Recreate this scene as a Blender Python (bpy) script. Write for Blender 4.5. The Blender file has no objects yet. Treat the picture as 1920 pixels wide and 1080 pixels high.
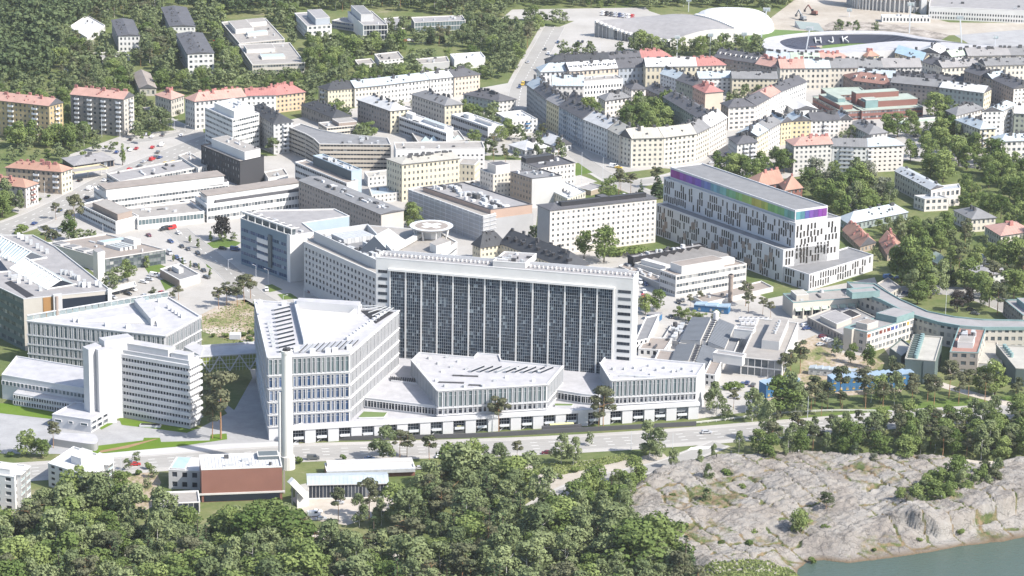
import bpy, math, random
import numpy as np
from mathutils import noise as mnoise, Vector
rnd = random.Random(7)
SC = bpy.context.scene
COL = SC.collection
R = math.radians
# ------------------------------------------------------------------ camera
F = 5600.0; PITCH = R(16.5); ROLL = 0.015; CAMH = 420.0
cp, sp = math.cos(PITCH), math.sin(PITCH)
_fw = Vector((0, cp, -sp)); _r0 = Vector((1, 0, 0)); _u0 = Vector((0, sp, cp))
_rt = _r0*math.cos(ROLL) + _u0*math.sin(ROLL)
_up = _u0*math.cos(ROLL) - _r0*math.sin(ROLL)
cam = bpy.data.cameras.new('camera'); camo = bpy.data.objects.new('camera', cam); COL.objects.link(camo)
cam.sensor_width = 36; cam.lens = 36*F/1920; cam.clip_start = 5; cam.clip_end = 20000
from mathutils import Matrix
mw = Matrix.Identity(4)
for i in range(3):
    mw[i][0] = _rt[i]; mw[i][1] = _up[i]; mw[i][2] = -_fw[i]
mw[2][3] = CAMH
camo.matrix_world = mw
SC.camera = camo
# ------------------------------------------------------------------ light
SUN_EL = 44.0; SUN_AZ = 119.0   # azimuth clockwise from +Y (away from the camera): sun to the right, a little behind us
w = bpy.data.worlds.new('World'); SC.world = w; w.use_nodes = True
nt = w.node_tree; bg = nt.nodes['Background']; sky = nt.nodes.new('ShaderNodeTexSky')
sky.sky_type = 'NISHITA'; sky.sun_disc = False; sky.sun_elevation = R(SUN_EL); sky.sun_rotation = R(SUN_AZ)
sky.air_density = 1.0; sky.dust_density = 1.5; sky.ozone_density = 1.0
nt.links.new(sky.outputs[0], bg.inputs[0]); bg.inputs[1].default_value = 0.14
sun = bpy.data.lights.new('sun', 'SUN'); sun.energy = 4.4; sun.angle = R(0.5); sun.color = (1, 0.95, 0.87)
suno = bpy.data.objects.new('sun', sun); COL.objects.link(suno)
_sd = Vector((math.sin(R(SUN_AZ))*math.cos(R(SUN_EL)), math.cos(R(SUN_AZ))*math.cos(R(SUN_EL)), math.sin(R(SUN_EL))))
suno.rotation_euler = (-_sd).to_track_quat('-Z', 'Y').to_euler(); suno.location = (0, 0, 800)
vs = SC.view_settings; vs.view_transform = 'Standard'; vs.look = 'None'; vs.gamma = 1; vs.exposure = 0.88
vs.use_curve_mapping = False
SC.render.engine = 'CYCLES'
SC.cycles.max_bounces = 5; SC.cycles.diffuse_bounces = 3; SC.cycles.glossy_bounces = 2; SC.cycles.transmission_bounces = 2
SC.cycles.volume_bounces = 0
HAZE = 0.00003

# ------------------------------------------------------------------ pixel -> place helpers (photo measured at 1920x1080)
def g(px, py, z=0.0):
    d = _fw*F + _rt*(px-960) + _up*(540-py)
    t = (z-CAMH)/d.z
    return (d.x*t, d.y*t)
def proj(x, y, z):
    v = Vector((x, y, z-CAMH)); k = v.dot(_fw)
    return (960+F*v.dot(_rt)/k, 540-F*v.dot(_up)/k)
def hpx(px, py, hp):
    """height in metres of a vertical edge that runs hp pixels down from (px,py)"""
    lo, hi = 0.0, 120.0
    for _ in range(30):
        m = (lo+hi)/2
        x, y = g(px, py, m)
        if proj(x, y, 0)[1]-py < hp: lo = m
        else: hi = m
    return (lo+hi)/2
def mpp(py):
    x, y = g(960, py); return math.sqrt(x*x+y*y+CAMH*CAMH)/F

# ------------------------------------------------------------------ materials
MATS = {}
def nodes(name):
    m = bpy.data.materials.new(name); m.use_nodes = True
    n = m.node_tree; b = n.nodes['Principled BSDF']
    return m, n, b
def mat(name, col, rough=0.8, var=0.12, scale=0.15, metal=0.0, spec=0.3, bump=0.0, fine=True, pos=True):
    if name in MATS: return MATS[name]
    m, n, b = nodes(name)
    b.inputs['Roughness'].default_value = rough; b.inputs['Metallic'].default_value = metal
    b.inputs['Specular IOR Level'].default_value = spec
    geo = n.nodes.new('ShaderNodeNewGeometry')
    t1 = n.nodes.new('ShaderNodeTexNoise'); t1.inputs['Scale'].default_value = scale; t1.inputs['Detail'].default_value = 5
    t1.inputs['Roughness'].default_value = 0.65
    n.links.new(geo.outputs['Position'], t1.inputs['Vector'])
    mx = n.nodes.new('ShaderNodeMapRange'); mx.inputs[1].default_value = 0.25; mx.inputs[2].default_value = 0.75
    mx.inputs[3].default_value = 1-var; mx.inputs[4].default_value = 1+var
    n.links.new(t1.outputs[0], mx.inputs[0])
    vm = n.nodes.new('ShaderNodeVectorMath'); vm.operation = 'SCALE'; vm.inputs[0].default_value = col[:3]
    n.links.new(mx.outputs[0], vm.inputs['Scale']); n.links.new(vm.outputs[0], b.inputs['Base Color'])
    if bump:
        t2 = n.nodes.new('ShaderNodeTexNoise'); t2.inputs['Scale'].default_value = 1.5; t2.inputs['Detail'].default_value = 3
        n.links.new(geo.outputs['Position'], t2.inputs['Vector'])
        bp = n.nodes.new('ShaderNodeBump'); bp.inputs['Strength'].default_value = bump; bp.inputs['Distance'].default_value = 0.3
        n.links.new(t2.outputs[0], bp.inputs['Height']); n.links.new(bp.outputs[0], b.inputs['Normal'])
    MATS[name] = m; return m
def glass(name, dark, mid, light, rough=0.08, thr=(0.6, 0.88), spec=0.6):
    m, n, b = nodes(name)
    geo = n.nodes.new('ShaderNodeNewGeometry'); oi = n.nodes.new('ShaderNodeObjectInfo')
    ad = n.nodes.new('ShaderNodeMath'); ad.operation = 'ADD'
    n.links.new(geo.outputs['Random Per Island'], ad.inputs[0]); n.links.new(oi.outputs['Random'], ad.inputs[1])
    fr = n.nodes.new('ShaderNodeMath'); fr.operation = 'FRACT'; n.links.new(ad.outputs[0], fr.inputs[0])
    cr = n.nodes.new('ShaderNodeValToRGB'); cr.color_ramp.interpolation = 'LINEAR'
    e = cr.color_ramp.elements; e[0].position = 0; e[0].color = (*dark, 1); e[1].position = 1; e[1].color = (*light, 1)
    a = e.new(thr[0]); a.color = (*[d*1.5 for d in dark], 1); a = e.new(thr[0]+.05); a.color = (*mid, 1); a = e.new(thr[1]); a.color = (*mid, 1)
    n.links.new(fr.outputs[0], cr.inputs[0]); n.links.new(cr.outputs[0], b.inputs['Base Color'])
    b.inputs['Roughness'].default_value = rough; b.inputs['Specular IOR Level'].default_value = spec
    MATS[name] = m; return m
def foliage(name, col, col2, trans=0.25):
    m, n, b = nodes(name)
    out = n.nodes['Material Output']; n.nodes.remove(b)
    geo = n.nodes.new('ShaderNodeNewGeometry'); oi = n.nodes.new('ShaderNodeObjectInfo')
    t1 = n.nodes.new('ShaderNodeTexNoise'); t1.inputs['Scale'].default_value = 0.06; t1.inputs['Detail'].default_value = 2
    n.links.new(geo.outputs['Position'], t1.inputs['Vector'])
    a1 = n.nodes.new('ShaderNodeMath'); a1.operation = 'MULTIPLY_ADD'; a1.inputs[1].default_value = 0.28
    n.links.new(geo.outputs['Random Per Island'], a1.inputs[0])
    a2 = n.nodes.new('ShaderNodeMath'); a2.operation = 'MULTIPLY_ADD'; a2.inputs[1].default_value = 0.8
    n.links.new(oi.outputs['Random'], a2.inputs[0]); n.links.new(a1.outputs[0], a2.inputs[2])
    mr = n.nodes.new('ShaderNodeMapRange'); mr.inputs[1].default_value = 0.3; mr.inputs[2].default_value = 0.7; mr.inputs[3].default_value = -0.25; mr.inputs[4].default_value = 0.25
    n.links.new(t1.outputs[0], mr.inputs[0]); n.links.new(mr.outputs[0], a1.inputs[2])
    mx = n.nodes.new('ShaderNodeMix'); mx.data_type = 'RGBA'
    mx.inputs[6].default_value = (*col, 1); mx.inputs[7].default_value = (*col2, 1); n.links.new(a2.outputs[0], mx.inputs[0])
    d = n.nodes.new('ShaderNodeBsdfDiffuse'); t = n.nodes.new('ShaderNodeBsdfTranslucent'); ms = n.nodes.new('ShaderNodeMixShader')
    ms.inputs[0].default_value = trans
    n.links.new(mx.outputs[2], d.inputs[0]); n.links.new(mx.outputs[2], t.inputs[0])
    n.links.new(d.outputs[0], ms.inputs[1]); n.links.new(t.outputs[0], ms.inputs[2]); n.links.new(ms.outputs[0], out.inputs[0])
    MATS[name] = m; return m
def ramp_ground(name, stops, scale=0.02, detail=8, rough=0.95, scale2=0.4, mixf=0.35, bump=0.3, stretch=None):
    """stops: list of (pos,col). Two octaves of noise drive a colour ramp."""
    m, n, b = nodes(name); b.inputs['Roughness'].default_value = rough; b.inputs['Specular IOR Level'].default_value = 0.15
    geo = n.nodes.new('ShaderNodeNewGeometry'); src = geo.outputs['Position']
    if stretch:
        mp = n.nodes.new('ShaderNodeMapping'); mp.inputs['Scale'].default_value = stretch[:3]; mp.inputs['Rotation'].default_value = (0, 0, stretch[3])
        n.links.new(src, mp.inputs[0]); src = mp.outputs[0]
    t1 = n.nodes.new('ShaderNodeTexNoise'); t1.inputs['Scale'].default_value = scale; t1.inputs['Detail'].default_value = detail; t1.inputs['Roughness'].default_value = 0.6
    t2 = n.nodes.new('ShaderNodeTexNoise'); t2.inputs['Scale'].default_value = scale2; t2.inputs['Detail'].default_value = 5; t2.inputs['Roughness'].default_value = 0.7
    n.links.new(src, t1.inputs['Vector']); n.links.new(src, t2.inputs['Vector'])
    mx = n.nodes.new('ShaderNodeMix'); mx.inputs[0].default_value = mixf
    n.links.new(t1.outputs[0], mx.inputs[2]); n.links.new(t2.outputs[0], mx.inputs[3])
    cr = n.nodes.new('ShaderNodeValToRGB'); e = cr.color_ramp.elements
    e[0].position = stops[0][0]; e[0].color = (*stops[0][1], 1); e[1].position = stops[-1][0]; e[1].color = (*stops[-1][1], 1)
    for p, c in stops[1:-1]:
        k = e.new(p); k.color = (*c, 1)
    n.links.new(mx.outputs[0], cr.inputs[0]); n.links.new(cr.outputs[0], b.inputs['Base Color'])
    if bump:
        bp = n.nodes.new('ShaderNodeBump'); bp.inputs['Strength'].default_value = bump; bp.inputs['Distance'].default_value = 0.4
        n.links.new(t2.outputs[0], bp.inputs['Height']); n.links.new(bp.outputs[0], b.inputs['Normal'])
    MATS[name] = m; return m

C = {  # plain wall / roof / trim colours (albedo)
 'white': (.86,.85,.83), 'cgi': (.78,.78,.79), 'offwhite': (.74,.72,.69), 'cream': (.76,.71,.62), 'creamy': (.78,.71,.55), 'yellow': (.76,.65,.42),
 'ochre': (.58,.46,.27), 'orange': (.74,.56,.39), 'peach': (.74,.63,.52), 'beige': (.62,.58,.52), 'pinkw': (.58,.42,.34), 'palepink': (.84,.79,.74),
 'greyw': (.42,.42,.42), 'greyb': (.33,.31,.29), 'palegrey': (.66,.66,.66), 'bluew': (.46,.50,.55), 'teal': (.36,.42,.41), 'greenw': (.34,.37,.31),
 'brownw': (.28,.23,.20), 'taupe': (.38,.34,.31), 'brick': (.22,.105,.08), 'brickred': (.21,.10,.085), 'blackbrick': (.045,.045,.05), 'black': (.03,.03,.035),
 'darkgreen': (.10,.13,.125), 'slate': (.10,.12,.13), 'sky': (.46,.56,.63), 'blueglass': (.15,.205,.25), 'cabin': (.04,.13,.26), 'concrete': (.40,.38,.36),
 'tan': (.45,.37,.29), 'net': (.52,.52,.53), 'stone': (.07,.07,.075), 'bandbeige': (.60,.54,.46), 'grass_roof': (.12,.17,.06), 'steel': (.35,.37,.39), 'orangewood': (.45,.25,.1)}
KW = .69
C['cgi'] = (.74,.74,.755)
for k, v in C.items():
    f = KW if max(v) > .3 else 1
    mat(k, tuple(x*f for x in v), 0.8, 0.07)
RC = {'r_black': (.055,.058,.065), 'r_dark': (.10,.10,.11), 'r_grey': (.20,.20,.205), 'r_mid': (.28,.27,.27), 'r_gravel': (.30,.28,.26), 'r_brown': (.27,.235,.21), 'r_pink': (.42,.26,.22),
 'r_red': (.36,.165,.15), 'r_rust': (.35,.205,.155), 'r_white': (.66,.66,.66), 'r_blue': (.50,.56,.60), 'r_cabin': (.38,.50,.62), 'r_green': (.44,.50,.44), 'r_beige': (.50,.48,.43),
 'r_cgi': (.72,.72,.735), 'r_brownred': (.30,.17,.14), 'r_metal': (.36,.38,.40), 'r_copper': (.19,.28,.28), 'r_palegreen': (.50,.58,.48), 'r_sky': (.45,.60,.70)}
RC['r_cgi'] = (.52,.515,.535)
for k, v in RC.items(): mat(k, tuple(x*(.74 if max(v) > .45 else .95) for x in v), 0.55 if k in ('r_blue','r_metal','r_cabin','r_sky') else 0.75, 0.16, 0.22, bump=0.1)
glass('glass', (.05,.06,.07), (.17,.18,.19), (.36,.36,.35), thr=(.5,.8))
glass('glass_dark', (.015,.02,.03), (.05,.06,.075), (.20,.22,.24), thr=(.72,.93), rough=.15, spec=.3)
glass('glass_tower', (.006,.014,.028), (.035,.055,.08), (.26,.30,.32), thr=(.6,.9), rough=0.15, spec=0.3)
glass('glass_blue', (.03,.055,.11), (.07,.11,.2), (.22,.27,.36), thr=(.7,.92), spec=.35)
glass('glass_grey', (.085,.115,.125), (.12,.15,.16), (.24,.27,.27), thr=(.7,.92), rough=.2, spec=.35)
glass('glass_pale', (.30,.36,.37), (.38,.43,.43), (.55,.58,.58), rough=.15)
glass('shade', (.02,.018,.016), (.05,.042,.036), (.09,.075,.065), spec=.2, rough=.3)
mat('glass_bridge_m', (.19,.22,.05), .3, .25, .3)
mat('frame', (.48,.48,.48), .6, .03); mat('frame_dark', (.08,.085,.09), .5, .03)
mat('unit', (.40,.41,.42), .5, .2, 0.6); mat('unit_dark', (.07,.07,.075), .6, .2, 0.6); mat('unit_white', (.54,.54,.55), .5, .08, .6)
mat('rail', (.55,.57,.6), .5, .05)

# ------------------------------------------------------------------ mesh builder
class MB:
    def __init__(s, o=(0, 0, 0)):
        s.o = o; s.v = []; s.f = []; s.m = []
    def face(s, pts, m=0):
        k = len(s.v); s.v.extend(pts); s.f.append(tuple(range(k, k+len(pts)))); s.m.append(m)
    def box(s, cx, cy, z0, z1, lx, ly, a=0.0, m=0, mt=None, bottom=False):
        ca, sa = math.cos(a), math.sin(a); hx, hy = lx/2, ly/2
        p = [(cx+x*ca-y*sa, cy+x*sa+y*ca) for x, y in ((-hx,-hy),(hx,-hy),(hx,hy),(-hx,hy))]
        s.prism(p, z0, z1, m, mt, bottom)
    def prism(s, p, z0, z1, m=0, mt=None, bottom=False):
        n = len(p)
        for i in range(n):
            a, b = p[i], p[(i+1) % n]
            s.face([(a[0],a[1],z0),(b[0],b[1],z0),(b[0],b[1],z1),(a[0],a[1],z1)], m)
        s.face([(q[0],q[1],z1) for q in p], m if mt is None else mt)
        if bottom: s.face([(q[0],q[1],z0) for q in reversed(p)], m)
    def cyl(s, cx, cy, z0, z1, r0, r1=None, n=10, m=0, cap=True):
        r1 = r0 if r1 is None else r1
        c = [(math.cos(2*math.pi*i/n), math.sin(2*math.pi*i/n)) for i in range(n)]
        for i in range(n):
            a, b = c[i], c[(i+1) % n]
            s.face([(cx+a[0]*r0,cy+a[1]*r0,z0),(cx+b[0]*r0,cy+b[1]*r0,z0),(cx+b[0]*r1,cy+b[1]*r1,z1),(cx+a[0]*r1,cy+a[1]*r1,z1)], m)
        if cap: s.face([(cx+a[0]*r1,cy+a[1]*r1,z1) for a in c], m)
    def bar(s, p, q, w, m=0):
        p, q = Vector(p), Vector(q); d = (q-p).normalized()
        u = d.cross(Vector((0,0,1)))
        u = Vector((1,0,0)) if u.length < 1e-3 else u.normalized()
        v = d.cross(u).normalized(); k = w/2
        a = [p+u*k+v*k, p-u*k+v*k, p-u*k-v*k, p+u*k-v*k]; b = [x+(q-p) for x in a]
        for i in range(4):
            j = (i+1) % 4
            s.face([tuple(a[j]),tuple(a[i]),tuple(b[i]),tuple(b[j])], m)
        s.face([tuple(x) for x in a], m); s.face([tuple(x) for x in reversed(b)], m)
    def mesh(s, name, mats):
        me = bpy.data.meshes.new(name)
        nv, nf = len(s.v), len(s.f)
        co = np.array(s.v, dtype=np.float32).reshape(-1, 3) - np.array(s.o, dtype=np.float32)
        cnt = np.array([len(f) for f in s.f], dtype=np.int32)
        idx = np.concatenate([np.array(f, dtype=np.int32) for f in s.f]) if nf < 50 else np.fromiter((i for f in s.f for i in f), dtype=np.int32)
        me.vertices.add(nv); me.vertices.foreach_set('co', co.ravel())
        me.loops.add(len(idx)); me.loops.foreach_set('vertex_index', idx)
        me.polygons.add(nf); me.polygons.foreach_set('loop_start', np.concatenate([[0], np.cumsum(cnt)[:-1]]).astype(np.int32))
        me.polygons.foreach_set('loop_total', cnt)
        me.polygons.foreach_set('material_index', np.array(s.m, dtype=np.int32))
        for x in mats: me.materials.append(MATS[x] if isinstance(x, str) else x)
        me.update(calc_edges=True); me.validate()
        return me
    def build(s, name, mats, parent=None, kind=None):
        o = bpy.data.objects.new(name, s.mesh(name, mats)); COL.objects.link(o)
        if parent is not None: o.parent = parent
        else: o.location = s.o
        if kind: o['kind'] = kind
        return o
USED = {}
ROOF = {}
def tag(o, label, cat, group=None):
    o['label'] = label; o['category'] = cat
    if group: o['group'] = group
    return o
def thing(name, label, cat, loc, group=None, rz=0.0):
    o = bpy.data.objects.new(name, None); COL.objects.link(o); o.empty_display_size = 1
    o.location = (loc[0], loc[1], loc[2] if len(loc) > 2 else 0); o.rotation_euler = (0, 0, rz)
    return tag(o, label, cat, group)
def link(name, me, parent=None, loc=(0,0,0), rz=0.0, kind=None):
    o = bpy.data.objects.new(name, me); COL.objects.link(o)
    if parent is not None: o.parent = parent
    o.location = loc; o.rotation_euler = (0, 0, rz)
    if kind: o['kind'] = kind
    return o

ORD = ['leftmost','second from left','third from left','fourth from left','fifth from left','sixth from left','seventh from left','eighth from left','ninth from left','tenth from left','eleventh from left','twelfth from left']
# ------------------------------------------------------------------ buildings
FOOT = []      # footprints, for keeping trees off roofs
STY = {  # spacing, width share, height share, sill share, recess, glass
 'p': (3.0,.46,.50,.26,.25,'glass'), 'pw': (3.4,.58,.50,.26,.25,'glass'), 'ps': (2.6,.42,.46,.28,.22,'glass'), 'pd': (3.3,.50,.52,.24,.3,'glass_dark'),
 'band': (1.9,.90,.42,.34,.18,'glass'), 'bandd': (1.9,.93,.40,.34,.25,'glass_dark'), 'glass': (2.2,.92,.86,.07,.12,'glass_dark'), 'tall': (2.6,.52,.84,.08,.3,'glass_grey'),
 'gg': (2.0,.9,.84,.08,.15,'glass_grey'), 'sq': (3.8,.42,.40,.3,.4,'glass_dark'), 'bluegl': (2.0,.95,.42,.34,.1,'glass_blue')}
def inset(p, d):
    n = len(p); out = []
    for i in range(n):
        a, b, c = Vector(p[i-1]), Vector(p[i]), Vector(p[(i+1) % n])
        u = (b-a).normalized(); v = (c-b).normalized()
        n1 = Vector((-u.y, u.x)); n2 = Vector((-v.y, v.x))
        k = 1+n1.dot(n2); k = max(k, 0.35)
        q = b+(n1+n2)*(d/k); out.append((q.x, q.y))
    return out
def facade(wl, gl, a, b, z0, z1, fl, n, sty, wm=0, top=0.0, bot=0.0, inst=None, frac=None, margin=0.4):
    """wall a->b with fl rows of n recessed openings; panes go to gl (or are listed in inst)"""
    sp_, wf, hf, sill, dep, gm = sty
    ax, ay = a; dx, dy = b[0]-ax, b[1]-ay; L = math.hypot(dx, dy)
    if L < 0.5: return
    ux, uy = dx/L, dy/L; nx, ny = uy, -ux
    def P(t, z, k=0.0): return (ax+ux*t-nx*k, ay+uy*t-ny*k, z)
    def Qd(t0, t1, za, zb, m): wl.face([P(t0,za),P(t1,za),P(t1,zb),P(t0,zb)], m)
    if fl < 1 or n < 1:
        Qd(0, L, z0, z1, wm); return
    mg = min(margin, L*0.1)
    fh = (z1-z0-top-bot)/fl; cw = (L-2*mg)/n; ww = cw*wf; wh = fh*hf
    prev = z0
    for f in range(fl):
        zb = z0+bot+f*fh+fh*sill; zt = zb+wh
        Qd(0, L, prev, zb, wm); prev = zt
        t = 0.0
        for i in range(n):
            t0 = mg+i*cw+(cw-ww)/2; t1 = t0+ww
            Qd(t, t0, zb, zt, wm); t = t1
            if dep > 0:
                wl.face([P(t0,zb),P(t1,zb),P(t1,zb,dep),P(t0,zb,dep)], wm)
                wl.face([P(t0,zb),P(t0,zb,dep),P(t0,zt,dep),P(t0,zt)], wm)
                wl.face([P(t1,zb,dep),P(t1,zb),P(t1,zt),P(t1,zt,dep)], wm)
                wl.face([P(t0,zt,dep),P(t1,zt,dep),P(t1,zt),P(t0,zt)], wm)
            if inst is not None: inst.append((P((t0+t1)/2, zb, dep), math.atan2(uy, ux), round(ww, 2), round(wh, 2)))
            else: gl.face([P(t0,zb,dep),P(t1,zb,dep),P(t1,zt,dep),P(t0,zt,dep)], 0)
        Qd(t, L, zb, zt, wm)
    Qd(0, L, prev, z1, wm)
def win_mesh(ww, wh, gm, fr='frame'):
    key = ('win', ww, wh, gm, fr)
    if key in USED: return USED[key]
    mb = MB(); t = min(0.14, ww*0.12); h = ww/2
    mb.face([(-h,0,0),(h,0,0),(h,0,wh),(-h,0,wh)], 0)
    y = -0.05
    for x0, x1, za, zb in ((-h,-h+t,0,wh),(h-t,h,0,wh),(-h+t,h-t,0,t),(-h+t,h-t,wh-t,wh)):
        mb.face([(x0,y,za),(x1,y,za),(x1,y,zb),(x0,y,zb)], 1)
    USED[key] = mb.mesh('window', [gm, fr]); return USED[key]
def place_windows(inst, root, gm, limit=300, fr='frame'):
    ox, oy, oz = root.location
    for (p, a, ww, wh) in inst[:limit]:
        link('window', win_mesh(ww, wh, gm, fr), root, (p[0]-ox, p[1]-oy, p[2]-oz), a)
    rest = inst[limit:]
    if rest:
        mb = MB((ox, oy, oz))
        for (p, a, ww, wh) in rest:
            ca, sa = math.cos(a), math.sin(a); h = ww/2
            mb.face([(p[0]-ca*h,p[1]-sa*h,p[2]),(p[0]+ca*h,p[1]+sa*h,p[2]),(p[0]+ca*h,p[1]+sa*h,p[2]+wh),(p[0]-ca*h,p[1]-sa*h,p[2]+wh)], 0)
        mb.build('windows', [gm], root, 'stuff')
def quad_at(q, u, v):
    a, b, c, d = q
    x = (1-u)*(1-v)*a[0]+u*(1-v)*b[0]+u*v*c[0]+(1-u)*v*d[0]
    y = (1-u)*(1-v)*a[1]+u*(1-v)*b[1]+u*v*c[1]+(1-u)*v*d[1]
    return x, y
def gear(root, q, z, n, seed=1, big=1.0, mats=('unit','unit_dark','unit_white'), region=(.08,.12,.92,.88), single=0):
    """roof plant: vents, fans and cabinets; the first `single` ones are parts of their own"""
    r = random.Random(seed); ang = math.atan2(q[1][1]-q[0][1], q[1][0]-q[0][0]); mb = MB(tuple(root.location))
    for i in range(n):
        u, v = r.uniform(region[0], region[2]), r.uniform(region[1], region[3]); x, y = quad_at(q, u, v)
        t = mb if i >= single else MB(tuple(root.location))
        k = r.random(); m = r.choice((0, 0, 1, 2))
        if k < .55: t.box(x, y, z-.1, z+r.uniform(.6,1.6)*big, r.uniform(.8,2.6)*big, r.uniform(.8,1.8)*big, ang, m)
        elif k < .85: t.cyl(x, y, z-.1, z+r.uniform(.8,1.6)*big, r.uniform(.4,.8)*big, n=8, m=m)
        else: t.box(x, y, z-.1, z+r.uniform(.5,1.0)*big, r.uniform(3,6)*big, r.uniform(.7,1.2)*big, ang, m)
        if i < single: t.build('rooftop_unit', mats, ROOF.get(root.name, root))
    if mb.f: mb.build('rooftop_vents', mats, ROOF.get(root.name, root), 'stuff')
def roof_flat(root, p, h, roof, trim, drop=0.6, ins=0.4):
    rb = MB(tuple(root.location)); q = inset(p, ins); n = len(p)
    o = inset(p, -0.08)
    for i in range(n):
        j = (i+1) % n
        rb.face([(*o[i],h+.02),(*o[j],h+.02),(*q[j],h+.02),(*q[i],h+.02)], 1)
        rb.face([(*q[i],h+.02),(*q[j],h+.02),(*q[j],h-drop),(*q[i],h-drop)], 1)
        rb.face([(*o[i],h-.35),(*o[j],h-.35),(*o[j],h+.02),(*o[i],h+.02)], 1)
        rb.face([(*p[i],h-.35),(*p[j],h-.35),(*o[j],h-.35),(*o[i],h-.35)], 1)
    rb.face([(*x, h-drop) for x in q], 0)
    ro = rb.build('roof', [roof, trim], root); ROOF[root.name] = ro; return ro
def roof_pitch(root, q, h, rise, roof, wl, wm, hips=(0, 0), over=0.6, trim='r_dark', ext=None):
    """ridge along the longer side; hips=(start,end) 0 gable, 1 hip"""
    a, b, c, d = [Vector(x) for x in q]
    if (b-a).length < (c-b).length: a, b, c, d = b, c, d, a; wm = (wm[1], wm[2], wm[3], wm[0]) if isinstance(wm, tuple) else wm; hips = hips
    L = (b-a).length; W = (c-b).length
    u = (b-a)/L; v = (d-a).normalized()
    rb = MB(tuple(root.location))
    e0 = over if hips[0] else 0.25; e1 = over if hips[1] else 0.25
    A = a-u*e0-v*over; B = b+u*e1-v*over; Cc = c+u*e1+v*over; D = d-u*e0+v*over
    m0 = (a+d)/2; m1 = (b+c)/2
    k0 = W*0.5*hips[0]; k1 = W*0.5*hips[1]
    if k0+k1 > L*0.9: s = L*0.9/(k0+k1); k0 *= s; k1 *= s
    r0 = m0+u*(k0 if hips[0] else -e0); r1 = m1-u*(k1 if hips[1] else -e1)
    he = h-rise*over/(W/2)*0.5; t = 0.3; hr = h+rise
    def z(p, zz): return (p.x, p.y, zz)
    rb.face([z(A,he+t),z(B,he+t),z(r1,hr+t),z(r0,hr+t)], 0)
    rb.face([z(Cc,he+t),z(D,he+t),z(r0,hr+t),z(r1,hr+t)], 0)
    if hips[1]: rb.face([z(B,he+t),z(Cc,he+t),z(r1,hr+t)], 0)
    else:
        wl.face([z(b,h-.01),z(c,h-.01),z(m1,hr)], wm if not isinstance(wm, tuple) else wm[1])
        rb.face([z(B,he),z(Cc,he),z(Cc,he+t),z(r1,hr+t),z(B,he+t)], 1)
    if hips[0]: rb.face([z(D,he+t),z(A,he+t),z(r0,hr+t)], 0)
    else:
        wl.face([z(d,h-.01),z(a,h-.01),z(m0,hr)], wm if not isinstance(wm, tuple) else wm[3])
        rb.face([z(D,he),z(A,he),z(A,he+t),z(r0,hr+t),z(D,he+t)], 1)
    for p, s in ((A,B),(B,Cc),(Cc,D),(D,A)):
        rb.face([z(p,he),z(s,he),z(s,he+t),z(p,he+t)], 1)
    rb.face([z(A,he),z(D,he),z(Cc,he),z(B,he)], 1)
    # standing seams
    ns = int(L/1.6)
    if L < 140:
        for i in range(1, ns):
            s = i/ns; lo = A+(B-A)*s; tt = s*L
            f0 = 1.0 if (not hips[0] or tt > k0) else tt/max(k0, .1); f1 = 1.0 if (not hips[1] or L-tt > k1) else (L-tt)/max(k1, .1); f = min(f0, f1)*.985
            ml = m0+u*tt
            hi = lo+(ml-lo)*f; zz = he+(hr-he)*f
            w_ = u*0.05
            rb.face([z(lo-w_,he+t+.09),z(lo+w_,he+t+.09),z(hi+w_,zz+t+.09),z(hi-w_,zz+t+.09)], 0)
    ro = rb.build('roof', [roof, trim], root); ROOF[root.name] = ro
    return ro, (a, b, c, d, r0, r1, h, hr, u, v, W, L)
def chimneys(root, ri, n, seed, m='unit_dark', big=1.0):
    a, b, c, d, r0, r1, h, hr, u, v, W, L = ri; r = random.Random(seed)
    lim = 5; mb = MB(tuple(root.location)); ang = math.atan2(u.y, u.x)
    for i in range(n):
        s = (i+.5+r.uniform(-.3,.3))/n; q = r0+(r1-r0)*s+v*r.uniform(-.18,.18)*W
        t = MB(tuple(root.location)) if i < lim else mb
        t.box(q.x, q.y, h+(hr-h)*.5, hr+r.uniform(.8,1.7)*big, r.uniform(1.2,2.6)*big, .9*big, ang, 0)
        if i < lim: t.build('chimney', [m], ROOF[root.name])
    # small hatches and snow guards on the slope
    for i in range(int(L/3.2)):
        s = r.random(); f = r.uniform(.25,.8); lo = a-v*.3+(b-a)*s; ce = (a+d)/2+u*(s*L); q = lo+(ce-lo)*f
        if (s*L < W*.5 or L-s*L < W*.5): continue
        z = h+(hr-h)*f; mb.box(q.x, q.y, z, z+.55+r.random()*.5, .7, .8, ang, 0)
    if mb.f: mb.build('roof_vents', [m], ROOF[root.name], 'stuff')
def dormers(root, ri, n, roofm, wallm='white'):
    a, b, c, d, r0, r1, h, hr, u, v, W, L = ri; ang = math.atan2(u.y, u.x)
    mb = MB(tuple(root.location)); mb.box(0, 0, 0, 1.3, 1.7, 2.4, ang, 0, 1); me = None
    for i in range(n):
        s = (i+.5)/n; lo = a+(b-a)*s; ce = (a+d)/2+u*(s*L); q = lo+(ce-lo)*.5; z = h+(hr-h)*.42
        if me is None:
            m2 = MB(); m2.box(0, 0, 0, 1.4, 1.8, 2.6, 0, 0, 1); m2.face([(-.6,-1.33,.35),(.6,-1.33,.35),(.6,-1.33,1.2),(-.6,-1.33,1.2)], 2); me = m2.mesh('dormer', [wallm, roofm, 'glass_dark'])
        link('dormer', me, ROOF[root.name], (q.x-root.location.x, q.y-root.location.y, z-root.location.z), ang)
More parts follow.
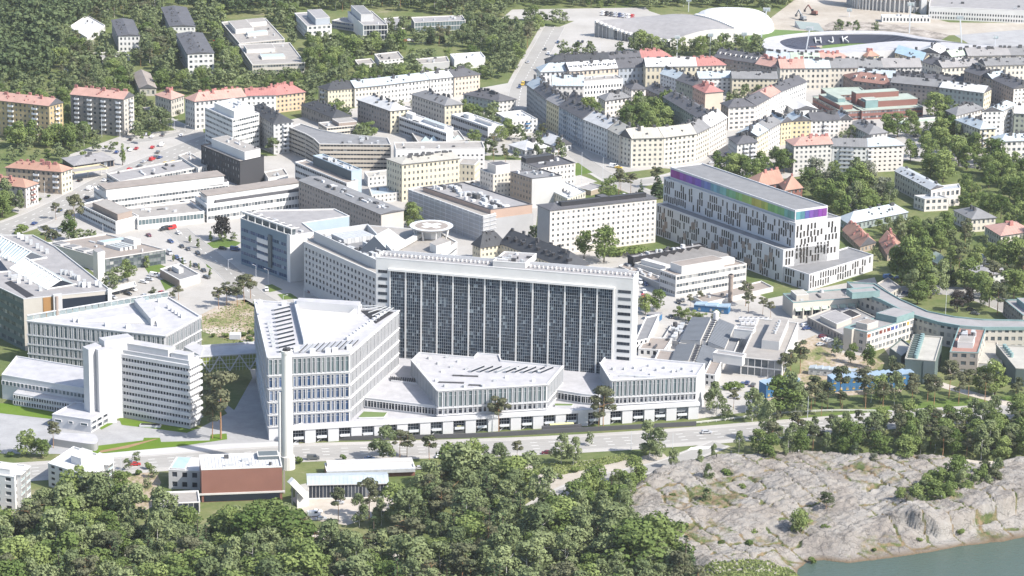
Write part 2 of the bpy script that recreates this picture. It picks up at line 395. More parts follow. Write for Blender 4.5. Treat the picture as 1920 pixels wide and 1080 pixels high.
def balconies(root, a, b, z0, h, fl, ts, fill='rail', dep=1.4, wid=3.0, skip=1):
    L = math.hypot(b[0]-a[0], b[1]-a[1]); ang = math.atan2(b[1]-a[1], b[0]-a[0])
    key = ('balc', fill, dep, wid)
    if key not in USED:
        m = MB(); m.box(0,-dep/2,0,.18,wid,dep,0,0,bottom=True)
        m.box(0,-dep+.04,.18,1.15,wid,.08,0,1); m.box(-wid/2+.04,-dep/2,.18,1.15,.08,dep-.1,0,1); m.box(wid/2-.04,-dep/2,.18,1.15,.08,dep-.1,0,1)
        USED[key] = m.mesh('balcony', ['offwhite', fill])
    for t in ts:
        for f in range(skip, fl):
            x, y = a[0]+(b[0]-a[0])*t, a[1]+(b[1]-a[1])*t
            link('balcony', USED[key], root, (x-root.location.x, y-root.location.y, z0+f*h/fl+.1-root.location.z), ang)

def quad_pts(pts, z, d=None):
    w_ = [g(x, y, z) for x, y in pts]
    if len(w_) == 2:
        a, b = Vector(w_[0]), Vector(w_[1]); u = (b-a).normalized(); nn = Vector((-u.y, u.x))*d
        return [tuple(a), tuple(b), tuple(b+nn), tuple(a+nn)]
    if len(w_) == 3:
        a, b, c = w_; return [a, b, c, (a[0]+c[0]-b[0], a[1]+c[1]-b[1])]
    return w_
def Q(name, label, pts, hp=None, h=None, d=13.0, wall='cream', roof='r_grey', rt='flat', rise=3.2, fl=None, n=None, sty='p', chim=0, ng=0, root=None, z0=0.0,
      hips=(1,1), cat='building', group=None, trim=None, wm=None, edges=None, bal=None, dorm=0, ind=False, top=0.0, bot=0.0, big=1.0, flh=3.1, seed=None, single=0, foot=True, gm=None, dormw='white', balf='rail', limit=300):
    """a block given by its eave corners in the photo: left, near, right (2 points + depth d, 3 = parallelogram, more = outline)"""
    if h is None: h = hpx(*pts[1 if len(pts) > 2 else 0], hp)+z0
    q = quad_pts(pts, h, d); ne = len(q)
    cx, cy = sum(p[0] for p in q)/ne, sum(p[1] for p in q)/ne
    if root is None: root = thing(name, label, cat, (cx, cy, z0 if z0 else 0), group)
    if foot: FOOT.append(q)
    seed = seed if seed is not None else int(abs(cx*7+cy*13)) % 9999
    st = STY[sty] if isinstance(sty, str) and sty != 'none' else sty
    if fl is None: fl = max(1, round((h-z0)/flh))
    wl = MB(tuple(root.location)); gl = MB(tuple(root.location)); inst = [] if ind else None
    mats = [wall]; wm = wm or {}
    idx = {}
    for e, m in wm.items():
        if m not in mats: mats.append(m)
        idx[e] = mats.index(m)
    for e in range(ne):
        a, b = q[e], q[(e+1) % ne]; L = math.hypot(b[0]-a[0], b[1]-a[1])
        s = st
        if edges and e in edges: s = STY[edges[e]] if edges[e] != 'none' else 'none'
        if s == 'none': facade(wl, gl, a, b, z0, h, 0, 0, STY['p'], idx.get(e, 0)); continue
        nn = n[e % len(n)] if isinstance(n, (list, tuple)) and n[e % len(n)] is not None else max(1, round(L/s[0]))
        facade(wl, gl, a, b, z0, h, fl, nn, s, idx.get(e, 0), top, bot, inst if (ind and e < 2) else None)
    if z0 > 0: wl.face([(p[0],p[1],z0) for p in reversed(q)], 0)
    ri = None
    tr = trim or ('r_dark' if rt != 'flat' else 'offwhite')
    if rt == 'flat':
        roof_flat(root, q, h, roof, tr)
        if ng and ne == 4: gear(root, q, h-.6, ng, seed, big, single=single)
    else:
        wmi = tuple(idx.get(e, 0) for e in range(4)) if wm else 0
        ro, ri = roof_pitch(root, q, h, rise, roof, wl, wmi, hips, trim=tr)
        if chim: chimneys(root, ri, chim, seed, 'unit_dark' if roof not in ('r_red','r_pink','r_rust') else 'r_red')
        if dorm: dormers(root, ri, dorm, roof, dormw)
    wl.build('wall', mats, root)
    gmn = gm or (st[5] if st != 'none' else 'glass')
    if gl.f: gl.build('windows', [gmn], root, 'stuff')
    if inst: place_windows(inst, root, gmn, limit)
    if bal:
        for (e, ts, wdt) in bal: balconies(root, q[e], q[(e+1) % ne], z0, h-z0, fl, ts, balf, wid=wdt)
    root['h'] = h
    return root, q, h, ri
def boxon(root, q, h, u0, v0, u1, v1, hh, wall='white', roof='r_grey', name='penthouse', drop=.6, trim='offwhite'):
    p = [quad_at(q, u, v) for u, v in ((u0,v0),(u1,v0),(u1,v1),(u0,v1))]
    mb = MB(tuple(root.location)); z = h-drop; mb.prism(p, z-.05, h+hh, 0, 1)
    i = inset(p, .3); o = inset(p, -.06)
    for k in range(4):
        j = (k+1) % 4
        mb.face([(*o[k],h+hh+.06),(*o[j],h+hh+.06),(*i[j],h+hh+.06),(*i[k],h+hh+.06)], 2)
        mb.face([(*o[k],h+hh-.25),(*o[j],h+hh-.25),(*o[j],h+hh+.06),(*o[k],h+hh+.06)], 2)
    return mb.build(name, [wall, roof, trim], ROOF.get(root.name, root))
# ------------------------------------------------------------------ ground, roads, rock, water
ramp_ground('turf', [(.30,(.065,.095,.03)),(.45,(.10,.13,.045)),(.57,(.15,.16,.07)),(.70,(.30,.265,.19))], .03, 8, scale2=.35)
ramp_ground('lawn', [(.3,(.07,.115,.025)),(.5,(.10,.15,.035)),(.7,(.15,.17,.06))], .05, 6, scale2=.8, bump=.15)
ramp_ground('lawn_new', [(.3,(.08,.14,.015)),(.5,(.10,.165,.02)),(.7,(.13,.19,.03))], .08, 6, scale2=1.2, bump=.15)
ramp_ground('asphalt', [(.3,(.29,.275,.255)),(.5,(.36,.345,.325)),(.7,(.43,.415,.395))], .04, 8, scale2=.9, bump=.05)
ramp_ground('asphalt_dark', [(.3,(.17,.17,.165)),(.5,(.22,.215,.21)),(.7,(.27,.265,.26))], .04, 8, scale2=.9, bump=.05)
ramp_ground('paving', [(.3,(.38,.375,.375)),(.5,(.43,.425,.425)),(.7,(.48,.475,.475))], .06, 6, scale2=.9, bump=.05)
ramp_ground('paving_grey', [(.3,(.25,.25,.255)),(.5,(.31,.31,.315)),(.7,(.38,.38,.385))], .12, 8, scale2=.9, bump=.05)
ramp_ground('sand', [(.3,(.27,.235,.195)),(.5,(.36,.325,.28)),(.7,(.46,.43,.39))], .03, 9, scale2=.25, bump=.6)
ramp_ground('rubble', [(.35,(.10,.09,.08)),(.5,(.28,.25,.22)),(.62,(.45,.41,.37))], .12, 10, scale2=.6, bump=1.0)
ramp_ground('meadow_rock', [(.34,(.10,.13,.045)),(.44,(.16,.17,.07)),(.5,(.30,.24,.17)),(.6,(.42,.37,.32))], .06, 9, scale2=.5, bump=.8, stretch=(1,.6,1,.5))
ramp_ground('gravel_path', [(.3,(.36,.32,.27)),(.5,(.42,.38,.33)),(.7,(.48,.44,.4))], .1, 6)
ramp_ground('pitch', [(.3,(.10,.16,.05)),(.7,(.14,.2,.07))], .05, 5)
ramp_ground('brown_path', [(.3,(.22,.14,.08)),(.7,(.3,.2,.12))], .1, 5)
mat('paint', (.72,.72,.70), .7, .1)
mat('kerb', (.42,.41,.40), .8, .1)
WATERZ = -7.0
SHORE = [g(x, y, WATERZ) for x, y in ((2100,975),(1990,992),(1920,1007),(1880,1016),(1800,1024),(1745,1035),(1690,1043),(1640,1050),(1590,1056),(1545,1050),(1515,1053),(1497,1066),(1490,1090),(1480,1150),(1470,1260))]
ROCK = [g(*p) for p in ((1120,985),(1150,935),(1205,893),(1260,872),(1335,852),(1430,850),(1500,842),(1590,850),(1680,852),(1760,858),(1840,870),(1930,850),(2080,845),(2150,1010),(1700,1110),(1480,1130),(1330,1100),(1290,1050),(1180,1012))]
def inpoly(x, y, p):
    c = False; n = len(p); j = n-1
    for i in range(n):
        xi, yi = p[i]; xj, yj = p[j]
        if (yi > y) != (yj > y) and x < (xj-xi)*(y-yi)/(yj-yi)+xi: c = not c
        j = i
    return c
def segdist(x, y, p, closed=False):
    best = 1e9; n = len(p)
    for i in range(n if closed else n-1):
        ax, ay = p[i]; bx, by = p[(i+1) % n]; dx, dy = bx-ax, by-ay
        t = max(0, min(1, ((x-ax)*dx+(y-ay)*dy)/(dx*dx+dy*dy+1e-9)))
        best = min(best, math.hypot(x-ax-t*dx, y-ay-t*dy))
    return best
WATER = SHORE+[(SHORE[-1][0], 700), (600, 700), (600, SHORE[0][1])]
def gh(x, y):
    """height of the terrain: level inland, falling to the water in the near right corner"""
    if y > 1330 or x < 40: return 0.0
    d = segdist(x, y, SHORE)
    if inpoly(x, y, WATER): return WATERZ-min(6, d*.35)
    s = min(1, d/70.0); s = s**.7
    return WATERZ*(1-s)
# one ground sheet
xs = np.concatenate([np.linspace(-5000,-600,12), np.linspace(-500,500,101), np.linspace(600,5000,12)])
ys = np.concatenate([np.linspace(-300,850,6), np.linspace(900,1400,51), np.linspace(1450,9000,24)])
mb = MB()
nx, ny = len(xs), len(ys); vid = {}
for j, y in enumerate(ys):
    for i, x in enumerate(xs):
        z = gh(x, y)
        if z < -.01 or inpoly(x, y, ROCK): z -= 2.2
        mb.v.append((x, y, z))
for j in range(ny-1):
    for i in range(nx-1):
        k = j*nx+i; mb.f.append((k,k+1,k+1+nx,k+nx)); mb.m.append(0)
go = mb.build('ground', ['turf'], None, 'structure')
# water
mw_, nw, bw = nodes('water'); bw.inputs['Base Color'].default_value = (.06,.088,.07,1); bw.inputs['Roughness'].default_value = .25; bw.inputs['Specular IOR Level'].default_value = .3
geo = nw.nodes.new('ShaderNodeNewGeometry'); tn = nw.nodes.new('ShaderNodeTexNoise'); tn.inputs['Scale'].default_value = .9; tn.inputs['Detail'].default_value = 4
mp = nw.nodes.new('ShaderNodeMapping'); mp.inputs['Scale'].default_value = (.5,1.4,1); mp.inputs['Rotation'].default_value = (0,0,.5)
nw.links.new(geo.outputs['Position'], mp.inputs[0]); nw.links.new(mp.outputs[0], tn.inputs['Vector'])
bp = nw.nodes.new('ShaderNodeBump'); bp.inputs['Strength'].default_value = .8; bp.inputs['Distance'].default_value = .3
nw.links.new(tn.outputs[0], bp.inputs['Height']); nw.links.new(bp.outputs[0], bw.inputs['Normal']); MATS['water'] = mw_
mb = MB(); mb.face([(-20,-300,WATERZ),(2500,-300,WATERZ),(2500,1260,WATERZ),(-20,1260,WATERZ)], 0)
mb.build('water', ['water'], None, 'structure')
# rock shore: dense relief
def rock_mat():
    m, n, b = nodes('granite'); b.inputs['Roughness'].default_value = .9; b.inputs['Specular IOR Level'].default_value = .2
    geo = n.nodes.new('ShaderNodeNewGeometry')
    def noise(sc, det, vec, ro=.6):
        t = n.nodes.new('ShaderNodeTexNoise'); t.inputs['Scale'].default_value = sc; t.inputs['Detail'].default_value = det; t.inputs['Roughness'].default_value = ro
        n.links.new(vec, t.inputs['Vector']); return t.outputs[0]
    P = geo.outputs['Position']
    n1 = noise(.05, 8, P); n2 = noise(.9, 6, P, .75)
    mx = n.nodes.new('ShaderNodeMix'); mx.inputs[0].default_value = .34; n.links.new(n1, mx.inputs[2]); n.links.new(n2, mx.inputs[3])
    cr = n.nodes.new('ShaderNodeValToRGB'); e = cr.color_ramp.elements
    e[0].position = .3; e[0].color = (.13,.12,.115,1); e[1].position = .72; e[1].color = (.375,.355,.335,1)
    k = e.new(.45); k.color = (.26,.235,.21,1); k = e.new(.58); k.color = (.305,.29,.27,1)
    n.links.new(mx.outputs[0], cr.inputs[0])
    vo = n.nodes.new('ShaderNodeTexVoronoi'); vo.feature = 'DISTANCE_TO_EDGE'; vo.inputs['Scale'].default_value = 1.0
    mpv = n.nodes.new('ShaderNodeMapping'); mpv.inputs['Scale'].default_value = (.09,.22,.12); mpv.inputs['Rotation'].default_value = (0,0,-.55)
    dn = n.nodes.new('ShaderNodeTexNoise'); dn.inputs['Scale'].default_value = .35; dn.inputs['Detail'].default_value = 4; n.links.new(P, dn.inputs['Vector'])
    va = n.nodes.new('ShaderNodeVectorMath'); va.operation = 'MULTIPLY_ADD'; va.inputs[1].default_value = (7,7,7); n.links.new(dn.outputs[1], va.inputs[0]); n.links.new(P, va.inputs[2])
    n.links.new(va.outputs[0], mpv.inputs[0]); n.links.new(mpv.outputs[0], vo.inputs['Vector'])
    mc = n.nodes.new('ShaderNodeMapRange'); mc.inputs[1].default_value = .0; mc.inputs[2].default_value = .045; mc.inputs[3].default_value = .5; mc.inputs[4].default_value = 1; n.links.new(vo.outputs[0], mc.inputs[0])
    ml = n.nodes.new('ShaderNodeVectorMath'); ml.operation = 'SCALE'; n.links.new(cr.outputs[0], ml.inputs[0]); n.links.new(mc.outputs[0], ml.inputs['Scale'])
    # moss and dry grass in the hollows
    n3 = noise(.08, 9, P, .7)
    at = n.nodes.new('ShaderNodeAttribute'); at.attribute_name = 'hollow'
    ad = n.nodes.new('ShaderNodeMath'); ad.operation = 'MULTIPLY_ADD'; ad.inputs[1].default_value = .9
    n.links.new(at.outputs['Fac'], ad.inputs[0]); n.links.new(n3, ad.inputs[2])
    mr = n.nodes.new('ShaderNodeMapRange'); mr.inputs[1].default_value = .68; mr.inputs[2].default_value = .80
    n.links.new(ad.outputs[0], mr.inputs[0])
    cr2 = n.nodes.new('ShaderNodeValToRGB'); e = cr2.color_ramp.elements
    e[0].position = .42; e[0].color = (.09,.115,.04,1); e[1].position = .58; e[1].color = (.22,.165,.10,1)
    n.links.new(noise(.25, 5, P), cr2.inputs[0])
    m2 = n.nodes.new('ShaderNodeMix'); m2.data_type = 'RGBA'
    n.links.new(mr.outputs[0], m2.inputs[0]); n.links.new(ml.outputs[0], m2.inputs[6]); n.links.new(cr2.outputs[0], m2.inputs[7])
    # dark wet stain at the water line
    sx = n.nodes.new('ShaderNodeSeparateXYZ'); n.links.new(P, sx.inputs[0])
    mz = n.nodes.new('ShaderNodeMapRange'); mz.inputs[1].default_value = WATERZ+.15; mz.inputs[2].default_value = WATERZ+1.1; mz.inputs[3].default_value = 1; mz.inputs[4].default_value = 0
    n.links.new(sx.outputs[2], mz.inputs[0])
    m3 = n.nodes.new('ShaderNodeMix'); m3.data_type = 'RGBA'; m3.inputs[7].default_value = (.15,.11,.07,1)
    n.links.new(mz.outputs[0], m3.inputs[0]); n.links.new(m2.outputs[2], m3.inputs[6])
    n.links.new(m3.outputs[2], b.inputs['Base Color'])
    bp = n.nodes.new('ShaderNodeBump'); bp.inputs['Strength'].default_value = 1.0; bp.inputs['Distance'].default_value = .9
    n.links.new(n2, bp.inputs['Height']); n.links.new(bp.outputs[0], b.inputs['Normal']); MATS['granite'] = m
rock_mat()
CLIFF = [g(*p, -3) for p in ((1655,985),(1700,990),(1760,1000),(1800,992),(1850,976),(1935,958))]
def rock_patch():
    x0, x1 = min(p[0] for p in ROCK)-4, min(250, max(p[0] for p in ROCK)); y0, y1 = 985, max(p[1] for p in ROCK)+3
    st = .7; xs_ = np.arange(x0, x1, st); ys_ = np.arange(y0, y1, st); V = []; hol = []; idx = {}
    ca, sa = math.cos(.55), math.sin(.55)
    for j, y in enumerate(ys_):
        for i, x in enumerate(xs_):
            ins = inpoly(x, y, ROCK)
            e = segdist(x, y, ROCK, True)
            if not ins and e > 3: continue
            z = gh(x, y); ins_w = inpoly(x, y, WATER)
            if ins_w and segdist(x, y, SHORE) > 14: continue
            fade = min(1, e/7.0) if ins else 0
            u, v = x*ca+y*sa, -x*sa+y*ca
            big = mnoise.noise(Vector((u*.028, v*.045, 3.1)))*2.6+mnoise.noise(Vector((u*.07, v*.11, 9.1)))*1.1
            # terraces and joints: two sets of slanting cracks
            wob = mnoise.noise(Vector((x*.05, y*.05, 1)))*6+mnoise.noise(Vector((x*.2, y*.2, 5)))*1.2
            c1 = abs(((u+wob)/11.0) % 1-.5)*2; c2 = abs(((v+wob*1.3)/17.0+.3*math.floor((u+wob)/11.0)) % 1-.5)*2
            crack = max(0, 1-min(1-c1, 1-c2)*9) if mnoise.noise(Vector((x*.035, y*.035, 22))) > -.12 else 0
            step = (math.floor((v+wob*1.3)/17.0) % 3)*.45
            rid = 1-abs(mnoise.noise(Vector((u*.12, v*.3, 40))))*2
            fr = mnoise.noise(Vector((u*.25, v*.6, 77)))
            h = big+step+rid*.7-crack*1.3+max(0, fr-.1)*1.1+mnoise.noise(Vector((x*.6, y*.6, 2)))*.22+mnoise.noise(Vector((x*1.4, y*1.4, 7)))*.12
            d = segdist(x, y, SHORE)
            dc = segdist(x, y, CLIFF)
            if CLIFF[0][0] < x and dc < 60:
                yc = np.interp(x, [p[0] for p in CLIFF], [p[1] for p in CLIFF])+mnoise.noise(Vector((x*.12, 3, 3)))*3
                ramp = min(1, max(0, (x-CLIFF[0][0])/12)); k_ = max(0, min(1, (y-yc)/.9)); h += ramp*(5.6*k_*max(0, 1-max(0, y-yc)/55)-1.4*(1-k_)*max(0, 1-(yc-y)/12))
            h += (abs(mnoise.noise(Vector((u*.5, v*.9, 8))))-.2)*.7+(abs(mnoise.noise(Vector((u*.22, v*1.1, 18))))-.2)*.8
            if ins_w: h = h*.15-.2
            else: h = h*min(1, .12+d/14.0)+ (1.6*min(1, max(0, (d-6)/5.0)) if d < 80 else 1.6)
            z = z+h*fade-(0 if ins else 2.5)-(1-fade)*.35
            idx[(i, j)] = len(V); V.append((x, y, z)); hol.append(max(0, min(1, .12-big*.12+crack*.55)))
    mb = MB(); mb.v = V
    for (i, j), k in idx.items():
        a, b, c = idx.get((i+1, j)), idx.get((i+1, j+1)), idx.get((i, j+1))
        if a is not None and b is not None and c is not None: mb.f.append((k, a, b, c)); mb.m.append(0)
    o = mb.build('rock_shore', ['granite'], None, 'structure')
    at = o.data.attributes.new('hollow', 'FLOAT', 'POINT'); at.data.foreach_set('value', np.array(hol, dtype=np.float32))
    o.data.polygons.foreach_set('use_smooth', [True]*len(o.data.polygons))
    return o
ROCKO = rock_patch(); bpy.context.view_layer.update()
def rock_z(x, y):
    ob = bpy.data.objects.get('rock_shore')
    ok, loc, nrm, idx = ob.ray_cast(Vector((x-ob.location.x, y-ob.location.y, 60)), Vector((0, 0, -1)))
    return loc.z+ob.location.z if ok else None
ROADS = []
def area(name, px, m, z=.03, block=True):
    p = [g(*q) for q in px]
    if sum(p[i-1][0]*p[i][1]-p[i][0]*p[i-1][1] for i in range(len(p))) < 0: p.reverse()
    mb = MB(); mb.face([(x, y, z) for x, y in p], 0); mb.build(name, [m], None, 'structure')
    if block: ROADS.append(p)
    return p
def smooth(pts, k=6):
    out = []; n = len(pts)
    for i in range(n-1):
        p0, p1, p2, p3 = pts[max(i-1,0)], pts[i], pts[i+1], pts[min(i+2,n-1)]
        for s in range(k):
            t = s/k; f = lambda a, b, c, d: .5*(2*b+(c-a)*t+(2*a-5*b+4*c-d)*t*t+(3*b-a-3*c+d)*t**3)
            out.append((f(p0[0],p1[0],p2[0],p3[0]), f(p0[1],p1[1],p2[1],p3[1])))
    return out+[pts[-1]]
def strip(name, pts, wid, m, z, off=0.0, block=True, h=0.0):
    p = [Vector(q) for q in pts]; L = []; Rr = []
    for i, q in enumerate(p):
        t = (p[min(i+1, len(p)-1)]-p[max(i-1, 0)]).normalized(); nn = Vector((-t.y, t.x))
        L.append(q+nn*(off+wid/2)); Rr.append(q+nn*(off-wid/2))
    mb = MB()
    for i in range(len(p)-1):
        mb.face([(*Rr[i],z),(*Rr[i+1],z),(*L[i+1],z),(*L[i],z)], 0)
        if h:
            mb.face([(*Rr[i],z-h),(*Rr[i+1],z-h),(*Rr[i+1],z),(*Rr[i],z)], 0); mb.face([(*L[i+1],z-h),(*L[i],z-h),(*L[i],z),(*L[i+1],z)], 0)
    o = mb.build(name, [m], None, 'structure')
    if block: ROADS.append([tuple(q) for q in Rr]+[tuple(q) for q in reversed(L)])
    return o
def dashes(pts, off, z, on=3, gap=5, wid=.28, name='lane_marking'):
    mb = MB(); p = [Vector(q) for q in pts]; acc = 0
    for i in range(len(p)-1):
        a, b = p[i], p[i+1]; L = (b-a).length; u = (b-a)/L; nn = Vector((-u.y, u.x)); t = 0
        while t < L:
            ph = (acc+t) % (on+gap)
            if ph < on:
                e = min(L, t+on-ph); s0 = a+u*t+nn*off; s1 = a+u*e+nn*off
                mb.face([(*(s0-nn*wid/2),z),(*(s1-nn*wid/2),z),(*(s1+nn*wid/2),z),(*(s0+nn*wid/2),z)], 0); t = e+.01
            else: t += (on+gap)-ph
        acc += L
    if mb.f: mb.build(name, ['paint'], None, 'structure')
ramp_ground('asphalt_road', [(.3,(.225,.215,.205)),(.45,(.275,.265,.25)),(.6,(.32,.31,.295)),(.7,(.36,.35,.335))], .03, 9, scale2=.7, bump=.05, mixf=.45, stretch=(.25,1.2,1,.08))
def road(px, wid, walk=2.5, m='asphalt_road', lanes=1, z=.06, name='road'):
    p = smooth([g(*q) for q in px])
    if walk: 
        strip('pavement', p, wid+2*walk, 'asphalt', z)
        for s in (-1, 1): strip('kerb', p, .3, 'kerb', z+.12, s*(wid/2+.15), False, .1)
    strip(name, p, wid, m, z+.03, 0, not walk)
    if lanes:
        dashes(p, 0, z+.05)
        if lanes > 1:
            for s in (-1, 1): dashes(p, s*wid/4, z+.05)
    return p
# areas of asphalt and yards in the hospital grounds and the town
area('yard', [(70,430),(150,378),(240,330),(330,300),(560,290),(760,330),(900,300),(1010,300),(1120,340),(1010,380),(1000,470),(1170,470),(1240,470),(1440,560),(1640,520),(1660,570),(1620,680),(1500,640),(1420,770),(1310,785),(1180,680),(700,690),(480,730),(440,600),(330,600),(200,640),(200,530)], 'asphalt', .03, False)
area('station_yard', [(20,395),(110,335),(130,290),(235,252),(380,240),(395,310),(250,335),(150,395),(90,420)], 'asphalt', .035, False)
area('town_ground', [(590,215),(900,165),(985,150),(1000,120),(1260,105),(1440,105),(1920,80),(2000,160),(1940,330),(1700,300),(1470,335),(1240,315),(1120,330),(950,290),(740,300),(540,300),(420,250)], 'asphalt', .025, False)
area('hall_square', [(1000,88),(1020,62),(1120,22),(1215,20),(1270,38),(1200,92),(1070,108)], 'asphalt', .03)
area('car_park', [(940,35),(960,18),(1210,14),(1230,32),(1100,40)], 'asphalt', .035)
area('construction_ground', [(1410,62),(1450,30),(1500,-8),(1640,-12),(1700,22),(1780,42),(1960,44),(1960,64),(1780,66),(1680,58),(1560,56)], 'sand', .03)
area('rubble_slope', [(1530,58),(1560,40),(1640,42),(1700,48),(1780,66),(1760,78),(1660,60)], 'rubble', .06)
area('sports_yard', [(1790,66),(1960,52),(1960,92),(1830,90)], 'paving_grey', .04)
area('training_pitch', [(1385,75),(1440,55),(1510,58),(1440,85),(1400,92)], 'pitch', .04)
area('tennis_court', [(1690,242),(1772,236),(1778,250),(1700,256)], 'asphalt_dark', .04)
area('hospital_square', [(0,775),(110,775),(230,790),(370,805),(440,768),(478,700),(505,700),(520,822),(440,836),(180,852),(-60,850),(-60,775)], 'paving_grey', .05)
area('service_yard', [(395,735),(440,770),(478,700),(520,700),(552,826),(430,836),(445,800)], 'paving_grey', .055, False)
area('pavement', [(180,848),(430,832),(560,827),(560,834),(440,841),(190,860)], 'paving', .07, False)
for px in ([(-60,755),(24,757),(100,773),(97,786),(-60,768)], [(222,783),(300,797),(372,803),(350,812),(305,806),(228,797)], [(182,836),(268,826),(270,821),(300,821),(302,829),(393,826),(395,815),(425,813),(426,824),(330,838),(165,853),(150,846)], [(184,800),(208,792),(212,795),(190,806)]):
    area('lawn', px, 'lawn_new', .08, False)
area('footpath', [(185,846),(230,837),(292,823),(297,823),(240,840),(190,849)], 'brown_path', .1, False)
area('rocky_meadow', [(378,590),(425,565),(478,560),(484,640),(420,635),(380,622)], 'meadow_rock', .05, False)
area('bare_rock', [(225,900),(290,880),(302,905),(285,950),(240,975),(215,950)], 'meadow_rock', .05, False)
area('bare_rock', [(-20,955),(40,955),(75,975),(60,1000),(10,1000)], 'meadow_rock', .05, False)
area('bank', [(985,868),(1080,866),(1180,852),(1240,846),(1252,858),(1180,878),(1090,900),(1020,925),(985,900)], 'sand', .04, False)
for px in ([(385,457),(420,446),(452,455),(440,463),(395,466)], [(386,495),(398,497),(420,508),(416,512),(388,501)], [(300,525),(318,522),(330,535),(310,545)], [(497,536),(510,533),(530,543),(505,548)], [(520,552),(545,550),(560,560),(530,562)], [(1065,308),(1110,302),(1130,320),(1080,330)], [(270,500),(300,495),(320,505),(280,515)]):
    area('lawn', px, 'lawn', .06, False)
area('lawn', [(1420,790),(1560,775),(1720,755),(1860,745),(1960,740),(1960,765),(1700,780),(1420,802)], 'lawn', .05, False)
MAIN = road([(-90,893),(120,880),(250,870),(420,857),(560,849),(700,845),(850,841),(1000,836),(1150,828),(1300,818),(1420,808),(1560,797),(1700,785),(1840,776),(2040,764)], 15, 4, lanes=2)
SIDE = road([(1350,832),(1300,852),(1240,873),(1180,887),(1100,906),(1030,937),(975,975)], 8, 1.5, lanes=0, z=.07)
AVENUE = road([(-80,455),(0,432),(60,412),(130,380),(210,337),(290,303),(380,268),(470,236)], 20, 3, lanes=2)
STATION = road([(1040,50),(1018,90),(995,130),(978,165),(972,200)], 14, 3, lanes=1)
road([(972,195),(995,235),(1050,268),(1110,312),(1165,345),(1230,370)], 9, 3, lanes=0, z=.055)
road([(1180,345),(1270,330),(1340,300),(1375,275),(1400,245),(1350,222)], 10, 3, lanes=0, z=.05)
road([(235,268),(300,258),(350,245),(310,225),(285,200)], 8, 2, lanes=0, z=.05)
road([(330,430),(380,470),(430,510),(470,550),(530,585),(620,640)], 12, 2.5, lanes=1, z=.05)
road([(1640,560),(1700,545),(1780,545),(1850,560),(1920,590)], 12, 2, lanes=0, z=.05)
road([(1660,640),(1700,690),(1760,720),(1900,760)], 6, 0, lanes=0, z=.05, name='footpath', m='gravel_path')
road([(1640,850),(1730,865),(1790,862),(1850,868),(1960,862)], 4, 0, lanes=0, z=.06, name='footpath', m='gravel_path')
road([(590,1000),(650,1015),(720,1040),(800,1060)], 7, 0, lanes=0, z=.06, name='footpath', m='gravel_path')
area('rough_ground', [(1500,640),(1530,628),(1575,660),(1640,672),(1700,700),(1690,735),(1440,752),(1430,735),(1500,700)], 'meadow_rock', .045, False)
area('rough_ground', [(1180,585),(1240,560),(1300,580),(1290,600),(1210,600)], 'asphalt', .05, False)
area('service_yard', [(545,935),(580,922),(735,915),(770,922),(745,955),(650,985),(585,975)], 'gravel_path', .05, False)
# zebra crossing on the side road mouth
zb = MB()
for i in range(9):
    x, y = g(1294+i*4.4, 841.5-i*.25); zb.box(x, y, .09, .12, .55, 4.2, -.45, 0)
zb.build('zebra_crossing', ['paint'], None, 'structure')
# ------------------------------------------------------------------ trees
foliage('leaf_broad', (.085,.130,.040), (.235,.285,.105))
foliage('leaf_birch', (.120,.155,.075), (.245,.285,.140))
foliage('leaf_pine', (.080,.098,.052), (.150,.152,.092), .12)
foliage('leaf_spruce', (.055,.085,.042), (.105,.135,.068), .12)
foliage('leaf_shrub', (.08,.125,.035), (.20,.25,.085))
foliage('leaf_far', (.085,.118,.058), (.190,.220,.110), .2)
foliage('leaf_purple', (.035,.035,.035), (.07,.06,.055))
foliage('leaf_grey', (.13,.15,.10), (.22,.23,.17))
mat('bark', (.11,.085,.065), .9, .2, 1.0); mat('bark_pine', (.30,.17,.09), .9, .25, .8); mat('bark_birch', (.55,.53,.50), .8, .25, 1.5)
def leaf_quads(pts, nrm, size, rs, elong=1.0, droop=0.0):
    n = len(pts)
    nn = nrm+rs.normal(0, .42, (n, 3)); nn /= np.linalg.norm(nn, axis=1)[:, None]+1e-9
    t = rs.normal(0, 1, (n, 3)); t[:, 2] -= droop*2; u = np.cross(nn, t); u /= np.linalg.norm(u, axis=1)[:, None]+1e-9
    v = np.cross(nn, u); s = size*rs.uniform(.6, 1.35, n)[:, None]
    u = u*s*.5; v = v*s*.5*elong
    k = rs.uniform(.5, 1.0, (n, 1))
    V = np.stack([pts-u-v*k, pts+u*.8-v, pts+u+v*k, pts-u*.7+v], axis=1)
    return V.reshape(-1, 3)
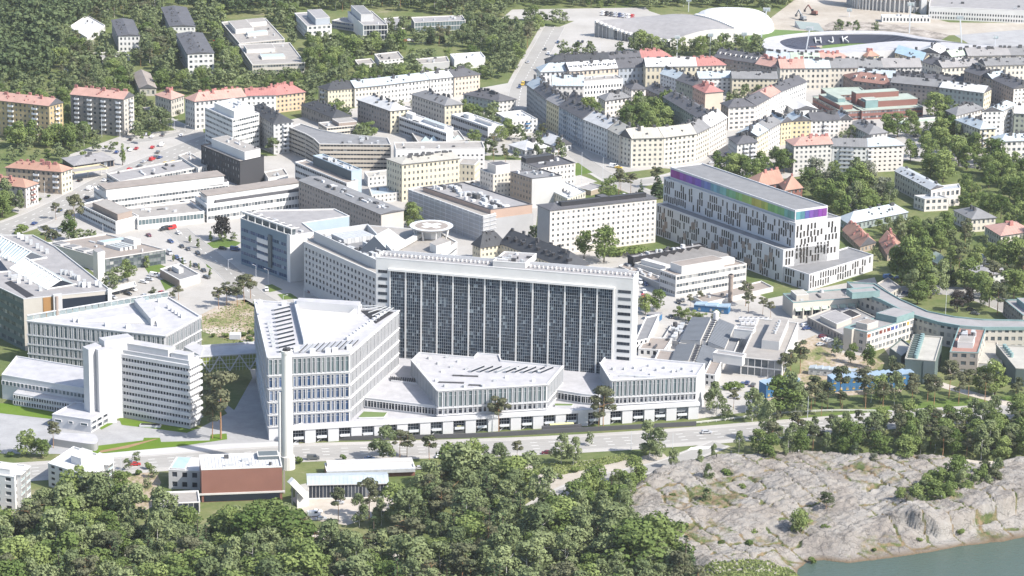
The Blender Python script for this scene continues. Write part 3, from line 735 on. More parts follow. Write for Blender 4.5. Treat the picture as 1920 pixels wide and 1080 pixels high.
def clumps_for(kind, rs):
    """clump centres and radii in a tree of unit height"""
    c = []
    if kind == 'broad':
        nb = rs.randint(20, 34)
        for i in range(nb):
            z = rs.uniform(.24, .90); prof = math.sqrt(max(.05, 1-((z-.52)/.44)**2)); a = rs.uniform(0, 6.283); r = prof*.28*math.sqrt(rs.uniform(.15, 1))
            c.append((r*math.cos(a), r*math.sin(a), z, rs.uniform(.07, .16), rs.uniform(.75, 1.0)))
        c.append((0, 0, .6, .18, 1.3))
    elif kind == 'linden':
        nb = rs.randint(16, 22)
        for i in range(nb):
            z = rs.uniform(.22, .92); prof = max(.15, 1-((z-.42)/.60)**2)**.8; a = rs.uniform(0, 6.283); r = prof*.27*math.sqrt(rs.uniform(.2, 1))
            c.append((r*math.cos(a), r*math.sin(a), z, rs.uniform(.09, .14), 1.0))
    elif kind == 'birch':
        nb = rs.randint(20, 28)
        for i in range(nb):
            z = rs.uniform(.25, .96); prof = max(.12, 1-((z-.48)/.52)**2)**.7; a = rs.uniform(0, 6.283); r = prof*.23*math.sqrt(rs.uniform(.1, 1))
            c.append((r*math.cos(a), r*math.sin(a), z, rs.uniform(.055, .11), rs.uniform(1.0, 1.6)))
    elif kind == 'pine':
        nb = rs.randint(12, 18)
        for i in range(nb):
            z = .45+.52*rs.uniform(0, 1)**.8; prof = max(.2, 1-((z-.68)/.36)**2); a = rs.uniform(0, 6.283); r = prof*.20*math.sqrt(rs.uniform(.1, 1))
            c.append((r*math.cos(a), r*math.sin(a), z, rs.uniform(.06, .115), rs.uniform(.5, .75)))
    elif kind == 'spruce':
        for z in np.linspace(.1, .96, 15):
            r0 = (1-z)*.20+.012
            for i in range(max(3, int(8*(1-z)+2))):
                a = rs.uniform(0, 6.283); c.append((r0*.7*math.cos(a), r0*.7*math.sin(a), z-.02, max(.02, r0*.42), .5))
    elif kind == 'shrub':
        for i in range(rs.randint(7, 11)):
            a = rs.uniform(0, 6.283); r = rs.uniform(0, .42); c.append((r*math.cos(a), r*math.sin(a), rs.uniform(.25, .65), rs.uniform(.2, .33), .9))
    elif kind == 'column':
        for i in range(16):
            z = rs.uniform(.12, .95); a = rs.uniform(0, 6.283); r = .06*max(.2, 1-((z-.45)/.55)**2); c.append((r*math.cos(a), r*math.sin(a), z, rs.uniform(.05, .085), 1.4))
    return np.array(c)
def crown_arrays(kind, seed, n, size, elong=1.0, droop=0.0):
    rs = np.random.RandomState(seed); c = clumps_for(kind, rs)
    wgt = c[:, 3]**2; wgt /= wgt.sum(); k = rs.choice(len(c), n, p=wgt)
    d = rs.normal(0, 1, (n, 3)); d[:, 2] += .25; d /= np.linalg.norm(d, axis=1)[:, None]
    rad = c[k, 3]*rs.uniform(.72, 1.05, n)
    p = c[k, :3]+d*rad[:, None]*np.stack([np.ones(n), np.ones(n), c[k, 4]], 1)
    p[:, 2] = np.clip(p[:, 2], .02, 1.03)
    return leaf_quads(p, d, size, rs, elong, droop)
def mesh_quads(name, V, m):
    me = bpy.data.meshes.new(name); n = len(V)//4
    me.vertices.add(len(V)); me.vertices.foreach_set('co', V.astype(np.float32).ravel())
    me.loops.add(4*n); me.loops.foreach_set('vertex_index', np.arange(4*n, dtype=np.int32))
    me.polygons.add(n); me.polygons.foreach_set('loop_start', np.arange(0, 4*n, 4, dtype=np.int32)); me.polygons.foreach_set('loop_total', np.full(n, 4, dtype=np.int32))
    me.materials.append(MATS[m]); me.update(calc_edges=True); return me
def trunk_mesh(kind, seed, m):
    r = random.Random(seed); mb = MB(); top = {'broad':.62,'linden':.7,'birch':.9,'pine':.93,'spruce':.93,'shrub':.3,'column':.8}[kind]; r0 = {'pine':.012,'birch':.010,'shrub':.02}.get(kind, .02)
    x = y = 0; z = 0; n = 4; rr = r0; pts = [(0, 0, -.02)]
    for i in range(n):
        x += r.uniform(-.008,.008); y += r.uniform(-.008,.008); z += top/n; pts.append((x, y, z))
    def tube(p, q, ra, rb, k=6):
        p, q = Vector(p), Vector(q); d = (q-p).normalized(); u = d.orthogonal().normalized(); v = d.cross(u)
        for i in range(k):
            a, b = 2*math.pi*i/k, 2*math.pi*(i+1)/k
            A = u*math.cos(a)+v*math.sin(a); B = u*math.cos(b)+v*math.sin(b)
            mb.face([tuple(p+A*ra),tuple(p+B*ra),tuple(q+B*rb),tuple(q+A*rb)], 0)
    for i in range(n): tube(pts[i], pts[i+1], r0*(1-i*.2), r0*(1-(i+1)*.2))
    if kind in ('broad','pine','birch','linden'):
        for i in range(6 if kind == 'pine' else 4):
            k = r.uniform(.4,.85) if kind != 'pine' else r.uniform(.55,.95); zz = top*k; a = r.uniform(0, 6.28); L = r.uniform(.1,.2)
            tube((x*k, y*k, zz), (math.cos(a)*L, math.sin(a)*L, zz+r.uniform(.03,.14)), r0*.4, r0*.12, 4)
    return mb.mesh('trunk', [m])
TK = {  # leaf count, leaf size, elong, droop, leaf mat, bark, variants, object name, words
 'broad': (2100,.039,1.0,.2,'leaf_broad','bark',5,'leafy_tree','round leafy tree','tree'),
 'linden': (1900,.036,1.0,.2,'leaf_broad','bark',4,'street_tree','dense leafy tree','tree'),
 'birch': (2000,.028,1.5,.8,'leaf_birch','bark_birch',5,'birch_tree','feathery birch','tree'),
 'pine': (1500,.029,1.1,.0,'leaf_pine','bark_pine',5,'pine_tree','dark pine','tree'),
 'spruce': (1400,.028,1.6,.5,'leaf_spruce','bark',3,'spruce_tree','pointed spruce','tree'),
 'shrub': (420,.12,1.0,.1,'leaf_shrub','bark',4,'bush','low green bush','bush'),
 'column': (600,.034,1.3,.0,'leaf_broad','bark',2,'column_tree','slim upright young tree','tree'),
 'purple': (1250,.050,1.0,.2,'leaf_purple','bark',1,'copper_beech','dark purple leafed tree','tree'),
 'grey': (1150,.045,1.2,.5,'leaf_grey','bark',1,'willow_tree','silvery grey leafed tree','tree')}
TM = {}
for k, v in TK.items():
    base = {'purple':'broad','grey':'broad'}.get(k, k)
    TM[k] = [(mesh_quads('crown', crown_arrays(base, 100+i*17+len(k), v[0], v[1], v[2], v[3]), v[4]), trunk_mesh(base, i+5, v[5])) for i in range(v[6])]
KEEP = [(210,38,262,92),(300,12,366,54),(331,60,402,128),(415,40,535,80),(447,82,572,132),(552,22,622,66),(622,20,727,68),(771,30,872,52),(129,36,197,62),(250,128,292,176),(597,160,900,188),(-20,186,118,232),(132,178,250,232),(660,108,705,124),(702,98,757,120),(780,108,842,126),(844,98,910,120),(1573,392,1702,412),(1580,428,1642,462),(1648,448,1695,478),(1789,394,1867,422),(1847,424,1915,448),(1808,490,1902,515),(1675,316,1800,376),(1398,320,1505,358),(1473,262,1695,305),(1366,258,1420,288),(1697,628,1755,700),(1781,620,1835,690),(316,870,530,932),(577,888,728,916),(90,846,213,892),(-10,868,52,925),(1736,478,1776,496),(1495,590,1650,660),(1516,678,1605,700),(10,312,135,350),(291,176,332,205),(347,182,572,215),(1195,590,1510,690)]
def hides(x, y, h):
    px, yb = proj(x, y, 0); yt = proj(x, y, h)[1]; w_ = (yb-yt)*.26; y1 = yt+(yb-yt)*.75
    for a, b, c, d in KEEP:
        if yb > b+4 and min(px+w_, c)-max(px-w_, a) > .5*w_ and min(y1, d)-max(yt, b) > .3*(y1-yt): return True
    return False
TREES = []   # (x,y,h,kind,rz,width)
def blocked(x, y, m=2.0):
    for q in FOOT:
        if abs(q[0][0]-x) > 220 or abs(q[0][1]-y) > 260: continue
        if inpoly(x, y, q) or segdist(x, y, q, True) < m: return True
    for q in ROADS:
        if inpoly(x, y, q): return True
    return False
GRID = {}
def room(x, y, s):
    i, j = int(x//8), int(y//8)
    for a in range(i-1, i+2):
        for b in range(j-1, j+2):
            for (u, v) in GRID.get((a, b), ()):
                if (u-x)**2+(v-y)**2 < s*s: return False
    return True
def plant(x, y, h, kind, wid=1.0):
    GRID.setdefault((int(x//8), int(y//8)), []).append((x, y))
    TREES.append((x, y, gh(x, y), h, kind, rnd.uniform(0, 6.28), wid))
def tree(px, py, hp, kind, wid=1.0):
    x, y = g(px, py, 0); z = gh(x, y)
    if z: x, y = g(px, py, z)
    plant(x, y, hpx(px, py-hp, hp), kind, wid)
def grove(px, s, kinds, h0, h1, dens=1.0, wid=1.0, far=None, m=2.0, collect=None):
    p = [g(*q) for q in px]; x0, x1 = min(q[0] for q in p), max(q[0] for q in p); y0, y1 = min(q[1] for q in p), max(q[1] for q in p)
    n = int((x1-x0)*(y1-y0)/(s*s)*4.5*dens); ks = list(kinds); ws = [kinds[k] for k in ks]
    for _ in range(n):
        x, y = rnd.uniform(x0, x1), rnd.uniform(y0, y1)
        if not inpoly(x, y, p) or not room(x, y, s) or blocked(x, y, m): continue
        k = rnd.choices(ks, ws)[0]; h = rnd.uniform(h0, h1)*rnd.choice((.72, .88, 1, 1, 1.08))
        if k == 'shrub': h = rnd.uniform(1.6, 3.6)
        if hides(x, y, h):
            h *= .55
            if hides(x, y, h): continue
        if collect is not None:
            GRID.setdefault((int(x//8), int(y//8)), []).append((x, y)); collect.append((x, y, h, k))
        else: plant(x, y, h, k, wid*rnd.uniform(.95, 1.3))
# ------------------------------------------------------------------ town houses (eave corners read off the photo)
TOWN = 'houses of the town blocks'
def H(label, pts, hp, wall, roof, **k):
    k.setdefault('rt', 'gable'); k.setdefault('chim', 8); k.setdefault('hips', (0, 0))
    if k['rt'] == 'flat': k.pop('chim', None); k.pop('hips', None)
    return Q(k.pop('name', 'apartment_house'), label, pts, hp, wall=wall, roof=roof, cat=k.pop('cat', 'apartment house'), **k)
# -- upper left
H('ochre yellow apartment block with pink roof cut by the left edge', [(-40,184),(92,199),(118,192.5)], 66, 'ochre', 'r_pink', fl=7, rise=3.6, bal=[(0,(.46,.80),3.4),(1,(.5,),3)])
H('grey brown tall apartment block with pink roof and white balconies', [(132,177),(232,186.5),(251,179.5)], 70, 'greyb', 'r_pink', fl=8, wm={1:'beige'}, rise=3.4, n=(10,3,10,3), bal=[(0,(.12,.36,.62,.9),2.6),(1,(.6,),3)])  # long front gets a darker wall colour that paints in its shade
H('small beige house with pink roof half behind a round tree', [(291,178),(321,187),(345,179)], 33, 'beige', 'r_pink', fl=3, hips=(1,1))
H('long pale beige block with pink hipped roof behind white office tower', [(347,184),(365,190.5),(461,181)], 53, 'offwhite', 'r_pink', fl=5, hips=(1,0), rise=4)
H('scaffold wrapped white house section with red roof', [(461,180),(517,178.5)], 48, 'white', 'r_red', fl=5, chim=3)
H('orange apartment house with red hipped roof', [(517,179),(572,172.5)], 33, 'orange', 'r_red', fl=4, hips=(0,1), n=(7,3,7,3), rise=4.5, chim=7)
r, q, h, _ = Q('office_tower', 'white office tower with ribbon windows at the left junction', [(384,201),(436,224),(486,212)], 68, wall='white', roof='r_white', sty='band', fl=7, cat='office building', ng=4, trim='white')
boxon(r, q, h, .2,.15,.92,.9, 3.6, 'white', 'r_white', trim='white'); gear(r, q, h+3.6, 8, 3, region=(.3,.25,.8,.8))
H('dark roofed slab with white gable end at the forest edge', [(209.5,38),(222,68),(262,67.5)], 29, 'greyw', 'r_dark', rise=1.2, fl=3, hips=(0,0), wm={1:'white'}, chim=1, edges={0:'p'}, name='school_building', cat='school')
H('rear dark metal roofed slab among trees at top left', [(303,14),(319,50),(366,50)], 28, 'greyw', 'r_dark', rise=1.2, fl=3, wm={1:'white'}, chim=3, name='school_building', cat='school')
H('front dark metal roofed slab with white banded end among trees', [(331,64),(352,102),(401,100)], 38, 'greyw', 'r_dark', rise=1.2, fl=4, wm={1:'white'}, sty='pw', chim=6, name='school_building', cat='school')
Q('low_building', 'low white flat roofed pavilion in the top left forest', [(129,50),(163,70),(197,47)], 12, wall='white', roof='r_white', ng=3, cat='pavilion')
H('tan gabled hall between trees behind the pink roofed blocks', [(250,138),(262,166),(293,166)], 14, 'beige', 'r_brown', rise=2.5, chim=0, fl=1, name='hall', cat='hall')
Q('low_building', 'long low white service building behind trees at left', [(174,99),(182,109),(243,105)], 9, wall='white', roof='r_gravel', cat='service building')
r, q, h, _ = Q('institute_building', 'rear flat roofed beige institute with stepped roof decks', [(415,41),(449,81),(534,73)], 20, wall='beige', roof='r_gravel', sty='band', fl=2, cat='institute', ng=8)
boxon(r, q, h, .15,.1,.55,.5, 2.5, 'offwhite', 'r_gravel'); boxon(r, q, h, .12,.5,.3,.9, 2.2, 'offwhite', 'r_gravel')
boxon(r, q, h, .62,.3,.72,.75, 1.4, 'offwhite', 'glass_pale', 'skylight')
r, q, h, _ = Q('institute_building', 'front flat roofed beige institute with sunken roof court', [(447,83),(473,121),(572,117)], 19, wall='beige', roof='r_gravel', sty='band', fl=2, cat='institute', ng=8)
boxon(r, q, h, .2,.05,.42,.6, 2.2, 'offwhite', 'r_gravel'); boxon(r, q, h, .6,.25,.75,.7, .9, 'offwhite', 'glass_pale', 'skylight')
# white school at the top
r, q, h, _ = Q('school_building', 'white modern school wing with grey roof box at top centre left', [(552,24),(576,49),(622,46)], 26, wall='white', roof='r_mid', sty='pw', fl=3, cat='school', ng=3)
boxon(r, q, h, .25,.4,.9,.98, 4, 'bluew', 'r_mid')
Q('school_link', 'glazed grey link between the two white school wings', [(622,38),(681,47)], 15, d=14, wall='steel', roof='r_mid', sty='bluegl', fl=2, root=None, cat='school link')
r, q, h, _ = Q('school_building', 'white modern school wing with tall dark windows right of glazed link', [(652,21),(681,47),(727,46)], 29, wall='white', roof='r_mid', sty='glass', fl=3, cat='school', ng=5, edges={0:'none'})
boxon(r, q, h, .05,.1,.7,.6, 4.5, 'palegrey', 'r_grey')
Q('low_building', 'low white annex right of the white modern school', [(719,34),(727,48),(760,45)], 9, wall='white', roof='r_mid', sty='none', cat='annex')
r, q, h, _ = Q('workshop_building', 'long grey glazed workshop behind trees at top centre', [(771,32),(777,42),(873,38)], 18, wall='palegrey', roof='r_mid', sty='gg', fl=2, cat='workshop', ng=6)
Q('low_building', 'small white flat house among trees, leftmost of the white row', [(665,112),(672,121),(703,118)], 9, wall='offwhite', roof='r_gravel', cat='house')
Q('low_building', 'white three storey flat house among trees with balconies', [(702,101),(712,114),(757,109)], 16, wall='white', roof='r_gravel', fl=3, ng=4, cat='house')
Q('low_building', 'plastic wrapped low house left of the larger wrapped house', [(780,110),(785,120),(843,115)], 14, wall='net', roof='r_gravel', sty='none', ng=4, cat='house')
Q('wrapped_house', 'white plastic wrapped house under repair beside bare rock', [(844,101),(852,111),(910,107)], 19, wall='white', roof='r_white', sty='none', ng=3, cat='house', trim='white')
# long four storey block
for lab, pts, wl, rf, hp_, kw in (
 ('black roofed left end of the long four storey block', [(597,163),(615,169),(665,165)], 'creamy', 'r_black', (1,0), dict(n=(3,8,3,8), bal=[(0,(.5,),3)])),
 ('grey roofed cream section of the long four storey block', [(665,165),(712,160.5)], 'cream', 'r_blue', 0, {}),
 ('longest section of four storey block with pale blue roof', [(712,160.5),(806,149)], 'offwhite', 'r_blue', 0, {}),
 ('white roofed section of the long four storey block', [(806,149),(852,144)], 'offwhite', 'r_white', 0, {}),
 ('peach right end of the long four storey block, dark roof', [(852,144.5),(900,139)], 'peach', 'r_dark', 0, dict(hips=(0,1)))):
    k = dict(kw)
    if hp_: k['hips'] = hp_
    H(lab, pts, 36 if len(pts) == 3 else 37, wl, rf, fl=4, sty='ps', chim=4, **k)
H('white roofed grey block with shaded long side, centre left', [(670.5,187),(732,208),(767,204.5)], 43, 'taupe', 'r_white', fl=5, wm={1:'creamy'}, hips=(1,1), chim=7)  # taupe carries the shade of the long side, creamy the lit end
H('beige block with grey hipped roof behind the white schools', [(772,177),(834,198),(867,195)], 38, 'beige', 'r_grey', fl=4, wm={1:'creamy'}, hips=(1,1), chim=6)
r, q, h, _ = Q('office_building', 'white roofed long office with ribbon windows, left of its twin', [(748,218),(837,249),(850,238)], 33, wall='palegrey', roof='r_white', sty='bandd', fl=3, wm={1:'white'}, cat='office building', ng=5, edges={1:'none'}, trim='white')
boxon(r, q, h, .1,.3,.25,.7, 2, 'white', 'r_white'); boxon(r, q, h, .45,.45,.9,.75, 1.2, 'white', 'r_blue')
r, q, h, _ = Q('office_building', 'white roofed long office with blank white end wall', [(846,214),(915,238),(946,234)], 28, wall='palegrey', roof='r_white', sty='bandd', fl=2, wm={1:'white'}, cat='office building', edges={1:'none'}, ng=3, trim='white')
boxon(r, q, h, .2,.3,.35,.6, 1.6, 'white', 'r_white'); boxon(r, q, h, .5,.35,.95,.5, 1.0, 'white', 'r_mid')
r, q, h, _ = Q('skylit_hall', 'low grey hall with row of pyramid skylights', [(772,248),(784,266),(873,262)], 14, wall='greyb', roof='r_gravel', sty='band', fl=1, cat='hall', ng=5)
sk = MB()
w_ = 5.0; sk.face([(-w_/2,-w_/2,0),(w_/2,-w_/2,0),(0,0,2.6)], 0); sk.face([(w_/2,-w_/2,0),(w_/2,w_/2,0),(0,0,2.6)], 0); sk.face([(w_/2,w_/2,0),(-w_/2,w_/2,0),(0,0,2.6)], 0); sk.face([(-w_/2,w_/2,0),(-w_/2,-w_/2,0),(0,0,2.6)], 0)
skm = sk.mesh('skylight', ['glass_pale'])
for i in range(5):
    x, y = quad_at(q, .8, .18+i*.17); link('skylight', skm, r, (x-r.location.x, y-r.location.y, h-.55))
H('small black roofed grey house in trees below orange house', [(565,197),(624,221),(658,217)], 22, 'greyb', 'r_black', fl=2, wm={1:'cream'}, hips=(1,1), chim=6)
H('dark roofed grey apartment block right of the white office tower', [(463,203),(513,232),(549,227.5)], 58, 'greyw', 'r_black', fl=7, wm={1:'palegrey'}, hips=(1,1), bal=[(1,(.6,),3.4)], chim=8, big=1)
# brown banded office
r, q, h, _ = Q('banded_office', 'big beige banded office with rounded corner and grey roof', [(542.5,238),(572,250),(588,259),(599,269.5),(733,270.5),(727,258),(640,250),(600,243),(563,231)], 48, wall='bandbeige', roof='r_grey', sty='bandd', fl=6, cat='office building')
gear(r, [q[3],q[4],q[5],q[6]], h-.6, 10, 5)
r, q, h, _ = Q('office_wing', 'pale wing behind the big banded office', [(613,239),(673.5,233.5)], 25, d=14, wall='cream', roof='r_gravel', sty='bandd', fl=3, cat='office building', ng=4, edges={1:'pd'})
boxon(r, q, h, .4,.1,.95,.9, 1.8, 'brownw', 'r_gravel')
# white square-window block, cream hospital
Q('square_window_block', 'white flat block with square black windows behind cream hospital', [(742,279),(909,277)], 52, d=16, wall='white', roof='r_gravel', sty='sq', fl=5, n=(19,3,19,3), cat='office building', ng=6, top=3)
r, q, h, ri = H('cream hospital block with cream hipped roof and vent pipes', [(725,298),(754,308.5),(862,297)], 70, 'creamy', 'r_beige', fl=6, hips=(1,0), rise=2.2, chim=12, sty='ps', name='hospital_block', cat='hospital')
Q('hospital_wing', 'low cream wing right of the cream hospital block', [(856,306),(890,308.5)], 34, d=12, wall='creamy', roof='r_gravel', sty='ps', fl=3, cat='hospital wing')
Q('service_building', 'low pale flat building between blue grey lab and cream hospital', [(683,322),(690,332),(748,326)], 18, wall='white', roof='r_beige', sty='ps', cat='service building', ng=3)
Q('service_building', 'small blue roofed annex below the cream hospital', [(692,352),(697,366),(752,360)], 16, wall='offwhite', roof='r_blue', sty='ps', cat='annex', ng=2)
# -- centre: curved perimeter block
k9 = dict(fl=6, d=13, rise=4.5)
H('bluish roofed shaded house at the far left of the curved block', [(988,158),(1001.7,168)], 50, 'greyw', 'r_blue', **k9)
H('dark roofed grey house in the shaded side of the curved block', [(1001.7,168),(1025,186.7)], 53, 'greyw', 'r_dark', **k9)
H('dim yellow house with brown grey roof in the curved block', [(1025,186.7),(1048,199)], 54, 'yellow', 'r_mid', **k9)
H('pale blue house with stacked balconies and dark roof, curved block', [(1048,199),(1092,223)], 55, 'bluew', 'r_dark', bal=[(0,(.28,.75),3)], balf='bluew', **k9)
H('white roofed pale house left of the rounded corner house', [(1092,223),(1139,242)], 55, 'palegrey', 'r_white', **k9)
r, q, h, ri = H('rounded corner house with beige roof at the curved block front', [(1139,242),(1162,253.5)], 55, 'beige', 'r_beige', chim=2, **k9)
for pts in ([(1162,253.5),(1184,260)], [(1184,260),(1245,258)], [(1245,258),(1305,251)]):
    H('', pts, 54, 'cream', 'r_beige', root=r, chim=2, **k9)
H('cream house with grey roof right of the rounded corner house', [(1305,251),(1331,238.5)], 53, 'cream', 'r_grey', **k9)
H('beige house with bright white roof at the curved block right end', [(1331,238.5),(1363,220.5)], 52, 'palepink', 'r_white', **k9)
H('cream dark hipped house at the back of the leafy courtyard', [(1168,160),(1184,167.5),(1211,166.5)], 24, 'palepink', 'r_dark', fl=3, hips=(1,1))
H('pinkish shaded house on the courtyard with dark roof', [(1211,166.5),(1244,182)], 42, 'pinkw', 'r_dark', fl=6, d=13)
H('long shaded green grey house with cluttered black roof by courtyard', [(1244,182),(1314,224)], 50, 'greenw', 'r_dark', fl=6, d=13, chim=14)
H('grey hipped cream house inside the curved block courtyard', [(1121.7,181),(1135,189),(1182,182.5)], 30, 'palepink', 'r_grey', fl=3, hips=(1,1))
Q('school_building', 'white flat school with three rows of dark windows in curved block', [(1095,152),(1168,147)], 38, d=12, wall='white', roof='r_gravel', sty='pd', fl=3, n=(13,3,13,3), top=2.5, cat='school', ng=5)
H('white house with pale blue gable roof in the curved block', [(1036,160.5),(1095,161)], 30, 'offwhite', 'r_blue', fl=3, d=15, rise=5)
H('small dark roofed cream house inside the curved block', [(1065,184),(1085,194),(1102,190)], 18, 'cream', 'r_dark', fl=2, chim=3)
for lab, a, b, hp_, wl, rf, kw in (
 ('bluish roofed left end of the long street front', (1014,135),(1068,133.5), 30, 'white', 'r_blue', dict(hips=(1,0))),
 ('peach house with white dormered roof in the long street front', (1068,133.5),(1160,127.5), 33, 'peach', 'r_white', dict(dorm=10)),
 ('dark roofed bluish house in the long street front', (1160,127.5),(1211,125), 33, 'bluew', 'r_dark', {}),
 ('long cream house with white roof in the street front', (1211,125),(1306,124), 40, 'creamy', 'r_white', {}),
 ('red roofed right end of the long street front', (1306,124),(1361,122), 24, 'cream', 'r_red', dict(hips=(0,1))),
 ('black roofed left house of the row behind', (1030,119),(1090,117), 22, 'brownw', 'r_black', dict(hips=(1,0))),
 ('second black roofed house of the row behind the street front', (1090,117),(1145,114), 22, 'cream', 'r_black', {}),
 ('third black roofed house of the row behind, longest roof', (1145,114),(1204,111), 22, 'cream', 'r_dark', {}),
 ('pink red roofed house ending the row behind the street front', (1204,111),(1262,109), 22, 'peach', 'r_red', dict(hips=(0,1)))):
    H(lab, [a, b], hp_, wl, rf, fl=3, d=13, rise=4.2, chim=5, **kw)
H('brown house with dark dormered roof below the park trees', [(1339,107),(1417,119)], 30, 'taupe', 'r_dark', fl=4, d=14, rise=4.5, dorm=8, chim=7)
for lab, a, b, hp_, wl, rf, kw in (
 ('pink roofed grey fronted house of the long beige row', (1417,120),(1463,128.5), 34, 'taupe', 'r_pink', {}),
 ('pink roofed beige house of the long beige row', (1463,128.5),(1511,128), 40, 'cream', 'r_pink', {}),
 ('white blue roofed house of the long beige row', (1511,128),(1557,127.5), 40, 'cream', 'r_blue', {}),
 ('dark grey roofed house of the long beige row', (1557,127.5),(1606,127), 38, 'cream', 'r_grey', {}),
 ('grey roofed house of the beige row beside the brown block', (1606,127),(1655,126.5), 30, 'cream', 'r_grey', {}),
 ('plain grey roofed right end of the long beige row', (1655,126.5),(1728,126), 26, 'offwhite', 'r_mid', {})):
    H(lab, [a, b], hp_, wl, rf, fl=4, d=14, rise=4.5, chim=5, **kw)
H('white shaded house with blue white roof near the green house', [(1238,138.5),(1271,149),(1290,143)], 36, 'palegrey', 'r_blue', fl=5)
H('green house with dark arched roof beside the pink house', [(1268,150),(1299,161)], 36, 'greenw', 'r_dark', fl=4, d=12, chim=6)
H('pink house with red roof and blank gable end', [(1298,162),(1322.5,174.5),(1356,171.5)], 35, 'pinkw', 'r_red', fl=4, hips=(1,1), edges={1:'none'}, wm={1:'peach'}, chim=6)
H('white house with pale blue roof above the pink house', [(1310,147.5),(1373,146.5)], 28, 'white', 'r_blue', fl=4, d=12, chim=6)
H('cream yellow house with grey roof above the dark roofed corner house', [(1373,147.5),(1458,148)], 34, 'creamy', 'r_grey', fl=4, d=13, chim=10)
r, q, h, ri = H('white banded corner house with slate blue roof', [(1352,193.5),(1366,201.5),(1417,198)], 43, 'palepink', 'r_dark', fl=5, sty='pw', chim=1, wm={0:'taupe'}, rise=3.4, hips=(1,0))
H('', [(1417,198),(1443,183.5)], 43, 'palepink', 'r_dark', root=r, fl=5, d=13, chim=1, rise=3.4)
H('white house with plain pink roof on the slanting street', [(1443,183.5),(1464,171.5)], 43, 'white', 'r_pink', fl=5, d=13, chim=2)
H('white house with long black cluttered roof on the slanting street', [(1464,171.5),(1512,153)], 43, 'white', 'r_dark', fl=5, d=13, chim=10)
H('white tent like hall between corner house and brick college', [(1470,193),(1490,207),(1533,205)], 12, 'white', 'r_white', fl=1, rise=2.5, chim=0, sty='none', name='white_hall', cat='hall')
H('white balconied house with black hipped roof at the crossing', [(1366,258),(1382.5,270.5),(1420,266)], 40, 'bluew', 'r_dark', fl=5, hips=(1,1), wm={1:'offwhite'}, chim=8, bal=[(1,(.42,.75),3.2)])
H('narrow yellow house with blue white roof on the slanting row', [(1420,256),(1441,243)], 43, 'creamy', 'r_blue', fl=5, d=13)
H('narrow pale cream house with grey roof on the slanting row', [(1441,243),(1465,229)], 43, 'offwhite', 'r_grey', fl=5, d=13, chim=6)
H('shaded side yellow house at the inner corner of the row', [(1465,230.5),(1485,227.5)], 42, 'yellow', 'r_blue', fl=5, d=13)
H('bright yellow house with white grey roof', [(1485,227.5),(1521,226)], 42, 'yellow', 'r_blue', fl=5, d=13)
H('pale pink house with dark roof right of the yellow house', [(1521,226),(1575,224.5)], 42, 'palepink', 'r_dark', fl=5, d=13, bal=[(0,(.5,),2.6)], chim=7)
H('beige pink house with white roof at the row right end', [(1575,224.5),(1598,224)], 36, 'palepink', 'r_white', fl=5, d=13)
r, q, h, ri = H('white pink block with brown pink roof behind red mansion', [(1473,263),(1489,273.5),(1561,270)], 52, 'offwhite', 'r_pink', fl=6, hips=(1,0), chim=6, wm={0:'beige'})
H('white block with glazed balcony stack and grey roof', [(1561,274),(1626,276)], 48, 'white', 'r_grey', fl=6, d=14, chim=4, bal=[(0,(.42,),8)], balf='bluew')
H('cream block with pale blue roof at the park edge', [(1626,275.5),(1695,272.5)], 48, 'palepink', 'r_blue', fl=6, d=14, chim=1, hips=(0,1), n=(7,3,7,3), sty='sq', bal=[(0,(.08,),3)])
H('teal house with grey hipped roof among street trees', [(1590,231),(1630,252),(1664,248)], 26, 'teal', 'r_grey', fl=3, wm={1:'offwhite'}, hips=(1,1), chim=5)
H('long brown house with brown red roof', [(1581,141),(1600,151.5),(1670,160)], 24, 'brownw', 'r_brownred', fl=3, chim=3, dorm=4, hips=(1,0), rise=5)
H('dark grey fronted long house with grey roof', [(1670,154.5),(1762,163.5)], 36, 'greyb', 'r_grey', fl=5, d=13, chim=9)
H('teal grey house with bright white roof and pale end', [(1762,164),(1845,174.5),(1859,167.5)], 38, 'teal', 'r_white', fl=4, wm={1:'creamy'}, chim=6)
H('pale blue white roof house behind the brown house', [(1606,142),(1676,147)], 22, 'offwhite', 'r_blue', fl=2, d=15, chim=10)
H('dark roofed low house with many chimneys behind the grey house', [(1678,148),(1742,153)], 22, 'cream', 'r_dark', fl=2, d=15, chim=12)
H('dark roofed ochre gabled house behind the white roofed teal house', [(1744,153),(1812,158)], 22, 'yellow', 'r_dark', fl=2, d=15, chim=9)
H('brown house with flat black roof clutter, left of brown trio', [(1808,133),(1838,142.5)], 46, 'brownw', 'r_dark', fl=5, d=13, chim=8)
H('brown ochre house with white roof, middle of brown trio', [(1838,142.5),(1861,149.5)], 44, 'tan', 'r_blue', fl=5, d=13)
H('dark brown big block, right of brown trio', [(1861,149),(1901,166.5),(1945,163)], 46, 'brownw', 'r_dark', fl=6, wm={1:'palepink'}, chim=9)
H('dark slate gabled house left of grey roofed cream row', [(1729,116),(1767,127.5)], 18, 'cream', 'r_dark', fl=2, d=14, chim=3)
H('cream row house with plain grey roof near stadium', [(1767,127),(1848,123)], 22, 'cream', 'r_mid', fl=2, d=14, chim=5)
H('cream row house with speckled grey roof at right edge', [(1848,123.5),(1945,120.5)], 30, 'cream', 'r_grey', fl=3, d=14, chim=8)
H('pale yellow works hall with blue solar roof by football ground', [(1678,99),(1730,114),(1742,102)], 14, 'yellow', 'r_sky', fl=2, rise=3, chim=1, name='works_hall', cat='hall')
H('white cluttered house behind the blue solar roof', [(1722,97),(1762,101)], 14, 'white', 'r_white', fl=2, d=18, chim=6)
H('pale green small house with white roof near the stadium', [(1784,107),(1812,103)], 12, 'palegrey', 'r_palegreen', fl=2, d=10, chim=2)
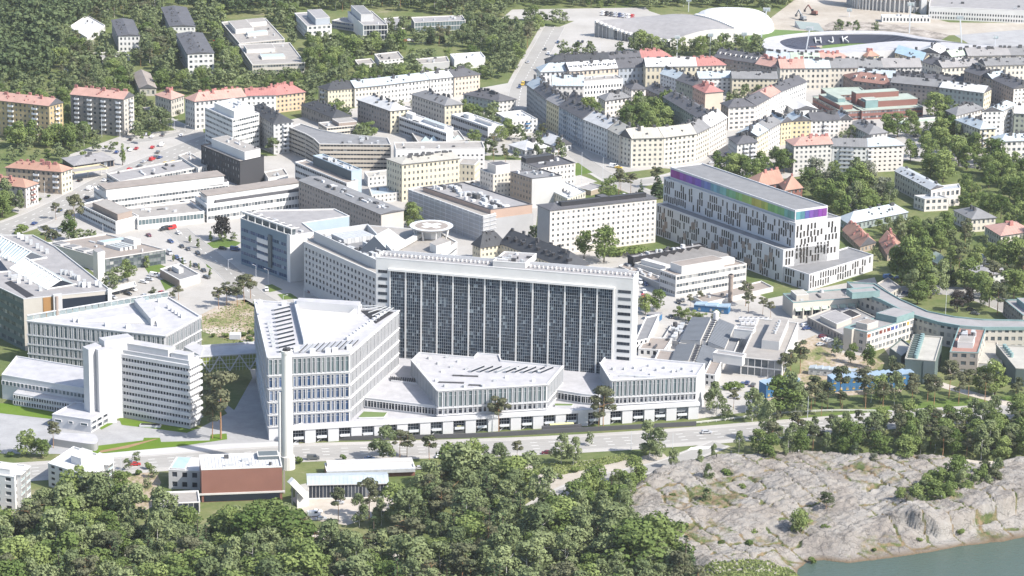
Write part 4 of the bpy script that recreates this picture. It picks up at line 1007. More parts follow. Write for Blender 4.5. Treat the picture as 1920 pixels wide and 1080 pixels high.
H('long beige roofed house with tall black chimneys by sports yard', [(1815,105),(1896,103.5)], 12, 'beige', 'r_mid', fl=1, d=16, rise=4, chim=7)
H('grey roofed house at the right edge by sports yard', [(1896,103.5),(1960,102)], 12, 'beige', 'r_grey', fl=1, d=16, rise=4, chim=4)
H('small red hipped house beside the football stand', [(1613,101),(1626,107),(1648,104)], 9, 'yellow', 'r_rust', fl=1, hips=(1,1), chim=5)
H('white blue roofed house in the row below the stadium', [(1435,108.5),(1481,111)], 14, 'white', 'r_blue', fl=2, d=13, chim=6)
H('mint green roofed house in the row below the stadium', [(1483,111.5),(1537,112.5)], 14, 'greenw', 'r_palegreen', fl=2, d=13, chim=6)
H('pinkish brown roofed house in the row below the stadium', [(1538,111.5),(1593,109.5)], 14, 'peach', 'r_pink', fl=2, d=13, chim=5, hips=(0,1))
# brick college with green copper terraces
r, q, h, _ = Q('brick_college', 'red brick college with stepped pale green roofs', [(1524,181),(1578,209),(1624,206)], 17, wall='brickred', roof='r_green', sty='band', fl=2, cat='college', trim='r_green', ng=3)
boxon(r, q, h, .12,.1,.85,.62, 2.6, 'brickred', 'r_green', 'roof_terrace', trim='r_green'); boxon(r, q, h, .3,.2,.7,.5, 5.2, 'r_copper', 'r_green', 'roof_terrace', trim='r_green')
r2, q, h, _ = Q('', '', [(1616,207),(1731,200)], 18, d=24, wall='brickred', roof='r_green', sty='band', fl=2, root=r, trim='r_green')
boxon(r, q, h, .12,.35,1,.97, 3.4, 'brickred', 'r_green', 'roof_terrace', trim='r_green'); boxon(r, q, h, .08,.7,.78,.99, 7.0, 'brickred', 'r_green', 'roof_terrace', trim='r_green'); boxon(r, q, h, .14,.3,.34,.6, 4.6, 'r_copper', 'r_green', 'roof_terrace')
Q('', '', [(1556,178),(1630,176)], 17, d=20, wall='brickred', roof='r_green', sty='band', fl=2, root=r, trim='r_green')
Q('court_building', 'long low pale green roofed wall building by the tennis court', [(1688,231.5),(1774,224.5)], 7, d=9, wall='palegrey', roof='r_palegreen', sty='none', cat='low building')
H('brown brick house with grey hipped roof at right park edge', [(1774,207.5),(1793,217),(1845,204)], 45, 'brownw', 'r_grey', fl=5, hips=(1,1), wm={1:'palepink'}, chim=8)
H('cream yellow balconied house with blue white roof at park edge', [(1792,225),(1838,242.5),(1867,240.5)], 46, 'creamy', 'r_blue', fl=5, wm={1:'creamy'}, hips=(1,1), chim=3, bal=[(1,(.3,),3)])
H('tall white house right of the cream yellow balconied house', [(1842,209),(1879,208.5),(1905,196)], 50, 'white', 'r_blue', fl=6, chim=6, rise=2.5, bal=[(1,(.5,),3)])
H('greenish house at the right edge behind the tall white house', [(1902,212.5),(1960,215)], 46, 'greenw', 'r_white', fl=5, d=13, chim=3)
H('pale block with blue white roof at the right edge by avenue', [(1859,257.5),(1877,265.5),(1965,262)], 42, 'bluew', 'r_blue', fl=4, wm={1:'offwhite'}, hips=(1,1), chim=4, sty='pw', bal=[(0,(.5,),3)])
# -- left street
H('ochre grey apartment house with orange red hipped roof by fuel station', [(11,314),(115,322.5),(135,316)], 42, 'tan', 'r_rust', fl=4, hips=(1,1), chim=7, wm={1:'creamy'}, bal=[(0,(.55,.9),3)])
H('pink roofed house at the left edge with red balconies', [(-60,338),(48,352),(71,344)], 38, 'beige', 'r_rust', fl=4, hips=(1,1), chim=3, bal=[(1,(.5,),3)], balf='brickred', wm={1:'palepink'})
r, q, h, _ = H('fuel station shop with pale roofs beside its canopy', [(117,297),(139,311),(214,300)], 12, 'brownw', 'r_mid', fl=1, rise=2, sty='glass', chim=2, hips=(1,1), name='fuel_station', cat='fuel station')
Q('fuel_canopy', 'yellow edged flat canopy over the fuel pumps', [(124,316),(140,323),(204,314)], h=5.6, z0=4.8, wall='yellow', roof='r_gravel', sty='none', cat='canopy', trim='yellow')
cr = bpy.data.objects['fuel_canopy']; pm = MB(tuple(cr.location))
for px, py in ((140,334),(165,331),(190,327),(200,325)):
    x, y = g(px, py); t = MB(tuple(cr.location)); t.box(x, y, 0, 4.85, .5, .5, 0, 0); t.build('column', ['white'], cr)
Q('low_building', 'low white kiosk building beside the black brick block', [(334,291),(372,315),(392,308)], 14, wall='white', roof='r_gravel', sty='ps', ng=4, cat='low building')
# -- villas on the right
H('cream villa with grey hipped roof among trees', [(1789,394.5),(1822,411.5),(1867,408)], 24, 'cream', 'r_grey', fl=2, hips=(1,1), chim=2, name='villa', cat='villa')
H('beige villa with pink roof below the cream villa', [(1847,424),(1877,442.5),(1935,434)], 25, 'cream', 'r_pink', fl=2, hips=(1,1), chim=3, name='villa', cat='villa')
r, q, h, ri = H('long cream school with grey roofs beside the leafy avenue', [(1678,321),(1745,356),(1768,350)], 33, 'cream', 'r_metal', fl=3, chim=4, rise=1.6, name='school_building', cat='school')
Q('', '', [(1743,350),(1746,358),(1801,352)], 33, wall='palepink', roof='r_metal', fl=2, root=r, sty='pw')
Q('', '', [(1714,366),(1734,373),(1779,370.5)], 24, wall='palepink', roof='r_metal', fl=2, root=r, sty='pw')
H('pale blue hipped roof school half hidden by trees', [(1573,408),(1592,420),(1702,398)], 14, 'teal', 'r_blue', fl=1, hips=(1,1), rise=4, chim=4, name='low_school', cat='school')
H('orange tiled terrace house left of its twin in the trees', [(1580,431),(1613,463),(1642,455)], 12, 'tan', 'r_rust', fl=1, rise=4, chim=6, name='terrace_house', cat='house')
H('orange tiled terrace house right of its twin in the trees', [(1648,452),(1664,478),(1694,466)], 12, 'tan', 'r_rust', fl=1, rise=4, chim=6, name='terrace_house', cat='house')
H('small pavilion with pale green pyramid roof in the trees', [(1738,484),(1766,499),(1778,489)], 10, 'tan', 'r_palegreen', fl=1, hips=(1,1), rise=3.5, chim=0, name='pavilion', cat='pavilion')
H('grey flat hipped villa with black chimneys at lower right trees', [(1808,503),(1845,518),(1902,509)], 18, 'palegrey', 'r_mid', fl=2, hips=(1,1), rise=1.5, chim=5, name='villa', cat='villa')
r, q, h, ri = H('red brick mansion with steep red roof behind the rainbow building', [(1398,338),(1420,350),(1470,342)], 22, 'brickred', 'r_rust', fl=2, hips=(1,0), rise=5.5, chim=3, name='mansion', cat='mansion')
H('', [(1462,346),(1472,357),(1505,352)], 20, 'brickred', 'r_rust', root=r, fl=2, hips=(1,1), rise=6, chim=1)
Q('small_house', 'small white house with grey roof among right hand trees', [(1828,479),(1836,485),(1850,482)], 10, wall='white', roof='r_blue', cat='house')
# wooden villas under white roofs
H('white roofed villa in trees behind the cream hospital', [(955,272),(985,282),(1030,276)], 12, 'palegrey', 'r_white', fl=1, hips=(1,1), rise=4, chim=4, name='villa', cat='villa')
H('white roofed villa with gable right of its white neighbour', [(1012,264),(1040,274),(1072,270)], 12, 'palegrey', 'r_white', fl=1, rise=4, chim=3, name='villa', cat='villa')
Q('small_block', 'white flat roofed small block with blue balconies', [(930,211),(960,228),(1008,223)], 25, wall='white', roof='r_white', fl=3, cat='house', bal=[(1,(.6,),3)], balf='cabin', ng=4)
H('grey green house with black roof left of small white block', [(869,177),(935,190),(967,186)], 24, 'teal', 'r_dark', fl=3, hips=(1,1), wm={1:'offwhite'}, chim=9)
# ------------------------------------------------------------------ hospital grounds
# black brick block
r, q, h, _ = Q('brick_block', 'black brick block with white roof storey', [(377,272),(450,302.5),(495,292.5)], 47, wall='blackbrick', roof='r_gravel', sty='p', fl=4, cat='hospital block', edges={1:'none'}, wm={}, trim='black')
boxon(r, q, h, .12,.25,.97,.9, 4.2, 'white', 'r_gravel'); gear(r, q, h+4.2, 7, 11, region=(.3,.35,.9,.8), single=3)
# low white buildings
def tiered(label, lo, up, hp, hu, **k):
    r, q, h, _ = Q('long_white_building', label, lo, hp, wall='white', roof='r_brown', sty='band', fl=k.pop('fl', 2), cat='hospital wing', trim='white', top=1.2)
    qq = quad_pts(up, h+hu); mb = MB(tuple(r.location)); mb.prism(qq, h-.6, h+hu, 0, 1); i = inset(qq, -.5)
    mb.prism(i, h+hu, h+hu+.35, 2, 1); mb.build('upper_storey', ['white', 'r_brown', 'r_brown'], r)
    gl = MB(tuple(r.location)); wl = MB(tuple(r.location)); facade(wl, gl, quad_at(qq, 0, -.02), quad_at(qq, 1, -.02), h+hu-1.3, h+hu-.1, 1, 40, (1,.9,.7,.15,.05,'glass'), 0)
    wl.build('clerestory', ['white'], r); gl.build('windows', ['glass'], r, 'stuff')
    if k.get('long', True):
        a, b = Vector(q[1]), Vector(q[2]); u = (b-a).normalized(); n_ = Vector((-u.y, u.x))
        m = MB(tuple(r.location)); p0 = a+u*6+n_*2.6; p1 = b-n_*(-2.6); c = (p0+p1)/2
        m.box(c.x, c.y, h-.6, h+1.0, (p1-p0).length, 1.6, math.atan2(u.y, u.x), 0); m.build('roof_duct', ['r_dark'], r)
    return r, q, h
tiered('rear long white hospital wing with brown roof strips', [(176,350),(202,369.5),(429,341)], [(186,346),(199,355),(420,329.5)], 27, 4.0)
tiered('front long white hospital wing with brown roof strips', [(366,366),(388,383.5),(565,359)], [(376,359),(388,367),(562,342)], 34, 4.0)
r, q, h, _ = Q('corner_building', 'white corner building with dark brown roof box by the avenue', [(150,383),(217,415),(260,404)], 24, wall='white', roof='r_gravel', sty='bandd', fl=2, edges={1:'none'}, cat='hospital wing', trim='white', ng=3)
boxon(r, q, h, .28,.12,.98,.75, 3.2, 'brownw', 'r_gravel', trim='brownw')
Q('link_building', 'low white link with tall louvred window band', [(258,409),(383,396)], 22, d=22, wall='white', roof='r_gravel', sty='gg', fl=1, cat='hospital wing', bot=2.2, top=1, ng=6, trim='white')
Q('link_building', 'brown decked low roof with skylights between the white wings', [(270,384),(296,396),(384,386)], 10, wall='offwhite', roof='r_brown', sty='none', cat='low building', ng=10)
Q('service_building', 'flat grey service roof behind the black brick block', [(200,325),(225,340),(375,312)], 12, wall='white', roof='r_mid', sty='band', fl=1, cat='service building', ng=8)
Q('service_building', 'low white building with grey roof right of black brick block', [(495,322),(503,334),(540,327)], 14, wall='white', roof='r_gravel', sty='none', cat='low building', ng=2)
# blue-white lab
r, q, h, _ = Q('lab_building', 'white banded lab with pale blue roof block', [(553,303.5),(650,343),(671,338)], 48, wall='palegrey', roof='r_brown', sty='bandd', fl=4, cat='laboratory', edges={1:'none'}, trim='white')
Q('', '', [(587,291.5),(659,320.5),(678,317)], 64, wall='sky', roof='r_metal', sty='none', root=r, trim='sky', foot=False, ng=14, wm={0:'slate'})
# long taupe slab
r, q, h, ri = Q('taupe_slab', 'long taupe hospital slab with dark grey roof and vents', [(560,338.5),(715,402.5),(757,395)], 60, wall='taupe', roof='r_grey', rt='gable', rise=1.0, sty='ps', fl=6, n=(30,3,30,3), edges={1:'none'}, wm={1:'beige'}, cat='hospital block', hips=(0,0))
gear(r, q, h+.6, 26, 8, 1.2, region=(.1,.3,.97,.6), single=6)
# blue glass building
r, q, h, _ = Q('blue_glass_building', 'blue glass hospital block with white end wall', [(451,408.5),(546,441.5),(590,434.5),(568,417.5),(655,404.5),(627,391),(482,394)], 88, wall='blueglass', roof='r_mid', sty='bluegl', fl=5, cat='hospital block', edges={1:'none',2:'none',3:'none',4:'none',5:'none',6:'none'}, wm={1:'white',2:'white',3:'sky',4:'white'}, trim='white', top=4)
gear(r, [q[0],q[1],q[2],q[6]], h-.6, 12, 6, single=3)
mb = MB(tuple(r.location)); a, b = Vector(q[0]), Vector(q[1]); u = (b-a).normalized(); n_ = Vector((-u.y, u.x))
for i in range(8):
    p = a+(b-a)*(i/7.0); mb.bar((*(p+n_*.2), h), (*(p+n_*.2), h+3.4), .5); mb.bar((*(p+n_*.2), h+3.3), (*(p+n_*5), h+3.3), .3)
mb.bar((*(a+n_*.2), h+3.4), (*(b+n_*.2), h+3.4), .7); mb.build('roof_frame', ['white'], r)
boxon(r, [q[0],q[1],q[2],q[6]], h, .05,.12,.95,.3, 3.2, 'slate', 'r_grey')
for k in range(3):
    p0 = a+(b-a)*.34-n_*.35; p1 = a+(b-a)*.56-n_*.35; c = (p0+p1)/2; z = h*(.62-.17*k)
    m = MB(tuple(r.location)); m.box(c.x, c.y, z, z+2.3, (p1-p0).length, .5, math.atan2(u.y, u.x), 0, bottom=True); m.build('white_panel', ['white'], r)
p0 = a+(b-a)*.57-n_*.5; p1 = a+(b-a)*.63-n_*.5; c = (p0+p1)/2
m = MB(tuple(r.location)); m.box(c.x, c.y, 4, h*.86, (p1-p0).length, .9, math.atan2(u.y, u.x), 0); m.build('stair_bay', ['slate'], r)
e = b-n_*.3-u*1.2; m = MB(tuple(r.location)); m.box(e.x, e.y, 0, h+.4, 2.6, 1.0, math.atan2(u.y, u.x), 0); m.build('corner_fin', ['white'], r)
# grey white main hospital with helipad
r, q, h, _ = Q('helipad_hospital', 'pale grey hospital with roof plant in front of the helipad', [(570,452.5),(705,512.5),(800,498),(857,453),(818,432),(680,421),(590,434)], 96, wall='palegrey', roof='r_gravel', sty='bandd', fl=6, cat='hospital block', trim='white', wm={0:'palegrey',2:'white'}, edges={0:'pd',2:'bandd'}, bot=4, top=2)
hp2 = h+4.2
qq = [g(x, y, hp2) for x, y in ((588,433.5),(705,487),(745,478),(690,419.5))]
mb = MB(tuple(r.location)); o_ = qq; i_ = inset(qq, .6)
for k in range(4):
    j = (k+1) % 4
    mb.face([(*o_[k],h-.6),(*o_[j],h-.6),(*o_[j],hp2),(*o_[k],hp2)], 0); mb.face([(*o_[k],hp2),(*o_[j],hp2),(*i_[j],hp2),(*i_[k],hp2)], 0)
    mb.face([(*i_[k],hp2),(*i_[j],hp2),(*i_[j],h+1),(*i_[k],h+1)], 0)
mb.face([(*p, h+1) for p in i_], 1); mb.build('plant_deck', ['palegrey','r_grey'], r)
ang = math.atan2(qq[1][1]-qq[0][1], qq[1][0]-qq[0][0])
for k in range(8):
    x, y = quad_at(qq, .2+.0*k, .28+k*.08); m = MB(tuple(r.location)); m.box(x, y, h+.9, h+3.4, 12, 2.0, ang, 0, 1); m.build('cooling_unit', ['unit_white' if k % 2 else 'unit','unit'], r)
gear(r, qq, h+1, 34, 12, 1.5, region=(.05,.06,.95,.22), single=8); gear(r, qq, h+1, 14, 13, 1.6, region=(.4,.3,.9,.9), single=3)
# glass pyramid roof light
x, y = quad_at(qq, .52, .78); mb = MB(tuple(r.location)); zb = h+.8
P_ = [(-8,-9,0),(8,-9,0),(16,9,0),(-2,9,0)]; ap = [(0,-6,7.5),(6,8,7.5)]
def W_(p): return (x+p[0], y+p[1], zb+p[2])
mb.face([W_(P_[0]),W_(P_[1]),W_(ap[0])], 1); mb.face([W_(P_[1]),W_(P_[2]),W_(ap[1]),W_(ap[0])], 0); mb.face([W_(P_[2]),W_(P_[3]),W_(ap[1])], 0); mb.face([W_(P_[3]),W_(P_[0]),W_(ap[0]),W_(ap[1])], 0)
mb.build('glass_pyramid', ['glass_pale','glass_dark'], r)
for k in range(7):
    m = MB(tuple(r.location)); s = k/6.0
    p0 = Vector(W_(P_[1])).lerp(Vector(W_(P_[2])), s); p1 = Vector(W_(ap[0])).lerp(Vector(W_(ap[1])), s); m.bar(tuple(p0+Vector((0,0,.15))), tuple(p1+Vector((0,0,.15))), .35); m.build('glazing_bar', ['white'], r)
hh = [g(x_, y_, h+3.5) for x_, y_ in ((806,455),(818,461),(845,452),(826,445))]
mb = MB(tuple(r.location)); mb.prism(hh, h-.6, h+3.5, 0, 1); mb.build('stair_house', ['white','r_gravel'], r)
a_, b_ = g(735,468,h+1.5), g(800,432,h+1.5)
mb = MB(tuple(r.location)); mb.bar((*a_, h+1), (*b_, h+1), 2.2); mb.build('roof_walkway', ['offwhite'], r)
# helipad
HZ = h+5.2; hx, hy = g(809, 423, HZ)
hr_ = 41.5*mpp(440)*1.0
hr_ = abs(g(850, 423, HZ)[0]-g(768, 423, HZ)[0])/2
hl = thing('helipad', 'round helipad disc with white cross on the hospital roof', 'helipad', (hx, hy, h))
mb = MB((hx, hy, h)); mb.cyl(hx, hy, HZ-.9, HZ, hr_-1, hr_-.2, 40, 0); mb.build('deck', ['offwhite'], hl)
mb = MB((hx, hy, h)); n_ = 48
for rr0, rr1, m_, z_ in ((0, hr_-2.6, 0, .03), (hr_-2.2, hr_-1.6, 1, .05), (hr_-1.2, hr_, 2, .06)):
    for i in range(n_):
        a0, a1 = 2*math.pi*i/n_, 2*math.pi*(i+1)/n_; c0, s0, c1, s1 = math.cos(a0), math.sin(a0), math.cos(a1), math.sin(a1)
        if rr0 == 0: mb.face([(hx,hy,HZ+z_),(hx+c0*rr1,hy+s0*rr1,HZ+z_),(hx+c1*rr1,hy+s1*rr1,HZ+z_)], m_)
        else: mb.face([(hx+c0*rr0,hy+s0*rr0,HZ+z_),(hx+c0*rr1,hy+s0*rr1,HZ+z_),(hx+c1*rr1,hy+s1*rr1,HZ+z_),(hx+c1*rr0,hy+s1*rr0,HZ+z_)], m_)
mb.build('landing_surface', ['r_brown','paint','rail'], hl)
mb = MB((hx, hy, h)); ca, sa = math.cos(.75), math.sin(.75)
def rotp(p): return (hx+p[0]*ca-p[1]*sa, hy+p[0]*sa+p[1]*ca, HZ+.1)
k = hr_*.5; t = hr_*.16
mb.face([rotp(p) for p in ((-k,-t),(k,-t),(k,t),(-k,t))], 0)
mb.face([rotp(p) for p in ((-t,t),(t,t),(t,k),(-t,k))], 0); mb.face([rotp(p) for p in ((-t,-k),(t,-k),(t,-t),(-t,-t))], 0)
mb.build('cross_marking', ['paint'], hl)
for i in range(8):
    a0 = i*math.pi/4+.3; m = MB((hx, hy, h)); m.bar((hx+math.cos(a0)*hr_*.75, hy+math.sin(a0)*hr_*.75, h-.6), (hx+math.cos(a0)*hr_*.85, hy+math.sin(a0)*hr_*.85, HZ-.6), .6); m.build('support_leg', ['white'], hl)
mb = MB((hx, hy, h)); mb.cyl(hx, hy, h-.6, HZ-.8, hr_*.45, n=8); mb.build('support_core', ['white'], hl)
# scaffolded building
r, q, h, _ = Q('scaffolded_hospital', 'hospital block wrapped in pale scaffold netting with pink storey', [(765,354.5),(906,405),(930,399.5)], 50, wall='net', roof='r_gravel', sty='none', cat='hospital block', trim='white')
r2, q2, h2, _ = Q('', '', [(793,350),(920,392.5),(998,382.5)], h=h+2.0, wall='pinkw', roof='r_mid', sty='none', root=r, foot=True, trim='r_dark', wm={1:'pinkw'})
mb = MB(tuple(r.location)); mb.prism(inset(q2, -.5), 0, h2-5.0, 0, 1); mb.build('netting', ['net','r_gravel'], r)
gear(r, q2, h2-.6, 46, 21, 1.5, region=(.08,.1,.95,.6), single=12)
mb = MB(tuple(r.location))   # scaffold poles and decks in front of the netting
for e in (0, 1):
    a, b = Vector(q[e]), Vector(q[e+1]); L = (b-a).length; u = (b-a)/L; n_ = Vector((u.y, -u.x))
    for i in range(int(L/5)+1):
        p = a+u*min(L, i*5.0)+n_*.5; mb.bar((*p, 0), (*p, h+.8), .14)
    for z in np.arange(2.2, h, 2.2): mb.bar((*(a+n_*.5), z), (*(b+n_*.5), z), .16)
mb.build('scaffold', ['rail'], r, 'stuff')
# cream hospital cluster
r, q, h, _ = Q('hospital_block', 'cream block with black roof at the back of the cluster', [(1008,314.5),(1079,305)], 40, d=18, wall='palepink', roof='r_dark', sty='ps', fl=4, cat='hospital block', ng=5, trim='r_dark'); boxon(r, q, h, .0,.7,.75,.98, 2.4, 'black', 'r_black', trim='black')
r, q, h, _ = Q('hospital_block', 'tall cream block with blank white and grey end wall', [(957,321.5),(997.5,334.5),(1054,328.5)], 56, wall='tan', roof='r_grey', sty='ps', fl=5, cat='hospital block', edges={1:'none'}, wm={1:'palegrey'}, ng=8, trim='r_dark')
r, q, h, _ = Q('hospital_block', 'cream block with dark roof room left of the cluster', [(900,317.5),(925,326.5),(960,322)], 48, wall='palepink', roof='r_grey', sty='ps', fl=5, cat='hospital block', ng=2, wm={1:'cream'})
boxon(r, q, h, .35,.15,.98,.9, 4.5, 'palepink', 'r_dark')
r, q, h, _ = Q('hospital_wing', 'low cream wing with shiny metal roof and white vents', [(1027,354),(1064,372),(1098,358.5)], 26, wall='cream', roof='r_white', sty='ps', fl=2, cat='hospital wing', trim='r_metal', ng=3)
for k in range(5): boxon(r, q, h, .12+.16*k,.35,.2+.16*k,.75, 1.5, 'white', 'r_white', 'roof_vent_box')
Q('hospital_wing', 'low beige wing beside the scaffolded building', [(868,341),(907,355),(931,351.5)], 18, wall='palepink', roof='r_gravel', sty='ps', fl=2, cat='hospital wing', ng=3)
Q('low_building', 'small brown roofed kiosk by trees right of the cream cluster', [(1078,350),(1108,357),(1135,349)], 10, wall='tan', roof='r_mid', sty='none', cat='low building')
# white eight storey block
r, q, h, ri = Q('white_block', 'white eight storey block with rows of small windows and black roof', [(1008,384.5),(1031.5,394.5),(1231,372)], 84, wall='palepink', roof='r_dark', rt='gable', hips=(1,1), rise=1.6, sty='ps', fl=8, n=(2,21,2,21), cat='hospital block', wm={0:'greyw'}, top=.6, chim=0, edges={0:'none'})  # greyw left end: its shade is put into the wall colour
gear(r, q, h+1.2, 8, 4, 1.0, region=(.3,.05,.6,.95))
boxon(r, q, h, .62,.12,.85,.92, 3.0, 'black', 'r_black', drop=-.5, trim='black'); boxon(r, q, h, .3,.5,.8,.58, 3.2, 'black', 'r_dark', drop=-.5, trim='black')
# rainbow building
def strips(root, a, b, z0, z1, fl, seed, m='shade', dens=.42, cw=1.75, wmesh=None):
    rr = random.Random(seed); ax, ay = a; L = math.hypot(b[0]-ax, b[1]-ay); u = ((b[0]-ax)/L, (b[1]-ay)/L); nrm = (u[1], -u[0]); ang = math.atan2(u[1], u[0]); fh = (z1-z0)/fl; out = []
    for f in range(fl):
        t = 1.2+rr.random()
        while t < L-2:
            run = rr.choice((2,3,3,4)); 
            for i in range(run):
                if t > L-2: break
                if rr.random() < .92: out.append(((ax+u[0]*t+nrm[0]*.04, ay+u[1]*t+nrm[1]*.04, z0+f*fh+fh*.08+rr.choice((0,0,0,-.15))*fh), ang, fh*.86))
                t += cw
            if rr.random() > dens: t += cw*rr.choice((1,2,2,3))
    return out
def strip_mesh(hgt, wid=.95):
    key = ('strip', round(hgt, 1), wid)
    if key not in USED:
        mb = MB(); mb.face([(-wid/2,0,0),(wid/2,0,0),(wid/2,0,hgt),(-wid/2,0,hgt)], 0)
        for x0, x1 in ((-wid/2-.08,-wid/2),(wid/2,wid/2+.08)): mb.face([(x0,-.06,0),(x1,-.06,0),(x1,-.06,hgt),(x0,-.06,hgt)], 1)
        mb.face([(-wid/2,-.06,hgt*.48),(wid/2,-.06,hgt*.48),(wid/2,-.06,hgt*.52),(-wid/2,-.06,hgt*.52)], 1)
        USED[key] = mb.mesh('strip_window', ['shade', 'frame_dark'])
    return USED[key]
hB = hpx(1517, 514, 31); hL = hB+hpx(1470, 468, 31)*.98; hM = hL+12.8; hT = hM+6.0
rain, qL, _, _ = Q('rainbow_building', 'white tower block with vertical slit windows and rainbow top storey', [(1231,381.5),(1469,468),(1552,456)], h=hL, wall='cgi', roof='r_grey', sty='none', cat='hospital block', trim='cgi')
qM = [quad_at(qL, u, v) for u, v in ((-.035,.25),(1,.25),(1,1.27),(-.035,1.27))]
qT = [quad_at(qM, u, v) for u, v in ((.03,.06),(.975,.06),(.975,.78),(.03,.78))]
def tier(q, z0, z1):
    wl = MB(tuple(rain.location)); [facade(wl, None, q[e], q[(e+1) % 4], z0, z1, 0, 0, STY['p']) for e in range(4)]; wl.build('wall', ['cgi'], rain); roof_flat(rain, q, z1, 'r_grey', 'cgi')
tier(qM, 0, hM); tier(qT, hM-.6, hT); FOOT.append(qM)
_, qB, _, _ = Q('', '', [(1470,499),(1517.5,514.5),(1637.5,477.5)], h=hB, wall='cgi', roof='r_grey', sty='none', root=rain, trim='cgi')
allw = []
allw += strips(rain, qM[0], qM[1], hL+.3, hM-.8, 3, 3); allw += strips(rain, qM[1], qM[2], hB+3, hM-.8, 5, 4, dens=.35, cw=2.1)
allw += strips(rain, qL[0], qL[1], .5, hL-.8, 4, 5); allw += strips(rain, qL[1], qL[2], hB, hL-.8, 2, 6)
allw += strips(rain, qB[0], qB[1], .5, hB-.5, 2, 7); allw += strips(rain, qB[1], qB[2], .8, hB-.5, 2, 8, dens=.5, cw=2.0)
ox, oy, _ = rain.location
allw.sort(key=lambda t: t[0][1])
for i, (p, a, hg) in enumerate(allw[:300]): link('strip_window', strip_mesh(hg), rain, (p[0]-ox, p[1]-oy, p[2]), a)
mb = MB(tuple(rain.location))
for p, a, hg in allw[300:]:
    mb.box(p[0], p[1], p[2], p[2]+hg, .95, .06, a, 0)
if mb.f: mb.build('strip_windows', ['shade'], rain, 'stuff')
cols = [(.30,.04,.30),(.28,.07,.42),(.24,.09,.48),(.20,.10,.50),(.16,.22,.52),(.16,.38,.48),(.17,.44,.42),(.18,.45,.24),(.24,.50,.16),(.34,.52,.13),(.50,.46,.08),(.44,.52,.10),(.22,.48,.16),(.20,.47,.2),(.16,.40,.36)]
colr = [(.12,.30,.34),(.11,.27,.33),(.11,.12,.34),(.18,.09,.34),(.21,.06,.31),(.24,.07,.31)]
def panel_row(a, b, cl, seed):
    L = math.hypot(b[0]-a[0], b[1]-a[1]); u = ((b[0]-a[0])/L, (b[1]-a[1])/L); n_ = (u[1], -u[0]); ang = math.atan2(u[1], u[0]); np_ = int(L/2.6); w_ = (L-1)/np_
    z0, z1 = hM+.9, hT-1.1
    for i in range(np_):
        t = .5+(i+.5)*w_; s = (i+.5)/np_*len(cl); k = min(len(cl)-1, int(s)); jit = 1+.16*math.sin(i*2.3+seed)
        c = tuple(min(.9, v*jit*.72) for v in cl[k]); nm = 'panel_%s_%d_%d' % (seed, k, i % 3)
        mat(nm, c, .35, .05, .5)
        m = MB((ox, oy, 0)); m.box(a[0]+u[0]*t+n_[0]*.06, a[1]+u[1]*t+n_[1]*.06, z0, z1, w_-.12, .2, ang, 0, bottom=True); m.build('coloured_panel', [nm], rain)
panel_row(qT[0], qT[1], cols, 1); panel_row(qT[1], qT[2], colr, 2)
rp = random.Random(5)
for e, (z0, z1) in (('L', (3, 7)), ('L', (9, 13))):
    a, b = qL[0], qL[1]; L = math.hypot(b[0]-a[0], b[1]-a[1]); u = ((b[0]-a[0])/L, (b[1]-a[1])/L); ang = math.atan2(u[1], u[0])
    for i in range(9):
        t = rp.uniform(6, L-8); m = MB((ox, oy, 0)); zz = rp.uniform(1, hL-6); m.box(a[0]+u[0]*t+u[1]*.1, a[1]+u[1]*t-u[0]*.1, zz, zz+3.6, 2.6, .12, ang, 0, bottom=True); m.build('louvre_panel', ['brownw'], rain)
# sawtooth laboratory
r, q, h, _ = Q('black_bar', 'long black box with pipes on top behind the sawtooth roof', [(1177,478),(1188,482.5),(1323,459.5)], 30, wall='black', roof='r_mid', sty='none', cat='plant building', trim='black', ng=16)
r, q, h, _ = Q('sawtooth_hall', 'sawtooth roofed hall between black box and white offices', [(1190,493),(1258,512),(1372,484)], 20, wall='offwhite', roof='r_mid', sty='none', cat='hall', trim='offwhite')
for k in range(7):
    v0, v1 = .1+k*.125, .1+k*.125+.105; mb = MB(tuple(r.location))
    a, b, c, d = quad_at(q, .18, v0), quad_at(q, .98, v0), quad_at(q, .98, v1), quad_at(q, .18, v1); z = h-.6
    mb.face([(*a,z),(*b,z),(*c,z+3),(*d,z+3)], 0); mb.face([(*c,z),(*d,z),(*d,z+3),(*c,z+3)], 1); mb.face([(*b,z),(*c,z),(*c,z+3)], 0); mb.face([(*d,z),(*a,z),(*d,z+3)], 0); mb.build('sawtooth', ['r_gravel','glass_dark'], r)
boxon(r, q, h, .12,.03,.8,.12, 2.2, 'white', 'r_white')
r, q, h, _ = Q('office_building', 'white three storey office with brown roof right of glass tower', [(1237,505.5),(1267.5,516.5),(1400,494)], 41, wall='offwhite', roof='r_brown', sty='band', fl=3, cat='office building', trim='offwhite', ng=2, wm={0:'palegrey'})
boxon(r, q, h, .12,.12,.82,.72, 3.4, 'white', 'r_brown'); boxon(r, q, h, .25,.76,.6,.92, 2.2, 'white', 'r_white')
Q('canopy_building', 'long low grey canopy building left of the white office', [(1160,498),(1236,530),(1250,524)], 14, wall='greyw', roof='r_brown', sty='none', cat='low building', trim='offwhite', ng=14)
Q('low_building', 'low brown roofed plinth behind the brown chimney', [(1300,556),(1322,568),(1450,538)], 9, wall='offwhite', roof='r_brown', sty='none', cat='low building', trim='offwhite', ng=4)
